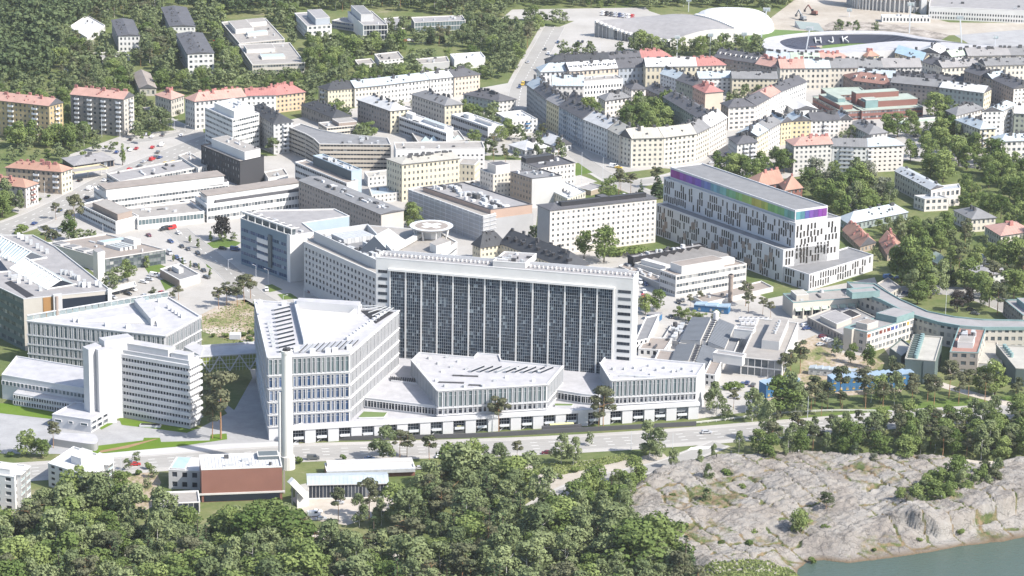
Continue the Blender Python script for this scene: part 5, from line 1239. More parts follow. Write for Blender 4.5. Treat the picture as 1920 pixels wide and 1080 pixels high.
def stack(name, label, px, py, ytop, r0, r1, m, cap=True, n=16, z0=0):
    x, y = g(px, py); hh = hpx(px, ytop, py-ytop); t = thing(name, label, 'chimney', (x, y, 0)); mb = MB((x, y, 0)); mb.cyl(x, y, 0, hh, r0, r1, n, 0); mb.build('shaft', [m], t)
    if cap:
        mb = MB((x, y, 0)); mb.cyl(x, y, hh-.6, hh+.5, r1+.25, r1+.25, n, 0); mb.cyl(x, y, hh+.5, hh+.9, r1*.8, r1*.8, n, 1); mb.build('cap', [m, 'black'], t)
    return t, x, y, hh
stack('brown_chimney', 'short round brown chimney in front of the white office', 1369, 566, 517, 1.15, 1.15, 'brownw')
# old black roofed pavilion
r, q, h, ri = Q('old_clinic', 'old cream clinic with steep black mansard roof', [(886,457),(901,463),(948,456)], 32, wall='creamy', roof='r_black', rt='gable', hips=(1,1), rise=5.5, sty='ps', fl=3, cat='clinic', chim=4)
_, q, h, ri = Q('', '', [(938,456),(1064,503),(1104,495)], 34, wall='creamy', roof='r_black', rt='gable', hips=(0,1), rise=6, sty='ps', fl=3, root=r, chim=7, dorm=9, dormw='black')
# ------------------------------------------------------------------ glass tower
r, q, h, _ = Q('glass_tower', 'tall dark glass hospital slab with white frame', [(705,482),(1187.5,522),(1197.5,509)], h=56, wall='white', roof='r_mid', sty='none', cat='hospital tower', trim='white', wm={3:'white'})
ox, oy, _ = r.location
A, B = Vector(q[0]), Vector(q[1]); L = (B-A).length; U = (B-A)/L; N = Vector((U.y, -U.x)); TA = math.atan2(U.y, U.x)
# stair window strips on both ends of the front
def tfront(t, k=0.0): return A+U*t+N*k
nb = 14; t0 = L*((732-705)/(1187.5-705)); t1 = L*((1152-705)/(1187.5-705)); bw = (t1-t0)/nb; ztop = h-5.2
fl = 15; fh = ztop/fl
sm = MB(); sm.face([(-.5,0,0),(.5,0,0),(.5,0,1),(-.5,0,1)], 0)
for (c, wd) in (((t0-.8)/2+.3, (t0-.8)*.72), ((t1+L)/2+.6, (L-t1)*.66)):
    wm_ = MB(); wm_.box(0,-.02,0,1.35,wd,.1,0,0,bottom=True)
    for k in range(1, 4): wm_.box(-wd/2+wd*k/4,-.05,0,1.35,.12,.12,0,1)
    me = wm_.mesh('stair_window', ['glass_dark','frame_dark'])
    for f in range(fl):
        p = tfront(c, .03); link('stair_window', me, r, (p.x-ox, p.y-oy, f*fh+fh*.45), TA)
# glass bays: sheets of panes in a mullion grid
def bay_mesh(w_, hgt, ncol, nrow, seed):
    rr = random.Random(seed); mb = MB(); cw, ch = w_/ncol, hgt/nrow
    for j in range(nrow):
        for i in range(ncol):
            x0, z0 = -w_/2+i*cw+.07, j*ch+.07; x1, z1 = x0+cw-.14, z0+ch-.14; e = [rr.uniform(-.03,.03) for _ in range(3)]
            mb.face([(x0,e[0],z0),(x1,e[1],z0),(x1,e[1]+e[2],z1),(x0,e[0]+e[2],z1)], 0)
    for i in range(ncol+1): mb.box(-w_/2+i*cw, -.05, 0, hgt, .09, .12, 0, 1)
    for j in range(nrow+1):
        mb.box(0, -.05, j*ch-.06, j*ch+.06, w_, .14 if j % 2 else .10, 0, 1)
    return mb.mesh('glass_bay', ['glass_tower','frame_mid'])
mat('frame_mid', (.27,.30,.33), .5, .05)
bays = [bay_mesh(bw-.5, ztop-.8, 7, 34, 40+k) for k in range(5)]
for k in range(nb):
    p = tfront(t0+(k+.5)*bw, .12); link('glass_bay', bays[k % 5], r, (p.x-ox, p.y-oy, .3), TA)
fin = MB(); fin.box(0, -.2, 0, ztop-.2, .7, .5, 0, 0); fme = fin.mesh('white_fin', ['white'])
for k in range(nb+1):
    p = tfront(t0+k*bw, 0); link('white_fin', fme, r, (p.x-ox, p.y-oy, 0), TA)
mb = MB((ox, oy, 0)); p = tfront((t0+t1)/2, .5); mb.box(p.x, p.y, ztop-.3, ztop+.7, t1-t0+1.2, 1.6, TA, 0, bottom=True); mb.build('frame_beam', ['white'], r)
mb = MB((ox, oy, 0))
for k in range(60):
    u = (k+.5)/60; x, y = quad_at(q, u, .55); mb.box(x, y, h-.5, h+.35, .3, 2.6 if k % 2 else 1.6, TA, 0)
x, y = quad_at(q, .5, .85); mb.box(x, y, h-.5, h+1.0, L*.93, .3, TA, 0); mb.build('roof_truss', ['unit_white'], r, 'stuff')
rt_, q2, h2, _ = Q('roof_house', 'white framed roof house behind the glass tower top', [(924,489),(985,493),(1006,475)], h=58, z0=55.2, wall='palegrey', roof='r_mid', sty='none', cat='roof house', ng=14, trim='white', foot=False)

# ------------------------------------------------------------------ new white hospital
def grid_face(root, a, b, z0, z1, rows, n, seed, gm, inst, wall, wf=(.42,.62), proud=.25, alt=None):
    """white fins and floor bands standing proud of glass, windows of two widths; every window is a part"""
    rr = random.Random(seed); ax, ay = a; L = math.hypot(b[0]-ax, b[1]-ay); ux, uy = (b[0]-ax)/L, (b[1]-ay)/L; nx_, ny_ = uy, -ux; ang = math.atan2(uy, ux)
    cw = L/n
    for (za, zb, hf) in rows:
        for i in range(n):
            wd = cw*(wf[1] if (i+seed) % 2 else wf[0]); c = (i+.5)*cw+cw*.06*rr.uniform(-1,1); hh_ = (zb-za)*hf; p = (ax+ux*c+nx_*.03, ay+uy*c+ny_*.03, za+(zb-za)*(1-hf)*.5)
            inst.append((p, ang, round(wd, 2), round(hh_, 2), gm if not callable(gm) else gm(za, i)))
        wall.append(((ax, ay), (b[0], b[1]), zb))
def win_part(root, inst, limit=300):
    ox, oy, _ = root.location
    for (p, a, w_, hh_, gm) in inst[:limit]:
        key = ('np', w_, hh_, gm)
        if key not in USED:
            mb = MB(); mb.face([(-w_/2,-.02,0),(w_/2,-.02,0),(w_/2,-.02,hh_),(-w_/2,-.02,hh_)], 0)
            for x0 in (-w_/2-.09, w_/2+.09): mb.box(x0, -.2, -.1, hh_+.1, .18, .42, 0, 1)
            mb.box(0, -.16, hh_, hh_+.14, w_+.3, .34, 0, 1, bottom=True); mb.box(0, -.16, -.14, 0, w_+.3, .34, 0, 1)
            if hh_ > 2.2: mb.box(0, -.06, hh_*.72, hh_*.72+.07, w_, .1, 0, 1)
            USED[key] = mb.mesh('window', [gm, 'cgi'])
        link('window', USED[key], root, (p[0]-ox, p[1]-oy, p[2]), a)
    if len(inst) > limit:
        mb = MB(tuple(root.location))
        for (p, a, w_, hh_, gm) in inst[limit:]:
            mb.box(p[0], p[1], p[2], p[2]+hh_, w_, .06, a, 0)
        mb.build('windows', [inst[-1][4]], root, 'stuff')
def fins(root, a, b, z0, z1, zs, n=0):
    ox, oy, _ = root.location; L = math.hypot(b[0]-a[0], b[1]-a[1]); ux, uy = (b[0]-a[0])/L, (b[1]-a[1])/L; ang = math.atan2(uy, ux); cx, cy = (a[0]+b[0])/2+uy*.2, (a[1]+b[1])/2-ux*.2
    for z in zs:
        m = MB(tuple(root.location)); m.box(cx, cy, z-.22, z+.22, L+.5, .75, ang, 0, bottom=True); m.build('floor_band', ['cgi'], root)
def poly_block(name, label, px, h, roof='r_cgi', cat='hospital building', drop=.7, wall='cgi', root=None, z0=0, ins=.5, trim='cgi'):
    q = [g(x, y, h) for x, y in px]; cx, cy = sum(p[0] for p in q)/len(q), sum(p[1] for p in q)/len(q)
    if root is None: root = thing(name, label, cat, (cx, cy, 0))
    FOOT.append(q); wl = MB(tuple(root.location)); n = len(q)
    for i in range(n):
        a, b = q[i], q[(i+1) % n]; wl.face([(*a,z0),(*b,z0),(*b,h),(*a,h)], 0)
    if z0: wl.face([(*p,z0) for p in reversed(q)], 0)
    wl.build('wall', [wall], root); roof_flat(root, q, h, roof, trim, drop, ins)
    return root, q
def gables(root, z, pts, n, w_, L_, name='roof_light'):
    """row of slanting roof lights between two photo points"""
    a, b = g(*pts[0], z), g(*pts[1], z); c = g(*pts[2], z); ox, oy, _ = root.location
    dx, dy = c[0]-a[0], c[1]-a[1]; ln = math.hypot(dx, dy); ang = math.atan2(dy, dx)
    mb = MB(); e = w_*.32; mb.face([(0,-e,0),(ln,-e,0),(ln,-e,1.1),(0,-e,1.1)], 0); mb.face([(0,-e,1.1),(ln,-e,1.1),(ln,w_*.4,.2),(0,w_*.4,.2)], 0); mb.face([(0,w_*.4,.2),(0,-e,1.1),(0,-e,0)], 0); mb.face([(ln,-e,0),(ln,-e,1.1),(ln,w_*.4,.2)], 0); mb.face([(0,-e-.03,.1),(ln,-e-.03,.1),(ln,-e-.03,.95),(0,-e-.03,.95)], 1)  # dark front face paints in the shadow line of each slanted panel
    me = mb.mesh(name, ['cgi', 'glass_dark'])
    for i in range(n):
        s = i/max(1, n-1); link(name, me, root, (a[0]+(b[0]-a[0])*s-ox, a[1]+(b[1]-a[1])*s-oy, z), ang)
# -- left new building
h1 = hpx(51, 601, 84)
r, q = poly_block('new_hospital', 'new white finned hospital building with glazed corner, left of the bridge', [(51,601),(310,629.5),(376,592.5),(316,556)], h1)
inst = []; rows = [(h1*.70,h1*.965,.93),(h1*.49,h1*.68,.86),(h1*.28,h1*.47,.86),(h1*.06,h1*.26,.86)]; wl_ = []
grid_face(r, q[0], q[1], 0, h1, rows, 30, 1, 'glass_grey', inst, wl_); grid_face(r, q[1], q[2], 0, h1, rows, 17, 2, 'glass_grey', inst, wl_)
win_part(r, inst)
for e in (0, 1): fins(r, q[e], q[e+1], 0, h1, [h1-.1, h1*.69, h1*.48, h1*.27, .6])
# glazed top corner and sunken triangular deck
def zpoly(px, z): return [g(x, y, z) for x, y in px]
mb = MB(tuple(r.location)); a, b = Vector(q[0]), Vector(q[3]); 
for k in range(22):
    s0, s1 = k/22.0, (k+.9)/22.0; p0, p1 = a.lerp(b, s0), a.lerp(b, s1); mb.face([(*p1,h1-4.6),(*p0,h1-4.6),(*p0,h1+2.2),(*p1,h1+2.2)], 0); mb.face([(*p0,h1-.7),(*p1,h1-.7),(*p1,h1+2.2),(*p0,h1+2.2)], 0)
mb.build('glass_screen', ['glass_pale'], r)
m = MB(tuple(r.location)); c = (a+b)/2; m.box(c.x, c.y, h1+2.2, h1+2.6, (b-a).length, .6, math.atan2((b-a).y, (b-a).x), 0, bottom=True); m.build('screen_rail', ['cgi'], r)
deck = zpoly([(148,603),(285,607),(252,588)], h1-.5); mb = MB(tuple(r.location)); mb.prism(deck, h1-.68, h1-.4, 1, 1); mb.build('roof_deck', ['cgi','offwhite'], r)
wq = zpoly([(252,571),(283,608),(300,600),(268,566)], h1); mb = MB(tuple(r.location)); mb.prism(wq, h1-.7, h1+2.4, 0, 1); mb.build('roof_wedge', ['palegrey','r_cgi'], r)
for (px, py) in ((297,557),(300,563),(318,575),(325,580),(331,584),(337,588),(343,592),(295,580),(270,568),(141,600),(150,601),(201,608),(240,612),(296,604),(298,608)):
    x, y = g(px, py, h1); m = MB(tuple(r.location)); m.box(x, y, h1-.75, h1+.9, 2.2, 1.8, .4, 0); m.build('rooftop_unit', ['unit_white'], r)
# -- existing white nine storey block (white model look)
hA = hpx(354, 676, 128)
r, q, h, _ = Q('white_ward_block', 'nine storey white block with ribbon windows and stair towers', [(214,653),(354,676.5),(373,667)], h=hA, wall='cgi', roof='r_cgi', sty='none', cat='ward block', trim='cgi', fl=9)
wl = MB(tuple(r.location)); inst = []
for e, n_ in ((0, 26), (1, 6)):
    a, b = Vector(q[e]), Vector(q[e+1]); u = (b-a).normalized(); nn = Vector((u.y, -u.x))
    for f in range(9):
        z = 1.2+f*(hA-3.2)/9; p = (a+b)/2+nn*.35; m = MB(tuple(r.location)); m.box(p.x, p.y, z+1.75, z+(hA-3.2)/9+.25, (b-a).length+(.7 if e == 0 else 2), .8 if e == 0 else 1.4, math.atan2(u.y, u.x), 0, bottom=True); m.build('parapet_band', ['cgi'], r)
        cw = (b-a).length/n_
        for i in range(n_):
            c = a+u*((i+.5)*cw)+nn*.04; inst.append(((c.x, c.y, z+.35), math.atan2(u.y, u.x), round(cw*.72, 2), 1.35, 'glass_dark'))
win_part(r, inst)
boxon(r, q, h, .06,.2,.7,.9, 2.6, 'cgi', 'r_cgi'); boxon(r, q, h, .72,.3,.95,.9, 1.4, 'cgi', 'r_cgi')
def shaft(pts, hh, name='stair_tower', m='cgi', root=r):
    qq = [g(x, y, hh) for x, y in pts]
    if len(qq) == 3: qq.append((qq[0][0]+qq[2][0]-qq[1][0], qq[0][1]+qq[2][1]-qq[1][1]))
    mb = MB(tuple(root.location)); mb.prism(qq, 0, hh, 0, 1); FOOT.append(qq); return mb.build(name, [m, 'r_cgi'], root)
shaft([(155,650),(166,656),(190,648)], hA+3.0); shaft([(177,652),(184,657),(216,654)], hA+2.6); shaft([(185,633),(196,640),(250,632)], hA+5.0, 'lift_house')
_, q, h, _ = Q('', '', [(3,702),(160,728),(185,692)], 46, wall='cgi', roof='r_cgi', sty='none', root=r, trim='cgi')
inst = []; wl_ = []
grid_face(r, q[0], q[1], 0, h, [(h*.58,h*.78,.75)], 22, 4, 'glass_grey', inst, wl_, (.7,.72))
lw = quad_pts([(25,737),(150,757),(160,748)], h*.5); mb = MB(tuple(r.location)); mb.prism(lw, 0, h*.5, 0, 1); mb.build('lower_wing', ['cgi','r_cgi'], r)
grid_face(r, lw[0], lw[1], 0, h*.5, [(h*.29,h*.45,.8),(h*.05,h*.22,.8)], 26, 5, 'glass_dark', inst, wl_, (.66,.7)); win_part(r, inst)
r, q, h, _ = Q('entrance_block', 'small white entrance block in front of the nine storey block', [(98,776),(170,786.5),(212,763)], 25, wall='cgi', roof='r_cgi', sty='none', cat='entrance building', trim='cgi')
inst = []; wl_ = []
grid_face(r, q[0], q[1], 0, h, [(h*.45,h*.7,.6)], 3, 4, 'glass_grey', inst, wl_, (.5,.3)); grid_face(r, q[1], q[2], 0, h, [(h*.55,h*.85,.7),(h*.12,h*.45,.8)], 4, 4, 'glass_dark', inst, wl_, (.7,.7)); win_part(r, inst)
x, y = g(282, 800); m = thing('ramp_canopy', 'low white bike canopy with dark slot on the hospital square', 'canopy', (x, y, 0)); mb = MB((x, y, 0)); mb.box(x, y, 0, .9, 9, 2.6, -.1, 0); mb.build('plinth', ['cgi'], m); mb = MB((x, y, 0)); mb.box(x, y, .9, 1.2, 8, 1.6, -.1, 0); mb.build('grille', ['black'], m)
# curved retaining wall and ramp
pts = smooth([g(100, 836), g(140, 842), g(176, 846), g(184, 840), g(182, 832)], 6)
t = thing('retaining_wall', 'grey rounded retaining wall at the foot of hospital square', 'wall', (*pts[0], 0)); mb = MB((*pts[0], 0)); top = [(*p, 3.2) for p in pts]
back = [g(108, 824), g(178, 828)]
for i in range(len(pts)-1): mb.face([(*pts[i],0),(*pts[i+1],0),(*pts[i+1],3.2),(*pts[i],3.2)], 0)
mb.face([(*p,3.2) for p in pts]+[(*back[1],3.2),(*back[0],3.2)], 1); mb.build('wall', ['greyw','r_cgi'], t); FOOT.append(pts+[back[1], back[0]])
# -- glass bridge
hb0, hb1 = 6.5, 13.5
r, q, h, _ = Q('glass_bridge', 'white roofed truss bridge between the two new hospital buildings', [(374,668.5),(486,661),(486,640)], h=hb1+.5, z0=hb1-.4, wall='cgi', roof='r_cgi', sty='none', cat='bridge', trim='cgi')
_, q2, _, _ = Q('', '', [(374,668.5),(486,661),(486,640)], h=hb0+.5, z0=hb0-.4, wall='steel', roof='r_mid', sty='none', root=r, trim='steel', foot=False)
ox, oy, _ = r.location; a, b = Vector(q[0]), Vector(q[1]); u = (b-a).normalized(); nn = Vector((u.y, -u.x)); Lb = (b-a).length
mb = MB(tuple(r.location)); gz = MB(tuple(r.location))
gz.face([(*a,hb0),(*b,hb0),(*b,hb1),(*a,hb1)], 0); gz.build('glazing', ['glass_bridge_m'] if 'glass_bridge_m' in MATS else ['glass_dark'], r)
n_ = 6
for k in range(n_):
    p0 = a+u*(Lb*k/n_)+nn*.3; p1 = a+u*(Lb*(k+1)/n_)+nn*.3; z0_, z1_ = (hb0, hb1) if k % 2 else (hb1, hb0); m = MB(tuple(r.location)); m.bar((*p0, z0_), (*p1, z1_), .5); m.build('truss_bar', ['cgi'], r)
for k in range(19):
    p0 = a+u*(Lb*k/18)+nn*.1; mb.bar((*p0, hb0), (*p0, hb1), .14)
for z in (8.2, 9.9, 11.6): mb.bar((*(a+nn*.1), z), (*(b+nn*.1), z), .12)
mb.build('mullions', ['rail'], r)
qd = [g(x_, y_, hb1+.6) for x_, y_ in ((345,650),(376,667),(382,650),(362,640))]
mb = MB(tuple(r.location)); mb.prism(qd, hb1-.4, hb1+.6, 0, 1); mb.build('roof_end', ['cgi','r_cgi'], r)
x, y = g(441, 632, hb1+.5); m = MB(tuple(r.location)); m.box(x, y, hb1, hb1+2.2, 5, 4, 0, 0); m.build('lift_house', ['cgi'], r)
# -- main new building
h2 = hpx(655, 662, 155)
r, q = poly_block('new_hospital', 'big new white finned hospital building behind the tall chimney', [(478,562),(503,670),(655,662.5),(747.5,582)], h2)
inst = []; wl_ = []; zt = h2
rows = [(zt*.785,zt*.975,.94),(zt*.625,zt*.77,.82),(zt*.47,zt*.61,.82),(zt*.315,zt*.455,.82),(zt*.175,zt*.30,.86)]
grid_face(r, q[1], q[2], 0, zt, rows[:1], 17, 1, 'glass_grey', inst, wl_, (.5,.7)); grid_face(r, q[1], q[2], 0, zt, rows[1:], 17, 1, 'glass_blue', inst, wl_, (.42,.66))
grid_face(r, q[2], q[3], 0, zt, rows, 28, 2, 'glass_dark', inst, wl_, (.40,.6)); grid_face(r, q[0], q[1], 0, zt, rows[:3], 24, 3, 'glass_dark', inst, wl_, (.3,.5)); win_part(r, inst)
for e in (0, 1, 2): fins(r, q[e], q[e+1], 0, zt, [zt-.1, zt*.78, zt*.62, zt*.463, zt*.308, zt*.165])
# sunken roof court: rim walls and floor
court = zpoly([(556,569),(574,642),(604,640),(672,578)], zt); mb = MB(tuple(r.location)); o_ = inset(court, -1.2)
for k in range(4):
    j = (k+1) % 4
    mb.face([(*o_[k],zt-.7),(*o_[j],zt-.7),(*o_[j],zt+1.6),(*o_[k],zt+1.6)], 0); mb.face([(*o_[k],zt+1.6),(*o_[j],zt+1.6),(*court[j],zt+1.6),(*court[k],zt+1.6)], 0); mb.face([(*court[k],zt+1.6),(*court[j],zt+1.6),(*court[j],zt-.5),(*court[k],zt-.5)], 0)
mb.face([(*p,zt-.55) for p in court], 1); mb.build('roof_court', ['cgi','offwhite'], r)
pw = zpoly([(556,569),(672,578),(676,570),(560,563)], zt+2); mb = MB(tuple(r.location)); mb.prism(pw, zt-.6, zt+3.2, 0, 1); mb.build('roof_block', ['cgi','r_cgi'], r)
pl = zpoly([(676,580),(705,604),(738,583),(712,579)], zt); mb = MB(tuple(r.location)); mb.prism(pl, zt-.66, zt-.5, 0, 0); mb.build('plant_floor', ['black'], r)
for s in range(5):
    p0, p1 = quad_at(pl, s/4, 0), quad_at(pl, s/4, 1); m = MB(tuple(r.location)); m.bar((*p0, zt+1.5), (*p1, zt+1.5), .35); m.build('plant_beam', ['unit'], r)
gables(r, zt-.7, [(511,583),(521,661),(541,576)], 11, 3.0, 9); gables(r, zt-.7, [(556,663),(652,655),(573,647)], 10, 3.0, 9)
for i in range(12):
    x, y = g(652+i*6.2, 634-i*4.4, zt); m = MB(tuple(r.location)); m.box(x, y, zt-.75, zt+.7, 1.6, 1.4, .7, 0); m.build('rooftop_unit', ['unit_white'], r)
for i in range(7):
    x, y = g(504+i*1.5, 605+i*7, zt); m = MB(tuple(r.location)); m.box(x, y, zt-.75, zt+.6, 1.5, 1.3, .2, 0); m.build('rooftop_unit', ['unit'], r)
for (px, py) in ((556,657),(586,659),(615,658),(628,657),(655,652),(490,590),(533,570),(488,568)):
    x, y = g(px, py, zt); m = MB(tuple(r.location)); m.box(x, y, zt-.75, zt+1.2, 2.4, 1.8, .1, 0); m.build('rooftop_unit', ['unit_white'], r)
MAINQ = q
# -- podium along the road
hp_ = 6.6
r, q = poly_block('hospital_podium', 'long white two storey podium with stair bays along the road', [(545,799.5),(820,783),(1050,769),(1306,753.5),(1322,700),(1200,668),(745,672),(660,760)], hp_+.6, drop=.4)
a0, b0 = Vector(g(551, 826)), Vector(g(1304, 792)); A, B = Vector(q[0]), Vector(q[3]); U = (B-A).normalized(); N = Vector((U.y, -U.x)); Lp = (B-A).length; ang = math.atan2(U.y, U.x); ox, oy, _ = r.location
def base_part(nm, t0, t1, z0, z1, k, m, th=.2):
    c = A+U*((t0+t1)/2)+N*k; mb = MB(tuple(r.location)); mb.box(c.x, c.y, z0, z1, t1-t0, th, ang, 0, bottom=True); return mb.build(nm, [m], r)
nbay = 18; bwid = Lp/nbay
om = MB(); wo = bwid*.46
om.box(0,0,.2,5.6,wo,.1,0,0,bottom=True)
for z in (2.0, 3.9): om.box(0,-.06,z,z+.18,wo,.14,0,1,bottom=True)
for x in (-wo/4, 0, wo/4): om.box(x,-.05,.2,5.6,.10,.12,0,1)
om.box(0,-1.0,1.9,2.1,wo*.9,1.8,0,2,bottom=True); om.box(0,-1.85,2.1,3.1,wo*.9,.08,0,3); om.bar((-wo*.42,-.9,.1),(wo*.1,-.9,2.0),.35,2)
ome = om.mesh('stair_bay', ['glass_dark','frame','palegrey','rail'])
pm = MB(); pm.box(0,-.9,0,6.3,bwid*.46,1.8,0,0); pme = pm.mesh('wall_pier', ['cgi'])
for k in range(nbay):
    t = (k+.32)*bwid; p = A+U*t+N*.1; link('stair_bay', ome, r, (p.x-ox, p.y-oy, 0), ang)
    p = A+U*((k+.82)*bwid); link('wall_pier', pme, r, (p.x-ox, p.y-oy, 0), ang)
base_part('cornice', -1, Lp+1, 6.0, 7.4, 1.0, 'cgi', 2.4)
# terraces with ribbon glazing on the podium
def terrace(label, px, h0, h_, seed, front, n):
    rr, qq = poly_block('terrace', label, px, h_, z0=h0-.5, root=r, ins=.4, drop=.3); inst = []; wl_ = []
    for e in front: grid_face(r, qq[e], qq[(e+1) % len(qq)], 0, h_, [(h0+.4, h_-1.1, .95)], n, seed, 'glass_dark', inst, wl_, (.86,.86))
    win_part(r, inst)
terrace('', [(684,745),(820,761),(822,735),(772,673),(747,671)], hp_+.6, hp_+5.0, 1, (0,), 24)
terrace('', [(1040,730),(1090,738),(1124,741),(1146,720),(1128,690),(1057,690)], hp_+.6, hp_+5.0, 2, (0,1), 8)
for px in ([(672,783),(682,772),(726,774),(720,782)], [(1041,757),(1075,758),(1072,761),(1040,761)]):
    mb = MB(tuple(r.location)); mb.prism([g(x_, y_, hp_+.8) for x_, y_ in px], hp_+.3, hp_+.95, 0, 1); mb.build('roof_garden', ['cgi','grass_roof'], r)
mb = MB(tuple(r.location)); lq = zpoly([(733,714),(781,719),(779,711),(732,707)], hp_+5.0); mb.prism(lq, hp_+4.6, hp_+5.3, 0, 0); mb.build('roof_grille', ['cgi'], r)
for i in range(14):
    p0, p1 = quad_at(lq, (i+.2)/14, .1), quad_at(lq, (i+.2)/14, .9); m = MB(tuple(r.location)); m.bar((*p0, hp_+5.35), (*p1, hp_+5.35), .5); m.build('grille_slot', ['black'], r)
# -- two angular blocks on the podium
h3 = 19.0
def pent(label, px, n, seed, fr):
    rr, qq = poly_block('new_hospital', label, px, h3); inst = []; wl_ = []
    for e, nn_ in fr: grid_face(rr, qq[e], qq[e+1], 0, h3, [(h3*.60,h3*.965,.95)], nn_, seed, 'glass_grey', inst, wl_, (.45,.68)); grid_face(rr, qq[e], qq[e+1], 0, h3, [(h3*.43,h3*.565,.86)], nn_, seed, 'glass_dark', inst, wl_, (.5,.72))
    win_part(rr, inst)
    for e, nn_ in fr: fins(rr, qq[e], qq[e+1], 0, h3, [h3-.1, h3*.585, h3*.415])
    return rr, qq
r3, q = pent('new white angular hospital block left of its lower twin', [(772,674),(821,732),(1026,720),(1055,686),(940,675),(936,664),(895,661),(888,669),(786,660)], 20, 1, ((1,22),(0,18),(2,11)))
for (px, py) in ((783,682),(805,670),(822,680),(830,695),(847,686),(838,668),(860,676),(875,690),(818,712),(835,722),(870,723),(905,722),(928,712),(950,706),(1000,712),(1010,695),(970,690),(1028,684)):
    x, y = g(px, py, h3); m = MB(tuple(r3.location)); m.box(x, y, h3-.75, h3+.3, 1.5, 1.1, rnd.uniform(0, 1), 0); m.build('rooftop_unit', ['unit' if rnd.random() < .5 else 'unit_white'], r3)
gables(r3, h3-.7, [(880,698),(1010,700),(905,688)], 9, 3.0, 8)
for (px, py, l) in ((846,715,10),(893,720,6),(880,703,7),(858,702,4)):
    x, y = g(px, py, h3); m = MB(tuple(r3.location)); m.box(x, y, h3-.75, h3-.3, l*1.1, 1.2, -.05, 0); m.build('roof_slot', ['unit_dark'], r3)
r4, q = pent('new white angular hospital block at the right end of the podium', [(1126,680),(1146,712.5),(1307,704),(1322,681.5),(1137,664)], 20, 2, ((1,21),(0,9)))
for (px, py) in ((1150,690),(1146,702),(1172,690),(1190,688),(1206,692),(1218,684),(1232,692),(1246,688),(1262,695),(1272,694),(1222,700),(1300,694),(1280,690)):
    x, y = g(px, py, h3); m = MB(tuple(r4.location)); m.box(x, y, h3-.75, h3+.3, 1.5, 1.1, rnd.uniform(0, 1), 0); m.build('rooftop_unit', ['unit' if rnd.random() < .5 else 'unit_white'], r4)
for (px, py, l) in ((1180,703,8),(1210,705,8)):
    x, y = g(px, py, h3); m = MB(tuple(r4.location)); m.box(x, y, h3-.75, h3-.1, l*1.1, .8, -.05, 0); m.build('roof_slot', ['unit'], r4)
# dark stone wall along the road with planters and pale yellow sunshades
wp = smooth([g(552,826), g(700,825), g(890,820), g(1080,810), g(1305,798)], 5)
t = thing('stone_wall', 'long low black stone wall along the road below the podium', 'wall', (*wp[0], 0)); mb = MB((*wp[0], 0))
for i in range(len(wp)-1):
    a, b = Vector(wp[i]), Vector(wp[i+1]); c = (a+b)/2; mb.box(c.x, c.y, 0, 1.9, (b-a).length+.05, .6, math.atan2((b-a).y, (b-a).x), 0)
mb.build('wall', ['stone'], t)
for (pa, pb, lab) in (((848,812),(890,810),'left stone planter with pale yellow sunshade behind it'), ((1016,810),(1090,806),'right stone planter with white seats and yellow sunshade')):
    a, b = Vector(g(*pa)), Vector(g(*pb)); c = (a+b)/2; t = thing('stone_planter', lab, 'planter', (c.x, c.y, 0)); ag = math.atan2((b-a).y, (b-a).x); L_ = (b-a).length
    m = MB((c.x, c.y, 0)); m.box(c.x, c.y, 0, 2.6, L_, 1.4, ag, 0); m.build('wall', ['stone'], t)
    m = MB((c.x, c.y, 0)); m.box(c.x, c.y+1.2, 2.7, 3.0, L_*.6, 1.6, ag, 0, bottom=True); m.build('sunshade', ['pale_yellow'] if 'pale_yellow' in MATS else [mat('pale_yellow', (.62,.60,.30))], t)
# grey facade panel at the right end
c = Vector(g(1280, 792)); base_part('grey_screen', Lp*.905, Lp*.995, 3.4, 6.2, .6, 'steel', .3)

# ------------------------------------------------------------------ left dark complex
r, q, h, _ = Q('library_building', 'brown roofed building with green glass front and skylights', [(87,455),(197,485),(310,467.5)], 27, wall='offwhite', roof='r_brown', sty='none', edges={1:'glass'}, cat='library', fl=4, trim='offwhite', ng=4, wm={1:'darkgreen'})
boxon(r, q, h, .3,.55,.42,.97, .8, 'white', 'glass_pale', 'skylight'); boxon(r, q, h, .45,.85,.62,.97, 2.4, 'white', 'r_white')
for k in range(4): boxon(r, q, h, .5,.5+.075*k,.75,.545+.075*k, .9, 'white', 'glass_pale', 'skylight')
for k in range(4): boxon(r, q, h, .06+.2*k,.04,.2+.2*k,.2, .5, 'unit', 'r_grey', 'roof_box')
sh = thing('white_shaft', 'tall white lift shaft in front of the glass fronted library', 'tower', (*g(185, 530), 0)); qq = quad_pts([(174,468),(183,474),(196,470)], hpx(183,474,62)); mb = MB(tuple(sh.location)); mb.prism(qq, 0, hpx(183,474,62), 0, 1); mb.build('shaft', ['white','r_mid'], sh)
r, q, h, _ = Q('dark_complex', 'large dark glass building with glass gable atriums at the left edge', [(-95,494),(44,560),(208,543.5),(104,462),(62,440),(-95,440)], 98, wall='beige', roof='r_mid', sty='none', cat='laboratory', fl=6, trim='palegrey', wm={0:'darkgreen'}, edges={0:'bluegl',1:'none'})
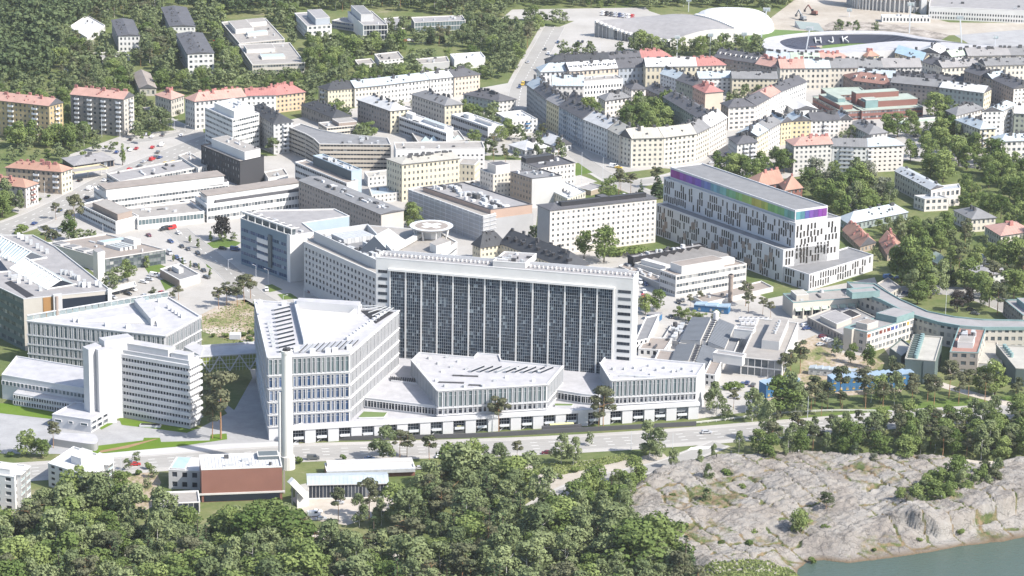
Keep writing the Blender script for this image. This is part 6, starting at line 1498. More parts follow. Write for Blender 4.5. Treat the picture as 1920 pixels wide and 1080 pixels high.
def glass_gable(px, hr):
    A_, B_, R0, R1, C_ = [Vector(g(x, y, h)) for x, y in px[:2]]+[Vector(g(x, y, h+hr)) for x, y in px[2:4]]+[Vector(g(*px[4], h))]
    D_ = A_+(C_-B_); mb = MB(tuple(r.location)); z0_ = h-.6
    mb.face([(*A_,z0_),(*B_,z0_),(*R1,h+hr),(*R0,h+hr)], 0); mb.face([(*B_,z0_),(*C_,z0_),(*R1,h+hr)], 1); mb.face([(*C_,z0_),(*D_,z0_),(*R0,h+hr),(*R1,h+hr)], 0); mb.build('glass_atrium', ['glass_pale','glass_dark'], r)
    for k in range(24):
        s = k/23.0; p0 = A_.lerp(B_, s); p1 = R0.lerp(R1, s); m = MB(tuple(r.location)); m.bar((*p0, z0_+.2), (*p1, h+hr+.2), .35 if k % 3 else .6); m.build('glazing_bar', ['white'], r)
    m = MB(tuple(r.location)); m.bar((*R0, h+hr), (*R1, h+hr), .7); m.build('ridge_bar', ['white'], r)
    m = MB(tuple(r.location)); m.bar((*B_, z0_+.4), (*C_, z0_+.4), .6); m.build('glazing_bar', ['white'], r)
glass_gable([(18,502),(87,541),(49,484),(115,525),(143,532)], 3.2); glass_gable([(-70,447),(30,492),(-52,415),(58,473),(88,482)], 3.2); glass_gable([(-80,500),(-14,510),(-60,478),(0,487),(18,508)], 2.6)
def boxat(root, px, py, z, hh, lx, ly, a, m, nm='rooftop_unit'):
    x, y = g(px, py, z); mb = MB(tuple(root.location)); mb.box(x, y, z-.7, z+hh, lx, ly, a, 0); return mb.build(nm, [m], root)
for (px, py) in ((116,512),(124,513),(134,515),(138,520),(142,522),(147,523),(150,535),(157,536),(158,531),(167,536),(181,533),(188,536),(35,443),(41,446),(50,450),(58,456),(70,463),(78,468),(88,473),(18,516),(24,522),(30,521),(37,520),(48,524),(57,530),(35,528),(76,543),(4,474),(17,486)):
    boxat(r, px, py, h, 1.7, 1.6, 1.4, .3, 'unit_white' if px % 2 else 'unit')
mb = MB(tuple(r.location)); lq = zpoly([(8,528),(50,556),(64,552),(20,524)], h); i_ = lq
mb.prism(lq, h-.58, h-.5, 0, 0); mb.build('roof_well', ['black'], r)
a, b = Vector(q[1]), Vector(q[2]); u = (b-a).normalized(); nn = Vector((u.y, -u.x)); Lc = (b-a).length; ag = math.atan2(u.y, u.x)
def onface(nm, s0, s1, z0, z1, m, k=.15, th=.3):
    c = a+u*(Lc*(s0+s1)/2)+nn*k; mb = MB(tuple(r.location)); mb.box(c.x, c.y, z0, z1, Lc*(s1-s0), th, ag, 0, bottom=True); return mb.build(nm, [m], r)
onface('wood_panel', .22,.34, h-13, h-.5, 'orangewood'); onface('recess', .36,.97, h-7.5, h-2.0, 'glass_dark', .05, .2); onface('glass_band', .42,.97, h-16, h-10.5, 'glass_pale', .1)
onface('wall_pier', .33,.43, h-18, h+.8, 'palegrey', .8, 1.6); onface('corner_pier', .955,1.0, h-20, h+.6, 'white', .6, 1.4)
for k in range(6): onface('awning_bar', .46+.085*k,.465+.085*k, h-10.3, h-9.7, 'frame_dark', 1.2, 2.4)
x, y = g(106, 560, h+4); mb = MB(tuple(r.location)); mb.cyl(x, y, h-4, h+5, .8, .8, 10); mb.build('flue', ['brownw'], r)
r, q, h, _ = Q('gatehouse', 'low flat dark roofed entrance pavilion by the curved drive', [(300,504),(337,525),(375,514)], 16, wall='white', roof='r_grey', sty='none', cat='pavilion', ng=2, trim='white', wm={0:'brownw'})
boxon(r, q, h, .2,.4,.55,.62, 1.6, 'white', 'r_white')
Q('bus_shelter', 'grey flat bicycle shelter roof beside the dark complex', [(203,540),(206,548),(256,535)], h=3.2, z0=2.9, wall='palegrey', roof='r_mid', sty='none', cat='shelter', foot=False)
bs = bpy.data.objects['bus_shelter']
for px, py in ((208,556),(225,552),(240,548),(254,545)):
    x, y = g(px, py); t = MB(tuple(bs.location)); t.box(x, y, 0, 2.95, .15, .15, 0, 0); t.build('post', ['rail'], bs)
# ------------------------------------------------------------------ right: beige copper trimmed complex
r, q, h, _ = Q('copper_complex', 'beige wing with pale green sunshades and copper edge', [(1468,550),(1487,567),(1622,556.5)], 30, wall='beige', roof='r_gravel', sty='none', cat='research building', trim='r_copper', wm={1:'cream'}, ng=5)
boxon(r, q, h, .2,.08,.75,.25, 2.2, 'beige', 'r_beige'); ox, oy, _ = r.location
a, b = Vector(q[1]), Vector(q[2]); u = (b-a).normalized(); nn = Vector((u.y, -u.x)); Lc = (b-a).length; ag = math.atan2(u.y, u.x)
sm_ = MB(); sm_.face([(-1.7,-.1,5.3),(-1.7,-1.8,4.0),(1.7,-1.8,4.0),(1.7,-.1,5.3)], 0); sme = sm_.mesh('sunshade', ['r_palegreen'])
wm_ = MB(); wm_.box(0,0,1.2,3.4,2.6,.1,0,0,bottom=True); wm_.box(0,-.05,1.2,3.4,.12,.12,0,1); wme = wm_.mesh('window', ['glass_dark','frame'])
pm_ = MB(); pm_.box(0,-1.0,0,5.2,.5,2.0,0,0); pme_ = pm_.mesh('pilaster', ['cream'])
for k in range(8):
    p = a+u*(Lc*(k+.6)/8.2); link('sunshade', sme, r, (p.x-ox, p.y-oy, 0), ag); link('window', wme, r, (p.x-ox+nn.x*.1, p.y-oy+nn.y*.1, 0), ag)
    p = a+u*(Lc*(k+1.05)/8.2); link('pilaster', pme_, r, (p.x-ox, p.y-oy, 0), ag)
ring = [(1622,551),(1652,561),(1684,577),(1712,589),(1760,603),(1800,610),(1842,613),(1935,613),(1935,600),(1842,598),(1790,593),(1740,583),(1690,561),(1660,544),(1640,531),(1588,528),(1600,540)]
hr = 11.5
r, q, h, _ = Q('curved_building', 'long curved beige building with grey roof and copper parapet', ring, h=hr, wall='beige', roof='r_mid', sty='pw', fl=3, cat='research building', trim='r_copper', flh=3.6)
for px, nm in (([(1722,583),(1790,597),(1800,603),(1722,590)],0),):
    pass
mb = MB(tuple(r.location))
for i in range(7):
    p0, p1 = Vector(q[i]), Vector(q[i+1]); d = (p1-p0).normalized(); n_ = Vector((d.y, -d.x)); c = (p0+p1)/2+n_*.15
    mb.box(c.x, c.y, h-1.5, h+.05, (p1-p0).length, .5, math.atan2(d.y, d.x), 0, bottom=True)
mb.build('copper_band', ['r_copper'], r)
Q('roof_block', 'raised copper edged roof block on the curved building', [(1587,541),(1598,549),(1650,545)], h=hr+2.6, z0=hr-.5, wall='r_copper', roof='r_mid', sty='none', cat='roof block', trim='r_copper', foot=False)
r, q, h, _ = Q('copper_complex', 'projecting beige block with coloured window rows', [(1583,613),(1626,622.5),(1714,594.5)], 41, wall='beige', roof='r_mid', sty='none', cat='research building', trim='r_copper', wm={1:'palepink'})
ox, oy, _ = r.location; a, b = Vector(q[1]), Vector(q[2]); u = (b-a).normalized(); nn = Vector((u.y, -u.x)); Lc = (b-a).length; ag = math.atan2(u.y, u.x)
def cwin(gm, w_=1.7):
    key = ('cw', gm, w_)
    if key not in USED:
        mb = MB(); mb.box(0,0,0,1.7,w_,.08,0,0,bottom=True); mb.box(0,-.04,0,1.7,.1,.1,0,1)
        for z in (-.12, 1.7): mb.box(0,-.06,z,z+.12,w_+.2,.2,0,1,bottom=True)
        USED[key] = mb.mesh('window', [gm,'frame'])
    return USED[key]
mat('glass_red', (.16,.03,.02), .2, .05); mat('glass_orange', (.35,.10,.03), .2, .05); mat('glass_cobalt', (.02,.05,.25), .2, .05); mat('glass_yellow', (.5,.32,.03), .2, .05)
rowc = ['glass_orange','glass','glass','glass_red','glass_red','glass_red','glass_cobalt','glass_cobalt','glass','glass','glass_yellow','glass']
for f in range(3):
    for k in range(12):
        p = a+u*(Lc*(k+.5)/12)+nn*.06; link('window', cwin(rowc[k] if f == 2 else 'glass', 1.5 if k % 3 == 1 else 2.2), r, (p.x-ox, p.y-oy, 1.1+f*3.3), ag)
for k in range(3):
    p = Vector(q[0]).lerp(Vector(q[1]), .75); d = (Vector(q[1])-Vector(q[0])).normalized(); link('window', cwin('glass'), r, (p.x-ox+d.y*.06, p.y-oy-d.x*.06, 1.1+k*3.3), math.atan2(d.y, d.x))
boxon(r, q, h, .25,.12,.75,.35, 2.2, 'beige', 'r_brown'); boxon(r, q, h, .1,.62,1.0,1.0, 2.6, 'r_copper', 'r_mid', trim='r_copper')
mb = MB(tuple(r.location)); p = Vector(q[0]).lerp(Vector(q[1]), .22); d = (Vector(q[1])-Vector(q[0])).normalized(); mb.box(p.x, p.y-.8, 0, h+.4, 4.5, 3.0, math.atan2(d.y, d.x), 0, 1); mb.build('stair_tower', ['beige','r_copper'], r)
r, q, h, _ = Q('court_wing', 'low grey roofed court building between the beige wings', [(1514,594),(1582,628),(1652,600)], 17, wall='taupe', roof='r_mid', sty='p', fl=1, cat='research building', trim='beige', ng=4)
boxon(r, q, h, .25,.1,.7,.5, 2.0, 'beige', 'r_mid'); boxon(r, q, h, .3,.62,.6,.85, .3, 'brownw', 'black', 'roof_court')
r, q, h, _ = Q('dark_green_box', 'dark green clad box with row of roof fins', [(1712,627),(1697,672),(1753.5,676.5)], 46, wall='darkgreen', roof='r_beige', sty='none', cat='research building', trim='r_beige')
ox, oy, _ = r.location
fm = MB(); fm.box(0,0,0,1.5,4.2,.8,0,0); fme_ = fm.mesh('roof_fin', ['darkgreen']); fm = MB(); fm.cyl(0,0,0,2.0,.9,.9,10,0); fcy = fm.mesh('roof_vent', ['r_copper'])
ag = math.atan2(q[2][1]-q[1][1], q[2][0]-q[1][0])
for k in range(11):
    x, y = quad_at(q, .06+k*.085, .22); link('roof_fin', fme_, r, (x-ox, y-oy, h-.6), ag); x, y = quad_at(q, .06+k*.085, .34); link('roof_vent', fcy, r, (x-ox, y-oy, h-.6), 0)
mb = MB(tuple(r.location)); a, b = Vector(q[1]), Vector(q[2]); c = a.lerp(b, .8); mb.box(c.x+.0, c.y-.1, 1, h-.6, 5, .3, ag, 0); mb.build('glass_bay', ['glass_grey'], r)
Q('green_link', 'low dark green link left of the dark green box', [(1668,652),(1690,668),(1712,650)], 22, wall='darkgreen', roof='r_beige', sty='none', cat='research building', trim='darkgreen')
r, q, h, _ = Q('copper_complex', 'beige end pavilion with red brown roof and roof plant', [(1798,612),(1781,659),(1834,661)], 42, wall='beige', roof='r_brownred', sty='pw', fl=3, cat='research building', trim='r_copper', n=(5,3,5,3), wm={1:'taupe'}, edges={0:'none'})
boxon(r, q, h, .55,.2,.8,.75, 2.2, 'palegrey', 'r_gravel'); gear(r, q, h-.6, 8, 5, 1.6, region=(.15,.2,.45,.8), single=6)
r, q, h, _ = Q('green_hall', 'dark green flat hall with row of round roof vents at right edge', [(1868,645),(1905,690),(1968,694)], 34, wall='darkgreen', roof='r_beige', sty='none', cat='research building', trim='r_beige')
ox, oy, _ = r.location
for k in range(5):
    x, y = quad_at(q, .12+k*.09, .18); link('roof_vent', fcy, r, (x-ox, y-oy, h-.6), 0)
Q('link_building', 'low grey roofed link between pavilion and green hall', [(1822,622),(1834,680),(1880,684)], 16, wall='palegrey', roof='r_beige', sty='none', cat='link building', trim='beige')
r, q, h, _ = Q('copper_complex', 'beige block with copper edged roof at the right edge', [(1882,561),(1918,590),(1975,590)], 30, wall='beige', roof='r_mid', sty='p', fl=3, cat='research building', trim='r_copper', wm={0:'taupe'})
boxon(r, q, h, .2,.3,.8,.8, 2.2, 'r_copper', 'r_mid', trim='r_copper')
Q('low_building', 'small beige flat annex behind the curved building', [(1645,531),(1670,549),(1690,538)], 14, wall='beige', roof='r_mid', sty='p', cat='annex', trim='beige')
# large flat roofed lecture hall
r, q, h, _ = Q('lecture_hall', 'large white hall with wide flat grey roof and raised centre', [(1422,597),(1389,669),(1467,677.5)], 33, wall='white', roof='r_gravel', sty='none', cat='hall', trim='offwhite', edges={1:'glass'}, n=(4,6,4,4), fl=2)
qq = [quad_at(q, u, v) for u, v in ((.12,.42),(.72,.38),(.72,.80),(.12,.8))]; mb = MB(tuple(r.location)); mb.prism(qq, h-.65, h+3.6, 0, 1); mb.build('raised_roof', ['palegrey','r_gravel'], r)
for k in range(5):
    x, y = quad_at(q, .25+k*.07, .62); m = MB(tuple(r.location)); m.cyl(x, y, h+3.5, h+5.0, .7, .7, 8); m.build('roof_vent', ['unit'], r)
# metal roofed kitchens
def kitchen(label, px, hp, wall='white'):
    r, q, h, _ = Q('kitchen_hall', label, px, hp, wall=wall, roof='r_grey', sty='none', cat='hall', trim='offwhite', edges={2:'pd'})
    # two metal roof slopes and a louvred slot between
    for (v0, v1, z0_, z1_) in ((.02,.38,1.2,2.6),(.52,.82,2.6,.6)):
        mb = MB(tuple(r.location)); a_, b_, c_, d_ = [quad_at(q, u, v) for u, v in ((.02,v0),(.98,v0),(.98,v1),(.02,v1))]
        mb.face([(*a_,h+z0_),(*b_,h+z0_),(*c_,h+z1_),(*d_,h+z1_)], 0); mb.face([(*b_,h-.6),(*c_,h-.6),(*c_,h+z1_),(*b_,h+z0_)], 1); mb.face([(*d_,h-.6),(*a_,h-.6),(*a_,h+z0_),(*d_,h+z1_)], 1); mb.face([(*a_,h-.6),(*b_,h-.6),(*b_,h+z0_),(*a_,h+z0_)], 1); mb.face([(*c_,h-.6),(*d_,h-.6),(*d_,h+z1_),(*c_,h+z1_)], 1)
        for k in range(20):
            p0, p1 = Vector((*a_, h+z0_)).lerp(Vector((*b_, h+z0_)), k/19), Vector((*d_, h+z1_)).lerp(Vector((*c_, h+z1_)), k/19)
            mb.bar(tuple(p0+Vector((0,0,.05))), tuple(p1+Vector((0,0,.05))), .12)
        mb.build('metal_roof', ['r_metal_dark','offwhite'], r)
    for k in range(10):
        x, y = quad_at(q, .08+k*.092, .45); m = MB(tuple(r.location)); m.box(x, y, h-.5, h+2.2, 2.0, 2.4, .9, 0, 1); m.build('roof_hood', ['white','black'], r)
    return r
mat('r_metal_dark', (.15,.16,.175), .5, .12, .2)
kitchen('larger white kitchen hall with dark metal roofs and louvre slot', [(1295,598),(1273,642.5),(1377,659.5)], 14)
kitchen('smaller white kitchen hall with dark metal roofs behind angular block', [(1268,650),(1254,683),(1350,692)], 14)
Q('low_building', 'low brown roofed service house right of the glass tower', [(1212,631),(1197,653),(1246,656)], 14, wall='white', roof='r_brown', sty='pd', cat='service building', ng=4, trim='white', single=3)
Q('low_building', 'small brown roofed service house next to the kitchen halls', [(1236,655),(1226,676),(1262,680)], 14, wall='white', roof='r_brown', sty='none', cat='service building', trim='white')
Q('low_building', 'brown flat yard roof with dark pipework behind kitchen halls', [(1262,604),(1243,634),(1272,640)], 8, wall='offwhite', roof='r_mid', sty='none', cat='service building', ng=16, big=1.6, single=6)
Q('low_building', 'narrow white glazed wing at the foot of the glass tower', [(1211,594),(1190,640),(1216,634)], 20, wall='white', roof='r_grey', sty='pd', cat='service building', trim='white')
Q('foot_bridge', 'white enclosed bridge to the large flat roofed hall', [(1337,661),(1392,669)], h=9.5, z0=5.0, d=5, wall='white', roof='r_mid', sty='none', cat='bridge', foot=False, trim='white')
Q('foot_bridge', 'rear white enclosed bridge behind the kitchen hall', [(1376,616),(1412,620)], h=9.5, z0=5.0, d=5, wall='white', roof='r_mid', sty='none', cat='bridge', foot=False, trim='white')
Q('low_building', 'brown roofed white wing with louvre at the kitchen corner', [(1334,672),(1320,700),(1341,703)], 22, wall='white', roof='r_brown', sty='pd', fl=2, cat='service building', trim='white')
x, y = g(1342, 613); t = thing('gas_tank', 'white upright gas tank beside the kitchen hall', 'tank', (x, y, 0)); mb = MB((x, y, 0)); mb.cyl(x, y, .6, 7.4, 1.5, 1.5, 16, 0); mb.cyl(x, y, 7.4, 8.1, 1.5, .5, 16, 0); mb.build('vessel', ['white'], t)
for k in range(3):
    m = MB((x, y, 0)); m.box(x+math.cos(k*2.1)*1.1, y+math.sin(k*2.1)*1.1, 0, .8, .25, .25, 0, 0); m.build('leg', ['unit'], t)
for i, (px, py, n_) in enumerate(((1385,603,6),(1388,611,7))):
    x, y = g(px, py); t = thing('fan_row', ('rear' if i == 0 else 'front')+' row of white fan coolers beside the flat roofed hall', 'cooler row', (x, y, 0)); f = MB(); f.box(0,0,.8,2.0,2.2,3.2,0,0); f.cyl(0,0,2.0,2.3,.85,.85,10,1); f.cyl(0,0,2.3,2.34,.6,.6,10,2); me = f.mesh('fan_unit', ['unit_white','unit','unit_dark'])
    for k in range(n_): link('fan_unit', me, t, (k*2.4+1.2, 0, 0))
    m = MB((x, y, 0)); m.box(x+n_*1.2, y, 0, .8, n_*2.4, 2.0, 0, 0); m.build('frame', ['rail'], t)
# blue site cabins
CAB = 'blue site cabins'
def cabins(pts_a, pts_b, n, hgt, labels, wall='cabin', roof='r_cabin', fl=2, yellow=True, dep=6.0):
    a, b = Vector(g(*pts_a, hgt)), Vector(g(*pts_b, hgt)); u = (b-a)/n; ln = u.length; d = u.normalized(); nn = Vector((d.y, -d.x)); ag = math.atan2(d.y, d.x)
    for i in range(n):
        c = a+u*(i+.5); t = thing('site_cabin', labels if n == 1 else ('rightmost' if i == n-1 else ORD[i])+' '+labels, 'site cabin', (c.x, c.y, 0), CAB); FOOT.append([tuple(c-d*ln/2), tuple(c+d*ln/2), tuple(c+d*ln/2-nn*dep), tuple(c-d*ln/2-nn*dep)])
        o = (c.x, c.y, 0); mb = MB(o); k = c-nn*dep/2; mb.box(k.x, k.y, .15, hgt, ln-.08, dep, ag, 0); mb.build('body', [wall], t)
        mb = MB(o); z = hgt; e = .25
        p = [c-d*ln/2+nn*e, c+d*ln/2+nn*e, c+d*ln/2-nn*(dep+e), c-d*ln/2-nn*(dep+e)]; lo, hi = z+.05, z+.65
        mb.face([(*p[0],lo),(*p[1],hi),(*p[2],hi),(*p[3],lo)], 0); mb.face([(*p[0],lo-.2),(*p[1],lo-.2),(*p[1],hi),(*p[0],lo)], 0); mb.face([(*p[1],lo-.2),(*p[2],lo-.2),(*p[2],hi),(*p[1],hi)], 0); mb.face([(*p[2],lo-.2),(*p[3],lo-.2),(*p[3],lo),(*p[2],hi)], 0); mb.build('roof', [roof], t)
        for f in range(fl):
            q = c+nn*.05; m = MB(o); m.box(q.x, q.y, f*hgt/fl+.9, f*hgt/fl+2.1, 1.1, .1, ag, 0, bottom=True); m.box(q.x+nn.x*.03, q.y+nn.y*.03, f*hgt/fl+.8, f*hgt/fl+1.2, 1.2, .1, ag, 1, bottom=True); m.build('window', ['glass','glass_yellow' if yellow else 'frame'], t)
cabins((1437,722), (1500,712), 6, 6.2, 'two storey blue site cabin in the left row behind the pines')
cabins((1560,711), (1714,700), 13, 6.2, 'two storey blue site cabin in the right row behind the pines')
cabins((1516,690), (1605,698), 7, 3.2, 'grey single storey site cabin in the row above the blue cabins', 'palegrey', 'r_blue', 1, False, 4)
cabins((1301,571), (1366,577), 3, 3.4, 'blue cabin with pale roof in the row behind round trees', 'cabin', 'r_cabin', 1, False, 5)
cabins((1212,589), (1237,592), 1, 3.0, 'single blue shed beside the glass tower', 'cabin', 'r_mid', 1, False, 4)
# ------------------------------------------------------------------ near left: boiler house, white flats
r, q, h, _ = Q('boiler_house', 'red brick boiler house with pale metal roof at the chimney', [(377.5,880),(529,874.5)], 62, d=17, wall='brick', roof='r_white', sty='none', cat='boiler house', trim='white', ng=5)
mb = MB(tuple(r.location)); ag = math.atan2(q[1][1]-q[0][1], q[1][0]-q[0][0])
for k in range(24):
    x, y = quad_at(q, (k+.5)/24, .5); mb.box(x, y, h-.6, h-.45, .12, 15.5, ag, 0)
mb.build('roof_seams', ['r_white'], r)
c = Vector(quad_at(q, .5, 0)); m = MB(tuple(r.location)); d_ = (Vector(q[1])-Vector(q[0])).normalized(); m.box(c.x+d_.y*.05, c.y-d_.x*.05, .3, h*.22, 30, .2, ag, 0, bottom=True); m.build('glass_band', ['glass_dark'], r)
m = MB(tuple(r.location)); m.box(c.x+d_.y*.15, c.y-d_.x*.15, h*.22, h*.27, 34, .5, ag, 0, bottom=True); m.build('ledge', ['offwhite'], r)
boxon(r, q, h, .72,.6,.98,.95, 1.0, 'slate', 'slate', 'solar_panel')
r, q, h, _ = Q('boiler_annex', 'white and brick annex left of the boiler house', [(316,880),(376,883)], 36, d=15, wall='palegrey', roof='r_white', sty='pd', fl=2, cat='annex', wm={3:'brick',1:'brick'}, n=(3,7,3,3), trim='white')
boxon(r, q, h, .05,.05,.5,.95, .3, 'white', 'r_sky', 'roof_panel')
Q('', '', [(300,944),(375,941)], 22, d=13, wall='offwhite', roof='r_gravel', sty='glass', fl=1, root=r, trim='white')
tc, cx_, cy_, ch_ = stack('tall_chimney', 'tall pale chimney rising over the boiler house', 539, 878, 659, 2.35, 2.1, 'cream_pale' if 'cream_pale' in MATS else mat('cream_pale', (.68,.665,.62), .7, .04), n=24)
bpy.data.objects['tall_chimney']['category'] = 'chimney'
m = MB((cx_, cy_, 0)); m.cyl(cx_-2.9, cy_-.6, 0, ch_*.66, .75, .7, 12, 0); m.build('flue_pipe', ['white'], tc)
for k in range(4):
    a0 = k*math.pi/2+.4; m = MB((cx_, cy_, 0)); m.cyl(cx_+math.cos(a0)*.9, cy_+math.sin(a0)*.9, ch_+.4, ch_+1.6, .55, .55, 10); m.build('flue_end', ['unit_dark'], tc)
m = MB((cx_, cy_, 0)); m.cyl(cx_, cy_, 0, 5.5, 3.2, 3.0, 16, 0); m.build('base', ['offwhite'], tc)
t = thing('coal_chute', 'slanting white conveyor chute below the tall chimney', 'conveyor', (*g(560, 930), 0)); o = tuple(t.location)
p0, p1 = g(545, 905, 11.5), g(572, 925, 6.0); mb = MB(o); mb.bar((*p0, 12.5), (*p1, 5.2), 2.6); mb.build('chute', ['white'], t)
mb = MB(o); mb.prism(quad_pts([(557,926),(579,921),(575,906)], 6.2), 0, 6.2, 0, 1); mb.build('hopper', ['offwhite','r_beige'], t)
for px, py in ((533,925),(548,950)):
    x, y = g(px, py); m = MB(o); m.box(x, y, 0, 10, .6, .6, 0, 0); m.build('leg', ['concrete'], t)
r, q, h, _ = Q('workshop_building', 'workshop with pale blue metal roof right of the boiler house', [(577,909),(728,906)], 27, d=12, wall='white', roof='r_blue', rt='gable', rise=1.2, hips=(0,0), sty='glass', fl=1, cat='workshop', trim='white', n=(22,3,22,3))
Q('', '', [(574,921),(700,919)], 14, d=4, wall='offwhite', roof='r_blue', sty='none', root=r, trim='white')
r, q, h, _ = Q('garage_row', 'long white roofed garage row with brick doors beside the road', [(612,882),(778,876)], 16, d=9, wall='brick', roof='r_white', sty='none', cat='garage', trim='white')
a, b = Vector(q[0]), Vector(q[1]); u = (b-a).normalized(); nn = Vector((u.y, -u.x)); Lc = (b-a).length; ag = math.atan2(u.y, u.x)
mb = MB(tuple(r.location)); c = (a+b)/2+nn*.7; mb.box(c.x, c.y, h-1.5, h-.1, Lc, 1.6, ag, 0, bottom=True); mb.build('fascia', ['unit'], r)
for k in range(7):
    p = a+u*(Lc*(k+.5)/7)+nn*.08; m = MB(tuple(r.location)); m.box(p.x, p.y, .1, h-1.6, Lc/7-.7, .15, ag, 0); m.build('garage_door', ['brickred' if k not in (3,4) else 'palegrey'], r)
boxon(r, q, h, .02,.55,.99,.98, 1.1, 'white', 'r_white', 'upper_roof')
def flats(label, pts, hp, fl, n):
    r, q, h, _ = Q('white_flats', label, pts, hp, wall='white', roof='r_white', sty='pd', fl=fl, cat='apartment house', n=n, trim='white', ind=True)
    e = 1; a, b = q[1], q[2]
    key = ('loggia',)
    if key not in USED:
        m = MB(); m.box(0,-.9,0,.2,4.2,1.9,0,0,bottom=True); m.box(0,-1.8,.2,1.1,4.2,.08,0,1); m.box(-2.1,-.9,0,2.9,.12,1.9,0,0); m.box(2.1,-.9,0,2.9,.12,1.9,0,0); m.box(0,-.05,.2,2.6,3.8,.1,0,2,bottom=True); m.box(-.4,-1.0,.2,.9,.7,.7,.3,3)
        USED[key] = m.mesh('balcony', ['white','glass_pale','glass_dark','brownw'])
    L = math.hypot(b[0]-a[0], b[1]-a[1]); ag = math.atan2(b[1]-a[1], b[0]-a[0])
    for s in (.3, .72):
        for f in range(fl):
            link('balcony', USED[key], r, (a[0]+(b[0]-a[0])*s-r.location.x, a[1]+(b[1]-a[1])*s-r.location.y, f*h/fl+.1), ag)
        m = MB(tuple(r.location)); x, y = a[0]+(b[0]-a[0])*s+math.sin(ag)*.9, a[1]+(b[1]-a[1])*s-math.cos(ag)*.9; m.box(x, y, h+.1, h+.35, 5, 2.6, ag, 0, bottom=True); m.build('balcony_roof', ['white'], r)
    return r, q, h
r, q, h = flats('white block of flats at the left edge with stacked balconies', [(-60,882),(27,894),(51,872)], 66, 5, (4,3,4,3)); boxon(r, q, h, .55,.2,.85,.7, 1.6, 'white', 'r_white')
r, q, h = flats('white block of flats by the road left of the boiler house', [(90,868),(166,892),(213,860)], 44, 4, (5,3,5,3)); boxon(r, q, h, .35,.35,.6,.8, 2.6, 'white', 'r_white', trim='white'); boxon(r, q, h, .66,.05,.99,.99, .9, 'white', 'r_white', 'roof_slab', trim='white')
H('small red tiled house roof at the bottom in the wood', [(1158,1082),(1186,1086),(1196,1081)], 10, 'brickred', 'r_rust', fl=1, rise=2, chim=0, name='small_house', cat='house')
# ------------------------------------------------------------------ sports: ice hall, bubble, football ground, big stadium
def lerp2(a, b, t): return (a[0]+(b[0]-a[0])*t, a[1]+(b[1]-a[1])*t)
Lp_, Fp_, Rp_, Bp_ = g(1115, 39, 11), g(1257, 77, 4.5), g(1382, 55, 9), g(1262, 26, 11)
ice = thing('ice_hall', 'ice hall with curved grey saddle roof and glass front', 'ice hall', (*lerp2(Lp_, Rp_, .5), 0)); o = tuple(ice.location)
def icez(u, v): return 11*(1-u)*(1-v)+4.5*u*(1-v)+9*u*v+11*(1-u)*v-3.2*math.sin(math.pi*u)*(1-v)*.8+6.5*math.sin(math.pi*v)*u*.5+5.5*math.sin(math.pi*min(1,u))*v*.6
NU, NV = 16, 16
def ip(u, v):
    a, b = lerp2(Lp_, Fp_, u), lerp2(Bp_, Rp_, u); p = lerp2(a, b, v); return (p[0], p[1], icez(u, v))
mb = MB(o)
for i in range(NU):
    for j in range(NV): mb.face([ip(i/NU, j/NV), ip((i+1)/NU, j/NV), ip((i+1)/NU, (j+1)/NV), ip(i/NU, (j+1)/NV)], 0)
ro = mb.build('roof', ['r_mid'], ice)
mb = MB(o); gm_ = MB(o)
for i in range(NU):
    a, b = ip(i/NU, 0), ip((i+1)/NU, 0); gm_.face([(a[0],a[1],0),(b[0],b[1],0),(b[0],b[1],b[2]-.8),(a[0],a[1],a[2]-.8)], 0); mb.face([(a[0],a[1],a[2]-.8),(b[0],b[1],b[2]-.8),b,a], 0)
    a, b = ip(1, i/NU), ip(1, (i+1)/NU); mb.face([(a[0],a[1],0),(b[0],b[1],0),b,a], 0)
    a, b = ip((i+1)/NU, 1), ip(i/NU, 1); mb.face([(a[0],a[1],0),(b[0],b[1],0),b,a], 0)
    a, b = ip(0, (i+1)/NU), ip(0, i/NU); mb.face([(a[0],a[1],0),(b[0],b[1],0),b,a], 0)
mb.build('wall', ['offwhite'], ice); gm_.build('glass_front', ['glass'], ice); FOOT.append([Lp_, Fp_, Rp_, Bp_])
for e in range(2):
    for i in range(18):
        p = ip((i+.5)/18, 0) if e == 0 else ip(.35+.62*(i+.5)/18, 1); m = MB(o); m.box(p[0], p[1], p[2]-.4, p[2]+.9, 1.6, 3.0, -.6, 0); m.build('roof_rib', ['white'], ice)
for i in range(20):
    a = ip((i+.2)/20, 0); m = MB(o); m.bar((a[0]-.1, a[1]-.3, 0), (a[0]-.1, a[1]-.3, a[2]-.6), .35); m.build('mullion', ['frame'], ice)
# white bubble hall
bx, by = g(1374, 50); bl = thing('bubble_hall', 'white air dome hall behind the ice hall', 'air dome', (bx, by, 0)); mb = MB((bx, by, 0)); ra, rb, rh = 29, 30, 11.5
for i in range(28):
    for j in range(8):
        def bp_(a, t):
            c, s = math.cos(a), math.sin(a); e = .72; f = math.cos(t)**.6
            return (bx+ra*f*math.copysign(abs(c)**e, c), by+rb*f*math.copysign(abs(s)**e, s), rh*math.sin(t))
        a0, a1 = 2*math.pi*i/28, 2*math.pi*(i+1)/28; t0_, t1_ = math.pi/2*j/8, math.pi/2*(j+1)/8
        mb.face([bp_(a0,t0_),bp_(a1,t0_),bp_(a1,t1_*.9999),bp_(a0,t1_*.9999)], 0)
mat('membrane', (.55,.55,.55), .6, .03); ob = mb.build('membrane', ['membrane'], bl); FOOT.append([(bx-30,by-50),(bx+30,by-50),(bx+30,by+50),(bx-30,by+50)])
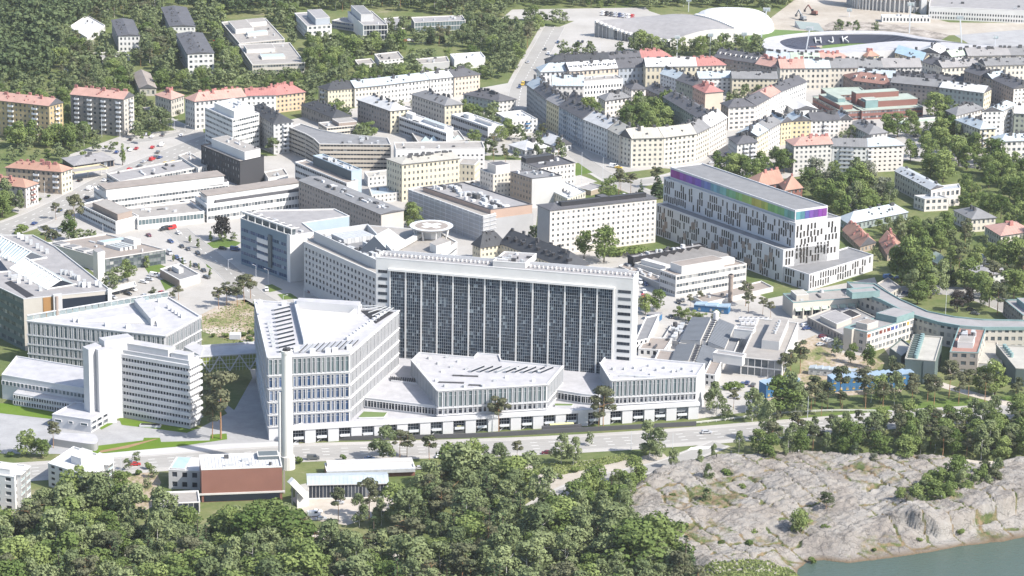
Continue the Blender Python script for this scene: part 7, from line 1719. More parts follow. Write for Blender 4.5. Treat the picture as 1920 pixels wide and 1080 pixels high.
# football ground
outer = smooth([(1428,80),(1438,71),(1478,64.5),(1540,59),(1620,57.5),(1680,60.5),(1735,70),(1800,80),(1862,86),(1850,92),(1760,93),(1690,93),(1600,98.5),(1520,100),(1460,97),(1433,89),(1428,80)], 4)
inner = smooth([(1461,78),(1468,73),(1492,68.5),(1545,64.2),(1620,62.8),(1672,64.8),(1712,71),(1742,75),(1765,79),(1752,79.5),(1725,77.5),(1680,77),(1612,83),(1555,90),(1500,93),(1472,87),(1461,78)], 4)
OZ, IZ = 5.5, 4.6
O = [g(x, y, OZ) for x, y in outer[:-1]]; I = [g(x, y, IZ) for x, y in inner[:-1]]; ns = len(O)
sx_, sy_ = sum(p[0] for p in I)/ns, sum(p[1] for p in I)/ns
fs = thing('football_stadium', 'football ground with white oval roof ring and dark seats lettered HJK', 'football stadium', (sx_, sy_, 0)); o = tuple(fs.location); FOOT.append(O)
mb = MB(o); mw2 = MB(o)
for i in range(ns):
    j = (i+1) % ns
    q_ = [(*O[i],OZ),(*I[i],IZ),(*I[j],IZ),(*O[j],OZ)]; mb.face(q_ if True else q_[::-1], 0)
    mb.face([(*I[i],IZ-.7),(*I[j],IZ-.7),(*I[j],IZ),(*I[i],IZ)], 0); mw2.face([(*O[i],0),(*O[j],0),(*O[j],OZ),(*O[i],OZ)], 0)
mb.build('roof_ring', ['r_cgi'], fs); mw2.build('wall', ['palegrey'], fs)
S1 = [lerp2(I[i], (sx_, sy_), .0) for i in range(ns)]; S2 = [lerp2(I[i], (sx_, sy_), .5) for i in range(ns)]; S0 = [lerp2(I[i], O[i], .35) for i in range(ns)]
mb = MB(o)
for i in range(ns):
    j = (i+1) % ns; nst = 8
    for s in range(nst):
        f0, f1 = s/nst, (s+1)/nst; z1_ = 3.9-(f0*3.6); z2_ = 3.9-(f1*3.6)
        P0, P1 = lerp2(S0[i], S2[i], f0), lerp2(S0[j], S2[j], f0); P2, P3 = lerp2(S0[j], S2[j], f1), lerp2(S0[i], S2[i], f1)
        mb.face([(*P0,z1_),(*P3,z1_),(*P2,z1_),(*P1,z1_)], 0); mb.face([(*P3,z1_),(*P3,z2_),(*P2,z2_),(*P2,z1_)], 0)
mat('seats', (.05,.055,.08), .8, .1, .3); mb.build('stand', ['seats'], fs)
mb = MB(o); mb.face([(*p, .12) for p in S2], 0); mb.build('pitch', ['pitch'], fs)
def stroke_letters(root, txt, pxs, zl, m):
    st_ = {'H': [((0,0),(0,1)),((1,0),(1,1)),((0,.5),(1,.5))], 'J': [((.9,1),(.9,.2)),((.9,.2),(.5,0)),((.5,0),(.1,.15)),((.1,.15),(.0,.35))], 'K': [((0,0),(0,1)),((0,.45),(1,1)),((.3,.6),(1,0))]}
    for ch, (px, py) in zip(txt, pxs):
        mb = MB(tuple(root.location)); w_, hgt = 3.6, 1
        c = Vector(g(px, py, zl))
        # letters lie on the sloping far stand: height follows the slope
        for (a, b) in st_[ch]:
            def pt(p): return (c.x+(p[0]-.5)*w_, c.y+(p[1]-.5)*8.0, zl+(p[1]-.5)*2.1+.6)
            mb.bar(pt(a), pt(b), .7)
        mb.build('letter', ['palegrey'], root)
stroke_letters(fs, 'HJK', [(1534,77),(1558,76),(1585,75)], 2.2, 'paint')
mb = MB(o)
for (px, py, mm) in ((1500,90,0),(1512,89,1),(1524,88,0),(1536,87,2)):
    x, y = g(px, py, 1); mb.box(x, y, .2, 1.4, 4, 1.2, .2, mm)
mb.build('advertising_board', ['brickred','white','peach'], fs)
def mast(px, py, ytop, label, lean=0, heavy=False):
    x, y = g(px, py); hh = hpx(px, ytop, py-ytop); t = thing('light_mast', label, 'light mast', (x, y, 0)); o = (x, y, 0); m = MB(o); m.bar((x, y, 0), (x+lean, y, hh), .8 if heavy else .45); m.build('pole', ['rail'], t); m = MB(o); m.box(x+lean, y, hh-1.2, hh+1.4, 5.0 if heavy else 3.4, .6, 0, 0, bottom=True); m.build('lamp_frame', ['unit'], t)
    for k in range(4):
        m = MB(o); m.box(x+lean-1.5+k*1.0, y-.4, hh-.6, hh+.8, .7, .3, 0, 0, bottom=True); m.build('lamp', ['glass_pale'], t)
for a_ in ((1511,98,54,'leaning stadium light mast left of the HJK stand',2,True),(1424,86,18,'leaning light mast beside the air dome',4,True),(1705,62,8,'tall light mast behind the football ground',0,True),(1803,80,33,'light mast with lattice foot right of the football ground',-2,True),(1592,32,19,'thin light mast on the construction ground',0,False),(1269,107,70,'thin light mast in front of ice hall trees, left',0,False),(1331,105,66,'thin light mast in front of ice hall trees, middle',0,False),(1394,102,64,'thin light mast in front of ice hall trees, right',0,False),(1291,22,0,'light mast behind the ice hall roof',0,False),(1866,85,70,'short mast on the sports yard',0,False)):
    mast(*a_)
# big stadium at the top right
bs_ = thing('great_stadium', 'big stadium with brown curved wall and white base at the top right', 'stadium', (*g(1680, 20), 0)); o = tuple(bs_.location)
arc = smooth([g(1588, 8), g(1605, 16), g(1640, 20), g(1690, 24), g(1742, 24)], 6)
mb = MB(o); mc = MB(o)
for i in range(len(arc)-1):
    a, b = Vector(arc[i]), Vector(arc[i+1]); c = (a+b)/2; d = b-a; ag = math.atan2(d.y, d.x); nn = Vector((-d.y, d.x)).normalized(); c2 = c+nn*4
    mb.box(c2.x, c2.y, 9, 24, d.length+1.5, 6, ag, 0, bottom=True); mb.box(c2.x, c2.y+2, 0, 9, d.length+1.5, 3, ag, 1)
    mc.box(c.x, c.y, 0, 9, .9, 1.2, ag, 0)
mb.build('brown_wall', ['brownw','palegrey'], bs_); mc.build('columns', ['offwhite'], bs_, 'stuff'); FOOT.append([arc[0], arc[-1], (arc[-1][0], arc[-1][1]+60), (arc[0][0], arc[0][1]+60)])
x, y = g(1731, 26); m = MB(o); m.box(x, y, 0, 40, 4, 4, 0, 0); m.build('tower', ['white'], bs_)
r, q, h, _ = Q('stadium_terrace', 'long white two tier stadium front with rows of square windows', [(1742,12),(1970,22)], 24, d=60, wall='white', roof='r_mid', sty='pd', fl=2, cat='stadium', n=(46,8,46,8), trim='white', top=3, ng=18)
r, q, h, _ = Q('stadium_pavilion', 'white low pavilion with slatted windows in front of the stadium', [(1652,27),(1654,31),(1745,32)], 11, wall='white', roof='r_white', sty='pd', fl=1, cat='pavilion', ng=5, trim='white', n=(2,14,2,14))
def excavator(px, py, label, rz, col='brickred'):
    x, y = g(px, py); t = thing('excavator', label, 'excavator', (x, y, 0), None, rz); m = MB(); m.box(0,-1.3,0,1,5,.8,0,0); m.box(0,1.3,0,1,5,.8,0,0); link('tracks', m.mesh('tracks', ['black']), t)
    m = MB(); m.box(-.4,0,1,3,4,2.8,0,0); m.box(1.0,.7,3,4.2,1.6,1.3,0,1); link('body', m.mesh('body', [col,'glass_dark']), t); m = MB(); m.bar((1.2,-.4,2.4),(5,-.4,6.8),.8); m.bar((5,-.4,6.8),(7.6,-.4,3),.6); link('boom', m.mesh('boom', [col]), t); m = MB(); m.box(7.6,-.4,1.4,3,1.2,1.4,0,0); link('bucket', m.mesh('bucket', ['unit_dark']), t)
excavator(1526, 28, 'orange red excavator on the sandy construction ground, upper one', 2.6); excavator(1505, 38, 'grey excavator on the sandy construction ground, lower one', 2.2, 'steel')
t = thing('sport_stand', 'green open stand beside the construction ground', 'stand', (*g(1510, 52), 0)); o = tuple(t.location); qq = quad_pts([(1490,49),(1500,55),(1545,60)], 0)
mb = MB(o); mb.face([(*qq[1],.5),(*qq[2],.5),(*qq[3],4),(*qq[0],4)], 0); mb.face([(*qq[0],0),(*qq[1],0),(*qq[1],.5),(*qq[0],4)], 1); mb.face([(*qq[1],0),(*qq[2],0),(*qq[2],.5),(*qq[1],.5)], 1); mb.build('seat_rake', ['teal','palegrey'], t)
# ------------------------------------------------------------------ cars
CARC = {'white':(.75,.75,.75),'silver':(.42,.43,.45),'black':(.025,.027,.03),'dark blue':(.03,.06,.16),'red':(.40,.03,.03),'dark grey':(.09,.095,.10),'maroon':(.12,.02,.035),'yellow':(.62,.42,.05),'blue':(.05,.16,.38)}
for k, v in CARC.items(): mat('car_'+k.replace(' ', '_'), v, .25, .03, 1.0, spec=.6)
mat('tyre', (.02,.02,.02), .9, .05); mat('rim', (.35,.35,.36), .4, .05); mat('lamp_red', (.3,.02,.02), .4, .02); mat('lamp_white', (.7,.7,.68), .3, .02)
def car_meshes(kind):
    if kind == 'van': prof = [(-2.6,.4),(2.6,.4),(2.65,1.15),(1.75,1.45),(1.15,2.2),(-2.5,2.3),(-2.65,1.2)]; wd = 2.0; gl = [(1.72,1.47,1.18,2.12)]
    elif kind == 'wagon': prof = [(-2.25,.35),(2.2,.35),(2.25,.8),(1.15,1.0),(.45,1.48),(-1.8,1.5),(-2.2,1.0),(-2.3,.7)]; wd = 1.8; gl = [(1.1,1.02,.48,1.44)]
    else: prof = [(-2.2,.35),(2.15,.35),(2.2,.75),(1.1,.95),(.35,1.42),(-1.0,1.42),(-1.6,1.02),(-2.2,.95),(-2.28,.7)]; wd = 1.78; gl = [(1.05,.97,.38,1.38)]
    b = MB(); n = len(prof); hw = wd/2
    top = max(p[1] for p in prof)
    def yy(p): return hw-(max(0, p[1]-.9)*.18)
    for i in range(n):
        p, q = prof[i], prof[(i+1) % n]
        b.face([(p[0],-yy(p),p[1]),(p[0],yy(p),p[1]),(q[0],yy(q),q[1]),(q[0],-yy(q),q[1])][::-1], 0)
    b.face([(p[0],-yy(p),p[1]) for p in prof], 0); b.face([(p[0],yy(p),p[1]) for p in reversed(prof)], 0)
    g_ = MB(); x0, z0, x1, z1 = gl[0]
    g_.face([(x0+.03,-hw+.12,z0+.02),(x0+.03,hw-.12,z0+.02),(x1+.03,hw-.2,z1+.02),(x1+.03,-hw+.2,z1+.02)], 0)
    zs = 1.0 if kind != 'van' else 1.45; zt = top-.1; xe = -1.6 if kind == 'wagon' else (-.95 if kind == 'car' else .1)
    for s in (-1, 1):
        f = [(xe,s*(hw-.02*(zs-.9)+.012),zs),(x1+.35,s*(hw+.0),zs),(x1-.1,s*(hw-(zt-.9)*.18+.015),zt),(xe+.1,s*(hw-(zt-.9)*.18+.015),zt)]; g_.face(f if s < 0 else f[::-1], 0)
    if kind != 'van': g_.face([(prof[-3][0]-.02,hw-.2,1.03),(prof[-3][0]-.02,-hw+.2,1.03),(xe-.15,-hw+.25,top-.05),(xe-.15,hw-.25,top-.05)], 0)
    w = MB(); n_ = 10
    for i in range(n_):
        a0, a1 = 2*math.pi*i/n_, 2*math.pi*(i+1)/n_; r_ = .34
        w.face([(math.cos(a0)*r_,-.12,math.sin(a0)*r_),(math.cos(a1)*r_,-.12,math.sin(a1)*r_),(math.cos(a1)*r_,.12,math.sin(a1)*r_),(math.cos(a0)*r_,.12,math.sin(a0)*r_)], 0)
    for y in (-.125, .125):
        w.face([(math.cos(2*math.pi*i/n_)*.34,y,math.sin(2*math.pi*i/n_)*.34) for i in range(n_)], 0); w.face([(math.cos(2*math.pi*i/n_)*.2,y*1.03,math.sin(2*math.pi*i/n_)*.2) for i in range(n_)], 1)
    hl = MB(); hl.box(0,0,-.09,.09,.06,.34,0,0,bottom=True)
    return b, g_.mesh('window_glass', ['glass_dark']), w.mesh('wheel', ['tyre','rim']), hl, (1.35 if kind != 'van' else 1.7), hw, prof
CM = {k: car_meshes(k) for k in ('car','wagon','van')}
CB = {}
HLm = CM['car'][3].mesh('headlight', ['lamp_white']); TLm = CM['car'][3].mesh('tail_light', ['lamp_red'])
CARS = []
def car(px, py, col, kind, rz, where, near=True):
    x, y = g(px, py); b, gm, wm, hl, wb, hw, prof = CM[kind]
    if (kind, col) not in CB: CB[(kind, col)] = b.mesh('body', ['car_'+col.replace(' ', '_')])
    t = thing('van' if kind == 'van' else 'parked_car', '', 'van' if kind == 'van' else 'car', (x, y, gh(x, y)+.1), None, rz)
    link('body', CB[(kind, col)], t); link('window_glass', gm, t)
    for sx in (-1, 1):
        for sy in (-1, 1): link('wheel', wm, t, (sx*wb, sy*(hw-.1), .34))
    for sy in (-1, 1): link('headlight', HLm, t, (prof[2][0]-.02, sy*(hw-.3), .68)); link('tail_light', TLm, t, (prof[-1][0]+.02, sy*(hw-.3), .75))
    CARS.append((t, col, kind, px, py, where)); return t
def heading(px0, py0, px1, py1):
    a, b = g(px0, py0), g(px1, py1); return math.atan2(b[1]-a[1], b[0]-a[0])
hr1 = heading(560,849,700,845)
car(587,862,'dark grey','van',hr1,'parked on the road edge right of the chimney')
car(693,862,'blue','car',hr1,'beside the garage row'); car(835,851,'maroon','wagon',hr1+.1,'near the tall pine by the garage row end'); car(826,858,'white','wagon',hr1+.2,'near the tall pine by the garage row end'); car(787,880,'silver','car',hr1,'at the garage row end')
car(1025,851,'maroon','car',hr1+math.pi,'driving on the front road'); car(1325,813,'silver','wagon',hr1,'driving on the front road near the rocks'); car(254,873,'red','car',hr1,'on the front road beside the white flats')
ha = heading(130,380,210,337)
for px, py, c, k in ((112,397,'dark blue','car'),(65,421,'dark blue','wagon'),(163,372,'black','car'),(168,356,'white','van'),(243,319,'red','wagon'),(285,301,'red','van'),(262,313,'dark grey','wagon'),(270,305,'silver','car'),(292,296,'dark grey','wagon'),(300,297,'dark blue','car'),(310,308,'yellow','car'),(325,306,'yellow','wagon'),(150,340,'black','wagon'),(197,340,'white','car')):
    car(px, py, c, k, ha, 'on the avenue by the fuel station')
for px, py, c, k in ((219,287,'dark blue','wagon'),(256,280,'red','car'),(286,278,'red','wagon'),(303,274,'white','van'),(232,283,'silver','car'),(245,283,'white','wagon'),(296,287,'dark grey','wagon'),(350,300,'silver','van'),(360,312,'white','wagon'),(340,255,'white','car'),(305,255,'dark grey','car'),(275,254,'silver','wagon'),(245,263,'black','wagon'),(285,258,'white','car'),(318,230,'dark blue','car')):
    car(px, py, c, k, ha+.2, 'in the parking strip behind the fuel station')
hc = heading(330,430,430,510)
for px, py, c, k, d in ((308,432,'black','van',-1.2),(322,430,'red','van',-1.2),(335,439,'white','car',.1),(279,443,'maroon','car',.1),(320,455,'dark blue','wagon',.2),(341,464,'black','car',0),(353,469,'dark grey','car',0),(371,477,'black','wagon',0),(418,468,'black','wagon',.9),(441,470,'dark blue','van',.9),(318,477,'silver','van',0),(332,485,'dark blue','wagon',0),(340,489,'silver','wagon',0),(345,493,'silver','car',0),(367,500,'black','wagon',0),(382,509,'black','car',0),(388,522,'dark grey','wagon',.4),(240,553,'black','wagon',.5),(290,519,'white','van',.7),(280,526,'silver','wagon',.7),(270,531,'white','wagon',.7),(304,551,'red','car',.3),(271,557,'silver','car',.3),(250,545,'white','car',.4),(500,545,'white','wagon',-.3),(212,560,'silver','wagon',.4),(580,548,'maroon','car',-.3)):
    car(px, py, c, k, hc+d, 'in the hospital driveway left of the blue glass block')
for px, py, c, k in ((1201,531,'white','van'),(1211,535,'dark blue','wagon'),(1208,549,'white','wagon'),(1206,558,'red','wagon'),(1214,562,'dark grey','car'),(1272,568,'black','wagon'),(1280,565,'dark grey','car'),(1207,574,'dark grey','wagon'),(1258,596,'black','car')):
    car(px, py, c, k, heading(1200,530,1240,610), 'in the yard right of the glass tower')
for px, py, c, k in ((1370,722,'black','wagon'),(1393,722,'dark blue','wagon'),(1412,724,'dark grey','wagon'),(1384,747,'silver','wagon'),(1401,720,'dark blue','car'),(1372,745,'white','car')):
    car(px, py, c, k, 1.3, 'in the small lot under the flat roofed hall')
for px, py, c, k in ((1543,633,'maroon','wagon'),(1549,638,'white','car'),(1556,641,'silver','wagon'),(1539,648,'silver','car'),(1511,612,'white','wagon'),(1513,618,'dark blue','car')):
    car(px, py, c, k, .4, 'in the court lot by the beige wings')
hs = heading(1018,90,995,130)
for px, py, c, k in ((1046,81,'dark blue','wagon'),(1028,102,'white','wagon'),(1022,94,'black','car'),(980,160,'yellow','van'),(974,165,'dark blue','car'),(983,156,'black','car'),(1092,80,'black','car'),(1084,80,'dark grey','car'),(990,118,'silver','car')):
    car(px, py, c, k, hs, 'on the street before the ice hall')
for i in range(16):
    car(1130+(i % 8)*8, 24+(i//8)*4.5+(i % 8)*.9, ['white','silver','dark grey','red','dark blue','black','white','silver'][(i*5) % 8], 'wagon' if i % 2 else 'car', 1.2, 'in the car park behind the ice hall')
for i, c in enumerate(('white','dark blue','silver','red','white','dark grey','black')):
    car(735+i*8, 77+(i % 2), c, 'wagon' if i % 2 else 'car', 1.4, 'in the school car park at top centre')
for i, c in enumerate(('white','red','silver','white','red','dark blue')):
    car(403+i*3.0, 73+i*4.4, c, 'car' if i % 2 else 'wagon', .3, 'in the row beside the rear beige institute')
for i, c in enumerate(('dark blue','white','dark grey','silver','black','white')):
    car(116+i*2, 104+i*6, c, 'wagon' if i % 2 else 'car', .2, 'on the forest lane at top left')
for px, py, c, k, d in ((1151,314,'white','van',-.4),(1160,316,'yellow','car',-.4),(1355,297,'dark grey','car',.6),(1345,302,'black','wagon',.6),(1334,307,'silver','car',.6),(1365,290,'dark blue','wagon',.6),(1374,284,'white','car',.6),(1387,272,'silver','wagon',.6)):
    car(px, py, c, k, d, 'on the street before the rounded corner house')
for px, py, c, k, d in ((1718,257,'dark grey','car',0),(1700,552,'dark blue','wagon',.3),(1690,556,'silver','car',.3),(1820,583,'black','wagon',-.5),(1828,590,'dark grey','car',-.5),(1753,547,'white','car',.2),(1665,522,'blue','van',.4),(1684,523,'dark blue','car',.4)):
    car(px, py, c, k, d, 'near the park street at the right')
for px, py, c, k, d in ((650,1032,'dark grey','wagon',.2),(588,968,'white','van',.3),(602,975,'silver','car',.3),(594,962,'white','car',.3),(635,945,'silver','car',.2),(1862,842,'black','wagon',.1)):
    car(px, py, c, k, d, 'in a clearing of the near wood')
# ------------------------------------------------------------------ lamps and poles
LAMPS = []
def lamp(px, py, ytop, arm=1.6, rz=0.0):
    x, y = g(px, py); hh = hpx(px, ytop, py-ytop); z = gh(x, y); t = thing('street_lamp', '', 'street lamp', (x, y, z), None, rz); m = MB(); m.cyl(0,0,0,hh,.12,.08,8); link('pole', m.mesh('pole', ['rail']), t)
    if arm:
        m = MB(); m.bar((0,0,hh-.1),(arm,0,hh+.25),.12); am = link('arm', m.mesh('arm', ['rail']), t); m = MB(); m.box(arm+.3,0,hh+.15,hh+.38,.9,.35,0,0,bottom=True); link('lamp_head', m.mesh('lamp_head', ['frame']), am)
    LAMPS.append((t, px, py))
for a_ in ((428,504,487,1.5,.3),(503,533,506,1.6,2.8),(480,519,498,1.2,2.8),(531,562,554,1.6,.2),(570,563,540,0),(227,890,853,0),(1183,845,808,0),(1261,841,812,0),(1514,784,743,0),(1633,755,737,0),(1503,780,748,0),(1090,352,285,0),(1130,342,295,0),(1252,315,297,0),(1775,533,515,1.6,0),(1862,743,726,0),(191,257,217,0),(225,262,222,0),(16,255,229,0),(145,268,243,0),(300,172,188,0),(84,370,340,0),(327,245,225,1.5,0),(347,247,236,1.5,0),(176,87,66,0),(173,84,63,0),(1125,95,80,0),(1772,600,540,0),(193,437,420,0),(1177,1078,1033,0),(1398,775,741,0),(1771,235,215,0),(1372,740,728,1.2,0),(620,548,520,1.5,0)):
    if a_[1] > a_[2]: lamp(*a_)
# ------------------------------------------------------------------ rails, sculpture, people, boulders
def fence(px, label, hgt=1.0, step=4.0, m='white'):
    p = smooth([g(*q) for q in px], 4); p = [(x, y, gh(x, y)) for x, y in p]; t = thing('guard_rail', label, 'fence', p[0]); o = p[0]; mb = MB(o)
    for i in range(len(p)-1):
        a, b = Vector(p[i]), Vector(p[i+1]); mb.bar(tuple(a+Vector((0,0,hgt))), tuple(b+Vector((0,0,hgt))), .22); mb.bar(tuple(a+Vector((0,0,hgt*.55))), tuple(b+Vector((0,0,hgt*.55))), .16)
    mb.build('rail', [m], t); acc = 0
    for i in range(len(p)-1):
        a, b = Vector(p[i]), Vector(p[i+1]); L = (b-a).length; n = max(1, int(L/step))
        for k in range(n):
            q = a.lerp(b, k/n); mb = MB(o); mb.box(q.x, q.y, q.z, q.z+hgt, .2, .2, 0, 0); mb.build('post', [m], t)
fence([(1305,795),(1360,789),(1440,779),(1560,772),(1680,774)], 'white guard rail beside the road right of the podium')
x, y = g(1374, 862); z = gh(x, y)
t = thing('stone_heap', 'grey heap of stones on the rock by the side road', 'stone heap', (x, y, z)); rr = random.Random(3); o = (x, y, z)
for i in range(70):
    a = rr.uniform(0, 6.28); k = math.sqrt(rr.random())*4.2; m = MB(o); s = rr.uniform(.35, .75); zz = z+(1-k/4.4)*1.6+.4; m.cyl(x+math.cos(a)*k, y+math.sin(a)*k*1.2, zz-.7, zz+s*.5, s, s*.5, 5, 0); m.build('stone', ['concrete'], t)
def person(px, py, shirt, trousers, label, sit=False):
    x, y = g(px, py); z = gh(x, y)
    if z < -.1: x, y = g(px, py, z+1.4)
    zz = z
    # stand on the rock surface
    hit = rock_z(x, y); zz = hit if hit is not None else z
    t = thing('person', label, 'person', (x, y, zz))
    for nm, m_, verts, edges, rad in (('body', shirt, [(0,0,.92),(0,0,1.2),(0,0,1.42),(0,0,1.52),(0,0,1.64),(.21,0,1.40),(.27,.02,1.12),(.25,.1,.86),(-.21,0,1.40),(-.27,.02,1.12),(-.25,.1,.86),(.1,0,.88),(.12,.02,.48),(.12,0,.06),(-.1,0,.88),(-.13,-.04,.48),(-.13,-.08,.06),(.12,.14,.04),(-.13,.06,.04)], [(0,1),(1,2),(2,3),(3,4),(2,5),(5,6),(6,7),(2,8),(8,9),(9,10),(0,11),(11,12),(12,13),(0,14),(14,15),(15,16),(13,17),(16,18)], [.15,.15,.14,.06,.115,.07,.055,.04,.07,.055,.04,.10,.075,.05,.10,.075,.05,.045,.045]),):
        me = bpy.data.meshes.new('body'); me.from_pydata(verts, edges, []); ob = bpy.data.objects.new('body', me); COL.objects.link(ob); ob.parent = t
        ob.modifiers.new('skin', 'SKIN'); sv = me.skin_vertices[0].data
        for i, k in enumerate(rad): sv[i].radius = (k, k*.8)
        sv[0].use_root = True; md = ob.modifiers.new('sub', 'SUBSURF'); md.levels = 1; md.render_levels = 1
        me.materials.append(MATS[m_])
    m = MB(); m.cyl(0,0,.1,.9,.17,.19,8,0); ob = link('trousers', m.mesh('trousers', [trousers]), t)
    m = MB(); m.cyl(0,-.01,1.68,1.79,.125,.07,8,0); link('hair', m.mesh('hair', ['brownw']), t)
    return t
# ------------------------------------------------------------------ planting (photo bases)
LEAF = {'broad':5,'birch':2,'linden':2}; MIX = {'broad':4,'birch':4,'pine':2,'spruce':1}; CITY = {'broad':6,'linden':3,'birch':2}
# single trees that can be told apart
for a_ in ((414,823,127,'pine',1.25),(398,822,70,'pine',1.2),(935,812,72,'pine',1.2),(1131,806,82,'pine',1.35),(1122,806,55,'pine',1.2),(718,862,62,'birch',1.5),(750,858,52,'pine',1.2),(763,858,48,'pine',1.2),(805,868,52,'pine',1.2),(1052,872,56,'birch',1.2),(1075,872,50,'birch',1.2),(1218,858,66,'birch',1.25),(1232,860,58,'birch',1.2),(1263,879,40,'birch',1.0),(1338,862,32,'birch',.7),(1105,836,28,'birch',.8),(878,886,68,'linden',1.3),(905,885,50,'linden',1.2),(935,888,55,'birch',1.2),(970,868,42,'pine',1.1),(257,868,22,'birch',1.1),(238,882,22,'birch',1.1),(280,880,14,'shrub',1.0),(645,863,13,'shrub',1.0),(560,869,16,'shrub',1.0),(100,840,50,'pine',1.1),(855,872,30,'pine',1),(862,866,26,'pine',1),
    (1385,850,40,'birch',.9),(1440,862,52,'broad',1.1),(1422,850,44,'broad',1.1),(1548,968,42,'pine',1.5),(1500,1010,52,'broad',1.05),(1490,1012,34,'broad',1.1),(1657,1010,10,'shrub',1),(1702,940,24,'pine',1.3),(1785,944,30,'broad',1.3),(1640,872,24,'grey',1.2),(1365,895,18,'shrub',1.2),(1312,880,36,'birch',.8),(1328,906,36,'birch',1),(1325,942,26,'birch',1.2),
    (1343,775,58,'birch',1.4),(1375,768,40,'pine',1.1),(1410,790,60,'birch',1.3),(1360,788,30,'broad',1.2),(1440,830,75,'birch',1),(1455,800,30,'pine',1),
    (415,450,44,'purple',1.2),(775,428,52,'broad',1.2),(1095,485,58,'broad',.8),(1132,492,66,'broad',1.15),(1150,478,18,'shrub',2.4),(1195,480,18,'shrub',2.2),(1040,470,38,'broad',1.4),(1003,452,30,'broad',1.4),(1021,455,28,'broad',1.3),(1232,582,42,'broad',1.1),(1210,590,40,'broad',1),(1142,388,58,'linden',1.0),(1285,600,24,'linden',1.4),(1300,605,26,'linden',1.4),(1318,607,24,'linden',1.4),(1272,597,24,'linden',1.3),(1342,600,20,'broad',1.4),(1295,574,24,'pine',1.2),(1312,566,22,'pine',1.2),(1398,574,48,'pine',1.0),(1403,586,40,'pine',1.2),(1430,590,34,'pine',1.2),(1445,595,30,'pine',1.2),
    (445,575,50,'pine',1.3),(425,572,44,'pine',1.2),(470,560,46,'pine',1.2),(410,580,44,'pine',1.2),(458,568,54,'pine',1.2),(335,562,26,'pine',1.6),(323,566,20,'pine',1.4),(356,455,14,'column',1.8),(371,465,17,'column',1.8),(395,452,18,'column',1.8),(420,453,18,'broad',1),(438,452,18,'broad',1),(412,455,16,'broad',1),(394,520,16,'column',1.6),(342,497,14,'column',1.6),(325,490,13,'column',1.6),(357,502,13,'column',1.6),(373,506,12,'column',1.6),
    (205,540,32,'broad',1.2),(222,532,34,'broad',1.3),(240,528,40,'broad',1.1),(212,550,30,'broad',1.1),(275,502,22,'column',2),(285,560,22,'pine',1.4),
    (85,455,32,'pine',1.5),(100,470,42,'pine',1.5),(140,438,72,'pine',1.1),(128,452,50,'broad',1.0),(150,460,30,'broad',1.4),(170,462,32,'broad',1.5),(105,412,32,'pine',1.4),(45,432,14,'shrub',1.5),(35,440,15,'shrub',1.4),(230,310,40,'column',1.0),(885,290,28,'broad',1.3),(888,268,30,'linden',1.3),(735,325,18,'broad',1.2),(510,295,35,'broad',1.4),(780,352,16,'shrub',1.5),
    (1752,222,48,'broad',1.3),(1792,222,26,'broad',1.3),(1702,250,18,'column',2.2),(1250,225,60,'broad',1),(1470,325,48,'broad',1.2),(1455,320,44,'birch',1.2),(1597,265,30,'broad',1.1),(1580,270,26,'broad',1.1),
    (1710,540,95,'broad',1.0),(1690,530,80,'broad',1.1),(1732,545,82,'broad',1.0),(1745,560,50,'broad',1.1),(1720,570,45,'broad',1.2),(1795,585,40,'purple',1),(1815,575,36,'purple',.9),(1780,535,60,'spruce',1.1),(1808,540,58,'broad',1.2),(1860,545,55,'pine',1.5),(1885,545,52,'pine',1.5),(1870,590,60,'pine',1.4),(1840,560,50,'broad',1.2),(1900,560,62,'broad',1.2),
    (1568,668,36,'broad',.9),(1595,680,38,'broad',.9),(1627,690,46,'broad',.9),(1672,700,34,'broad',.8),(1468,712,50,'pine',1),(1482,705,50,'pine',1),(1500,700,62,'pine',1.1),(1380,730,14,'shrub',2),(1362,730,12,'shrub',2),(1458,660,30,'pine',1)):
    tree(*a_)
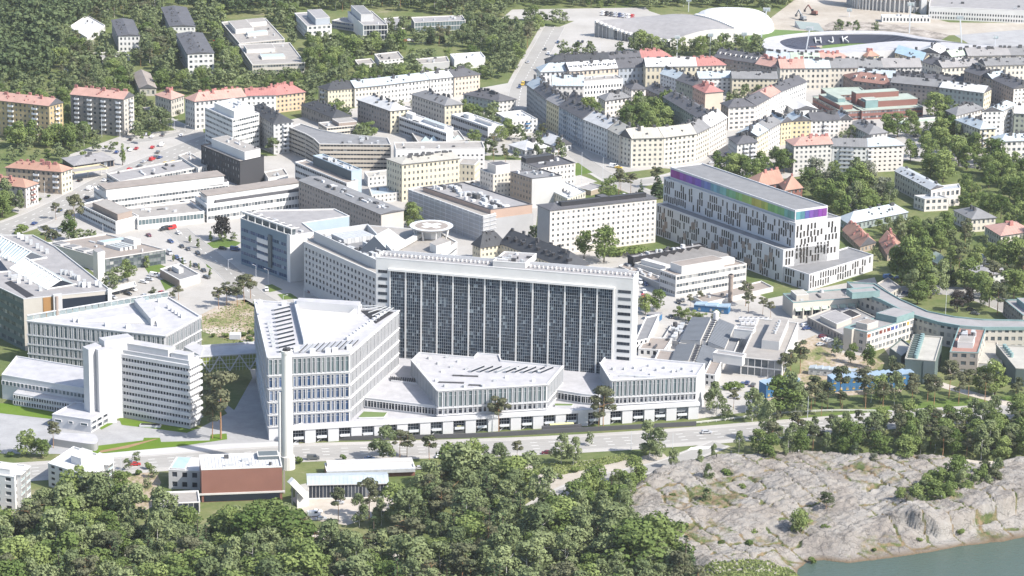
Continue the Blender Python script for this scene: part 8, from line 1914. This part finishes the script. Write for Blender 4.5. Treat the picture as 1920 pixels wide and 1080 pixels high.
# areas of trees: (base outline in the photo, spacing m, kinds, height range)
GRV = [
 ([(285,142),(400,138),(425,168),(348,180),(335,165),(300,168)], 6, LEAF, 9, 13),
 ([(-30,215),(60,222),(130,205),(130,180),(60,172),(-30,180)], 6.5, LEAF, 9, 14),
 ([(870,28),(905,10),(1000,8),(960,18),(940,34),(880,48)], 7, LEAF, 9, 13),
 ([(540,20),(600,12),(720,10),(880,10),(872,30),(720,20),(640,22),(625,18),(560,20)], 7, MIX, 11, 15),
 ([(720,58),(770,52),(880,42),(930,40),(930,60),(770,62)], 7, MIX, 9, 13),
 ([(175,32),(300,8),(305,60),(262,62),(245,30),(205,36),(200,60),(180,40)], 6.5, MIX, 11, 16),
 ([(366,12),(420,36),(412,45),(450,88),(440,120),(404,105),(400,62),(368,52)], 6.5, LEAF, 10, 14),
 ([(505,36),(550,22),(560,78),(545,90),(535,70)], 6.5, LEAF, 10, 14),
 ([(262,70),(330,62),(345,105),(352,140),(300,145),(270,110)], 6.5, MIX, 11, 15),
 ([(110,75),(172,104),(180,118),(245,128),(250,165),(130,172),(108,150)], 6.5, MIX, 11, 15),
 ([(580,60),(625,52),(680,50),(690,80),(640,80),(590,80)], 7, LEAF, 9, 13),
 ([(400,145),(480,140),(560,140),(590,160),(560,175),(500,165),(420,165)], 6.5, LEAF, 9, 13),
 ([(700,118),(780,112),(850,112),(900,112),(905,120),(840,128),(720,130)], 7, LEAF, 8, 11),
 ([(575,70),(650,78),(720,74),(765,100),(700,106),(665,140),(600,152),(545,150),(530,140),(580,125)], 6.5, LEAF, 10, 16),
 ([(575,125),(690,128),(830,128),(930,125),(960,150),(840,150),(720,165),(600,175),(545,190),(575,150)], 6.5, LEAF, 9, 14),
 ([(765,60),(880,58),(1000,62),(1015,90),(985,130),(945,150),(925,110),(870,90),(790,88)], 7, MIX, 10, 15),
 ([(560,40),(575,60),(600,80),(640,70),(700,60),(760,70),(770,50),(880,50),(860,45),(770,46),(640,62)], 8, MIX, 9, 13),
 ([(110,70),(200,100),(250,125),(320,135),(400,150),(470,150),(440,90),(410,60),(400,45),(370,60),(300,70),(260,75),(270,110),(200,90)], 7, MIX, 11, 17),
 ([(60,165),(130,175),(255,175),(330,200),(345,235),(300,240),(255,200),(60,185)], 7.5, MIX, 10, 15),
 ([(-20,240),(40,285),(130,270),(180,262),(120,225),(60,235)], 7, LEAF, 10, 15),
 ([(100,225),(135,210),(150,260),(190,270),(120,285),(100,262)], 7, LEAF, 10, 14),
 ([(240,262),(255,215),(300,210),(345,245),(300,262),(270,275)], 6.5, {'broad':4,'shrub':2,'birch':2}, 8, 13),
 ([(-20,300),(60,290),(140,285),(230,270),(240,280),(120,300),(0,320)], 7, {'broad':4,'birch':2,'shrub':2}, 6, 9),
 ([(-30,395),(20,392),(55,400),(45,420),(0,432),(-30,430)], 6, {'broad':3,'birch':5}, 13, 18),
 ([(70,375),(110,365),(118,382),(80,395)], 6, {'shrub':1}, 2, 3),
 ([(540,205),(600,225),(665,240),(690,270),(640,215),(590,195)], 7, LEAF, 8, 13),
 ([(660,255),(690,255),(705,275),(680,282)], 6, LEAF, 8, 12),
 ([(735,195),(790,215),(810,235),(840,215),(800,205),(745,180)], 7, LEAF, 10, 14),
 ([(868,210),(900,225),(930,225),(925,250),(960,262),(990,262),(1000,280),(955,268),(925,262),(880,240)], 7, LEAF, 9, 13),
 ([(1010,255),(1050,270),(1100,300),(1120,315),(1075,305),(1030,300),(960,290),(920,290),(905,300),(930,315),(980,300)], 7.5, {'broad':4,'pine':2,'birch':1}, 9, 13),
 ([(1150,340),(1180,345),(1230,350),(1240,372),(1190,372),(1155,365)], 6.5, {'pine':4,'spruce':2}, 13, 17),
 ([(1165,250),(1215,262),(1258,250),(1262,225),(1215,208),(1170,225)], 7, LEAF, 13, 18),
 ([(1095,205),(1110,215),(1130,235),(1118,240),(1100,222)], 6, LEAF, 11, 14),
 ([(1355,205),(1375,200),(1405,190),(1440,180),(1420,175),(1380,178)], 6, LEAF, 7, 11),
 ([(1335,330),(1400,325),(1440,330),(1470,340),(1420,345),(1370,340)], 6.5, {'broad':5,'linden':3}, 11, 15),
 ([(1500,345),(1560,345),(1600,340),(1660,370),(1690,400),(1650,400),(1560,400),(1510,370)], 7, {'broad':5,'birch':2,'grey':1}, 11, 16),
 ([(1560,400),(1650,395),(1700,415),(1720,440),(1690,470),(1640,430),(1575,425)], 6.5, LEAF, 10, 14),
 ([(1590,455),(1640,450),(1665,480),(1650,500),(1640,480),(1600,465)], 7, LEAF, 9, 12),
 ([(1690,460),(1740,440),(1780,425),(1800,450),(1840,460),(1850,480),(1790,475),(1740,475),(1700,490)], 7, {'broad':5,'birch':2,'pine':1}, 12, 17),
 ([(1640,265),(1660,250),(1690,245),(1740,270),(1780,300),(1840,345),(1920,400),(1960,440),(1960,395),(1860,320),(1800,300),(1760,265),(1720,255)], 8, {'linden':5,'broad':3}, 13, 17),
 ([(1700,300),(1740,295),(1800,350),(1860,395),(1920,430),(1960,470),(1900,440),(1840,400),(1800,395),(1760,350)], 8, {'linden':5,'broad':3}, 13, 17),
 ([(1770,255),(1850,320),(1900,350),(1960,380),(1960,330),(1900,325),(1860,300),(1830,285),(1780,240)], 8, {'linden':4,'broad':4}, 12, 17),
 ([(1680,240),(1700,230),(1730,245),(1690,260)], 7, LEAF, 10, 13),
 ([(1770,215),(1775,260),(1800,265),(1830,290),(1800,290),(1760,260)], 7, LEAF, 11, 15),
 ([(1860,455),(1900,470),(1960,480),(1960,540),(1900,520),(1880,490)], 7, {'broad':5,'pine':2}, 11, 16),
 ([(1780,475),(1810,480),(1850,490),(1890,490),(1830,500),(1790,520),(1770,510)], 7, {'broad':5,'pine':2}, 10, 14),
 ([(1670,500),(1740,505),(1800,530),(1800,550),(1750,555),(1700,560),(1680,540)], 8, LEAF, 14, 20),
 ([(1820,560),(1880,600),(1960,610),(1960,560),(1900,545),(1850,545)], 7, {'pine':4,'broad':4}, 13, 18),
 ([(1155,100),(1200,98),(1290,100),(1400,92),(1440,98),(1445,108),(1380,106),(1300,108),(1200,106)], 7, LEAF, 11, 15),
 ([(980,38),(1080,45),(1110,50),(1100,58),(990,60)], 8, LEAF, 10, 13),
 ([(950,12),(1500,4),(1500,16),(1240,14),(1230,22),(960,18)], 8, LEAF, 10, 14),
 ([(1310,10),(1480,12),(1470,35),(1440,50),(1440,25)], 9, LEAF, 10, 13),
 ([(1570,50),(1640,48),(1655,60),(1600,66),(1570,62)], 8, LEAF, 7, 11),
 ([(1810,45),(1920,50),(1940,62),(1830,62)], 12, LEAF, 8, 12),
 ([(1040,105),(1080,103),(1130,108),(1100,116),(1050,112)], 7, LEAF, 8, 12),
 ([(1430,800),(1500,795),(1600,790),(1720,775),(1860,765),(1960,775),(1960,850),(1900,866),(1800,860),(1700,866),(1600,862),(1520,858),(1440,858)], 5.6, {'pine':3,'broad':5,'birch':3,'shrub':1}, 10, 15),
 ([(1440,756),(1520,758),(1600,754),(1700,744),(1780,736),(1850,748),(1850,765),(1700,775),(1560,782),(1450,785)], 6.3, {'pine':9,'birch':1,'broad':1}, 12, 17),
 ([(1700,715),(1760,725),(1860,735),(1960,740),(1960,760),(1880,762),(1800,755),(1720,745)], 7, {'pine':7,'broad':2}, 12, 17),
 ([(1690,945),(1730,925),(1780,905),(1850,895),(1880,905),(1860,925),(1800,935),(1740,950),(1690,958)], 4.2, {'broad':5,'pine':2,'birch':2,'shrub':1}, 8, 13),
 ([(1140,925),(1180,900),(1230,895),(1220,915),(1190,930),(1150,945)], 6, {'pine':4,'broad':3,'spruce':1}, 10, 14),
 ([(1080,940),(1120,930),(1150,940),(1180,960),(1180,985),(1130,975),(1090,960)], 6, {'spruce':2,'broad':4,'birch':2}, 10, 14),
 ([(-50,845),(30,838),(90,848),(100,860),(40,862),(-50,865)], 5.5, {'broad':6,'shrub':2}, 8, 12),
 ([(380,628),(425,640),(470,650),(470,632),(420,625)], 5, {'shrub':1}, 2, 3),
 ([(440,640),(480,620),(482,650),(450,655)], 5, {'shrub':1}, 2, 3),
 ([(210,880),(280,888),(300,898),(240,900)], 5, {'shrub':3,'birch':1}, 4, 6),
 ([(990,875),(1100,880),(1180,865),(1240,852),(1180,872),(1060,915),(1000,905)], 9, {'shrub':4,'birch':1}, 5, 8),
 ([(220,918),(300,900),(300,960),(250,960)], 9, {'shrub':3,'broad':1}, 6, 9),
 ([(1300,870),(1600,860),(1880,890),(1900,960),(1700,1000),(1540,1030),(1340,1010),(1240,960)], 10.5, {'shrub':1}, 2, 3),
 ([(590,975),(700,968),(740,985),(660,992)], 7, {'birch':3,'pine':1}, 14, 18),
]
for a_ in GRV: grove(*a_)
# near wood, bottom
WOOD = [(-60,1000),(40,1015),(90,990),(130,965),(215,965),(245,995),(300,1000),(380,1012),(530,1012),(560,1015),(585,1025),(600,1045),(740,1060),(860,1045),(720,985),(760,955),(830,925),(870,900),(960,905),(1005,930),(1010,955),(1090,970),(1140,990),(1180,1012),(1260,1050),(1300,1090),(1330,1150),(1340,1240),(-60,1260)]
NB = len(TREES); grove(WOOD, 6.2, {'birch':6,'broad':4.5,'spruce':2.2,'pine':2.6}, 11, 21, 1.2, 1.2)
# far wood at the top left: one mass
FAR = []
for px in ([(-60,-70),(570,-70),(545,22),(430,32),(300,8),(280,40),(200,32),(120,58),(112,150),(60,160),(-60,170)], [(560,-70),(1560,-70),(1500,14),(1240,12),(1100,12),(870,10),(720,16),(560,22)]):
    grove(px, 7.6, {'broad':5,'birch':3,'pine':2}, 13, 20, 1.0, 1.0, m=3, collect=FAR)
lod = [crown_arrays(k, 900+i, 230, .085, 1.0, .2) for i, k in enumerate(('broad','birch','broad','pine','linden'))]
rs = np.random.RandomState(4); VV = []
for (x, y, h, k) in FAR:
    V = lod[rs.randint(len(lod))]; a = rs.uniform(0, 6.28); c, s = math.cos(a), math.sin(a); w_ = h*rs.uniform(1.0, 1.35)
    VV.append(np.stack([x+(V[:,0]*c-V[:,1]*s)*w_, y+(V[:,0]*s+V[:,1]*c)*w_, V[:,2]*h], 1))
fo = bpy.data.objects.new('far_wood', mesh_quads('far_wood', np.concatenate(VV), 'leaf_far')); COL.objects.link(fo); fo['kind'] = 'stuff'; tag(fo, 'far green wood covering the top left of the picture', 'wood')
# ------------------------------------------------------------------ build the individual trees, largest first; labels from their surroundings
LM = [(60,900,'white flats at the left edge'),(150,885,'white flats by the road'),(60,840,'hospital square corner'),(345,920,'boiler house annex'),(450,930,'brick boiler house'),(650,900,'blue roofed workshop'),(690,865,'garage row'),(930,840,'road below the podium'),(1130,800,'right end of the podium'),(1060,880,'road bank'),(1215,880,'side road'),(1330,850,'zebra crossing'),(1370,865,'stone heap'),(1420,960,'bare granite'),(1560,960,'granite slope'),(1760,930,'granite cliff'),(1900,900,'right end of the granite'),(1350,750,'small car park'),(1430,740,'left blue cabins'),(1630,730,'right blue cabins'),(1560,690,'grey cabins'),(1600,820,'tree belt along the road'),(1850,820,'right end of the tree belt'),(1440,820,'left end of the tree belt'),(1730,700,'dark green box'),(1850,720,'beige end pavilion'),(1430,640,'large flat roofed hall'),(1290,590,'kitchen halls'),(1330,575,'blue cabin row'),(1220,580,'glass tower corner'),(400,800,'glass bridge'),(430,600,'rocky meadow'),(440,560,'curved drive'),(370,470,'hospital driveway'),(240,530,'glass fronted library'),(130,440,'avenue bend'),(30,410,'pink roofed house'),(100,330,'orange roofed apartments'),(180,300,'fuel station'),(60,260,'ochre block'),(190,260,'grey brown block'),(320,230,'small pink roofed house'),(270,160,'tan gabled hall'),(370,130,'dark roofed slabs'),(230,80,'white gable slab'),(470,110,'flat beige institutes'),(640,90,'white modern school'),(820,70,'grey workshop'),(700,140,'long four storey block'),(870,130,'wrapped white house'),(600,215,'black roofed grey house'),(700,260,'banded office'),(780,215,'white roofed grey block'),(900,240,'twin white offices'),(1000,290,'white roofed villas'),(1090,310,'curved block corner'),(1215,240,'leafy courtyard'),(1120,220,'grey hipped courtyard house'),(1190,360,'rainbow building back'),(1120,470,'white eight storey block'),(1030,450,'old black roofed clinic'),(775,410,'scaffolded block'),(415,440,'blue glass block'),(1300,100,'ice hall'),(1050,50,'ice hall square'),(1200,12,'top car park'),(1400,30,'air dome'),(1600,55,'construction ground'),(1870,55,'great stadium'),(1090,108,'street row behind'),(1390,190,'pink gabled house'),(1400,335,'black hipped corner house'),(1470,320,'narrow yellow houses'),(1560,365,'red brick mansion'),(1640,400,'pale blue school'),(1620,460,'orange tiled terraces'),(1740,460,'cream villa'),(1830,480,'small white house'),(1850,510,'grey villa'),(1740,495,'pale green pavilion'),(1700,540,'park street'),(1900,540,'right edge park'),(1690,255,'tennis court'),(1590,265,'teal house'),(1750,215,'brick college'),(1720,310,'cream school'),(1850,370,'leafy avenue'),(1800,280,'cream yellow house'),(1900,440,'far end of the avenue'),(1640,545,'curved beige building'),(1880,590,'copper block at the right')]
WOODN = [(60,1000,'left wood edge'),(60,1080,'left wood corner'),(200,980,'wood below the flats'),(200,1070,'lower left wood'),(330,1000,'wood below the annex'),(330,1080,'bottom wood left of centre'),(470,1010,'wood below the chimney'),(470,1080,'bottom wood below the chimney'),(640,1080,'bottom wood by the clearing'),(720,1000,'wood right of the clearing'),(790,1060,'bottom wood at centre'),(870,960,'wood below the garages'),(930,1040,'central wood'),(1010,980,'wood beside the side road'),(1080,1060,'right wood bottom'),(1150,1010,'wood beside the granite'),(1230,1070,'right wood corner')]
RANK = ORD
def nearest(px, py, wood=False):
    return min(WOODN if wood else LM, key=lambda m: (m[0]-px)**2+((m[1]-py)*2.2)**2)
def side(px, py, m):
    dx, dy = px-m[0], (py-m[1])*2.0
    if abs(dx) > abs(dy): return 'right of' if dx > 0 else 'left of'
    return 'below' if dy > 0 else 'above'
def autolabel(items, group):
    """items: (obj, words, px, py, wood); same words + same place are ranked left to right, or share one label"""
    b = {}
    for o, wds, px, py, wd in items:
        m = nearest(px, py, wd); s = 'in the' if wd else side(px, py, m)+' the'
        b.setdefault((wds, s, m[2]), []).append((px, o, py))
    for (wds, s, m), L in b.items():
        L.sort(key=lambda t: t[0])
        base = ('%s %s %s' % (wds, s, m)) if not s.startswith('in') else '%s, %s' % (wds, m)
        for i, (px, o, py_) in enumerate(L):
            if len(L) == 1: o['label'] = base
            elif len(L) <= 7: o['label'] = '%s %s' % ('rightmost' if i == len(L)-1 else RANK[i], base)
            else:
                rows = max(2, math.ceil(len(L)/7)); ys = sorted(range(len(L)), key=lambda k: L[k][2]); r_ = ys.index(i)*rows//len(L)
                if rows > 4: o['label'] = base
                else:
                    nm = {2:['farther','nearer'],3:['farther','middle','nearer'],4:['farthest','farther','nearer','nearest']}[rows][r_]
                    mem = [k for k in range(len(L)) if ys.index(k)*rows//len(L) == r_]; j = mem.index(i)
                    o['label'] = '%s %s %s' % ('rightmost' if j == len(mem)-1 else RANK[j], nm, base)
            o['group'] = '%s %s %s' % (group[wds] if isinstance(group, dict) else group, s, m)
TREES_ALL = sorted([(t[3]/math.hypot(t[0], t[1]), i) for i, t in enumerate(TREES)], reverse=True)
count = {}; items = []; REST = []; grp = {}
for _, i in TREES_ALL:
    x, y, z, h, k, rz, wid = TREES[i]; px, py = proj(x, y, z+h*.6)
    if px < -60 or px > 1980 or proj(x, y, z+h)[1] > 1085 or py < -30: REST.append(i); continue
    kk = TK[k][7]; count[kk] = count.get(kk, 0)+1
    if count[kk] > 295: REST.append(i); continue
    cm, tm = TM[k][rnd.randrange(len(TM[k]))]
    t = bpy.data.objects.new(TK[k][7], None); COL.objects.link(t); t.location = (x, y, z-.05); t.rotation_euler = (0, 0, rz); t['category'] = TK[k][9]
    s = h*rnd.uniform(.92, 1.12)*wid; t.scale = (s, s, h)
    link('crown', cm, t); link('trunk', tm, t)
    size = 'tall ' if h > 17 else ('small ' if h < 9.5 and k != 'shrub' else '')
    wds = TK[k][8]; wds = (size+wds) if size and not wds.startswith('tall') else wds
    grp[wds] = wds+' trees' if k != 'shrub' else 'low bushes'
    items.append((t, wds, px, proj(x, y, z)[1], i >= NB))
autolabel(items, {w: 'trees' if 'bush' not in w else 'bushes' for w in grp})
if REST:
    VV = []
    for i in REST:
        x, y, z, h, k, rz, wid = TREES[i]; V = lod[i % len(lod)]; c, s = math.cos(rz), math.sin(rz); w_ = h*1.1*wid
        VV.append(np.stack([x+(V[:,0]*c-V[:,1]*s)*w_, y+(V[:,0]*s+V[:,1]*c)*w_, z+V[:,2]*h], 1))
    fo = bpy.data.objects.new('remaining_trees', mesh_quads('remaining_trees', np.concatenate(VV), 'leaf_far')); COL.objects.link(fo); fo['kind'] = 'stuff'; tag(fo, 'mass of remaining smaller trees filling gaps among the others', 'trees')
# labels of cars and lamps
b = {}
for t, col, kind, px, py, where in CARS: b.setdefault((col+' '+('van' if kind == 'van' else 'estate car' if kind == 'wagon' else 'car'), where), []).append((px, t))
for (wds, where), L in b.items():
    L.sort(key=lambda t: t[0])
    for i, (px, t) in enumerate(L):
        t['label'] = '%s %s' % (wds, where) if len(L) == 1 else '%s %s %s' % ('rightmost' if i == len(L)-1 else RANK[i], wds, where)
        t['group'] = 'vehicles '+where
autolabel([(t, 'slim grey street lamp', px, py, False) for t, px, py in LAMPS], 'street lamps')
# ground cover: grass tufts and reeds at the shore
rs = np.random.RandomState(11)
def tufts(name, px, n, h0, h1, m, label, zf=None, wid=.5):
    p = [g(*q) for q in px]; x0, x1 = min(q[0] for q in p), max(q[0] for q in p); y0, y1 = min(q[1] for q in p), max(q[1] for q in p); V = []; c = 0
    while c < n:
        x, y = rs.uniform(x0, x1), rs.uniform(y0, y1)
        if not inpoly(x, y, p): 
            n -= .0; c += .3; continue
        c += 1; z = zf(x, y) if zf else gh(x, y); h = rs.uniform(h0, h1); a = rs.uniform(0, 6.28); dx, dy = math.cos(a)*wid, math.sin(a)*wid; lx, ly = rs.normal(0, .3, 2)*h
        V += [(x-dx, y-dy, z-.1), (x+dx, y+dy, z-.1), (x+dx*.6+lx, y+dy*.6+ly, z+h), (x-dx*.6+lx, y-dy*.6+ly, z+h)]
    o = bpy.data.objects.new(name, mesh_quads(name, np.array(V), m)); COL.objects.link(o); o['kind'] = 'stuff'; tag(o, label, 'grass'); return o
foliage('grass_blade', (.15,.21,.07), (.30,.34,.14), .35)
tufts('shore_grass', [(1320,1062),(1480,1040),(1500,1048),(1488,1062),(1480,1100),(1320,1120)], 6000, .35, .8, 'grass_blade', 'tall green grass along the shore below the rocks', lambda x, y: rock_z(x, y) or WATERZ)
tufts('bank_grass', [(1000,870),(1100,866),(1180,850),(1235,848),(1180,862),(1060,890),(1000,890)], 3500, .3, .8, 'grass_blade', 'dry grass on the bank between the roads')
tufts('meadow_grass', [(380,595),(430,570),(482,565),(484,650),(425,640),(382,622)], 1200, .2, .5, 'grass_blade', 'dry grass on the rocky meadow by the glass bridge')
# ------------------------------------------------------------------ people on the rock (tiny in the photo)
for a_ in ((1343,871,'black','black','person in dark clothes standing left of the stone heap'),(1370,863,'slate','black','person in dark clothes standing above the stone heap'),(1396,866,'black','slate','person in dark clothes standing right of the stone heap'),(1667,916,'slate','black','lone person standing on the granite slope'),(1764,953,'white','sky','person in white and blue near the cliff edge'),(1497,861,'white','tan','person in white standing on the upper granite')):
    person(*a_)
# ------------------------------------------------------------------ haze
if HAZE:
    mb = MB((0, 2500, 0)); mb.box(0, 2350, -16, 470, 9000, 6700, 0, 0, bottom=True)
    m = bpy.data.materials.new('haze'); m.use_nodes = True; n = m.node_tree; n.nodes.remove(n.nodes['Principled BSDF'])
    pv = n.nodes.new('ShaderNodeVolumePrincipled'); pv.inputs['Color'].default_value = (.93,.97,1,1); pv.inputs['Density'].default_value = HAZE; pv.inputs['Anisotropy'].default_value = .2
    n.links.new(pv.outputs[0], n.nodes['Material Output'].inputs['Volume']); MATS['haze'] = m
    o = mb.build('haze', ['haze'], None, 'stuff'); o['label'] = 'thin pale summer haze over the whole town'
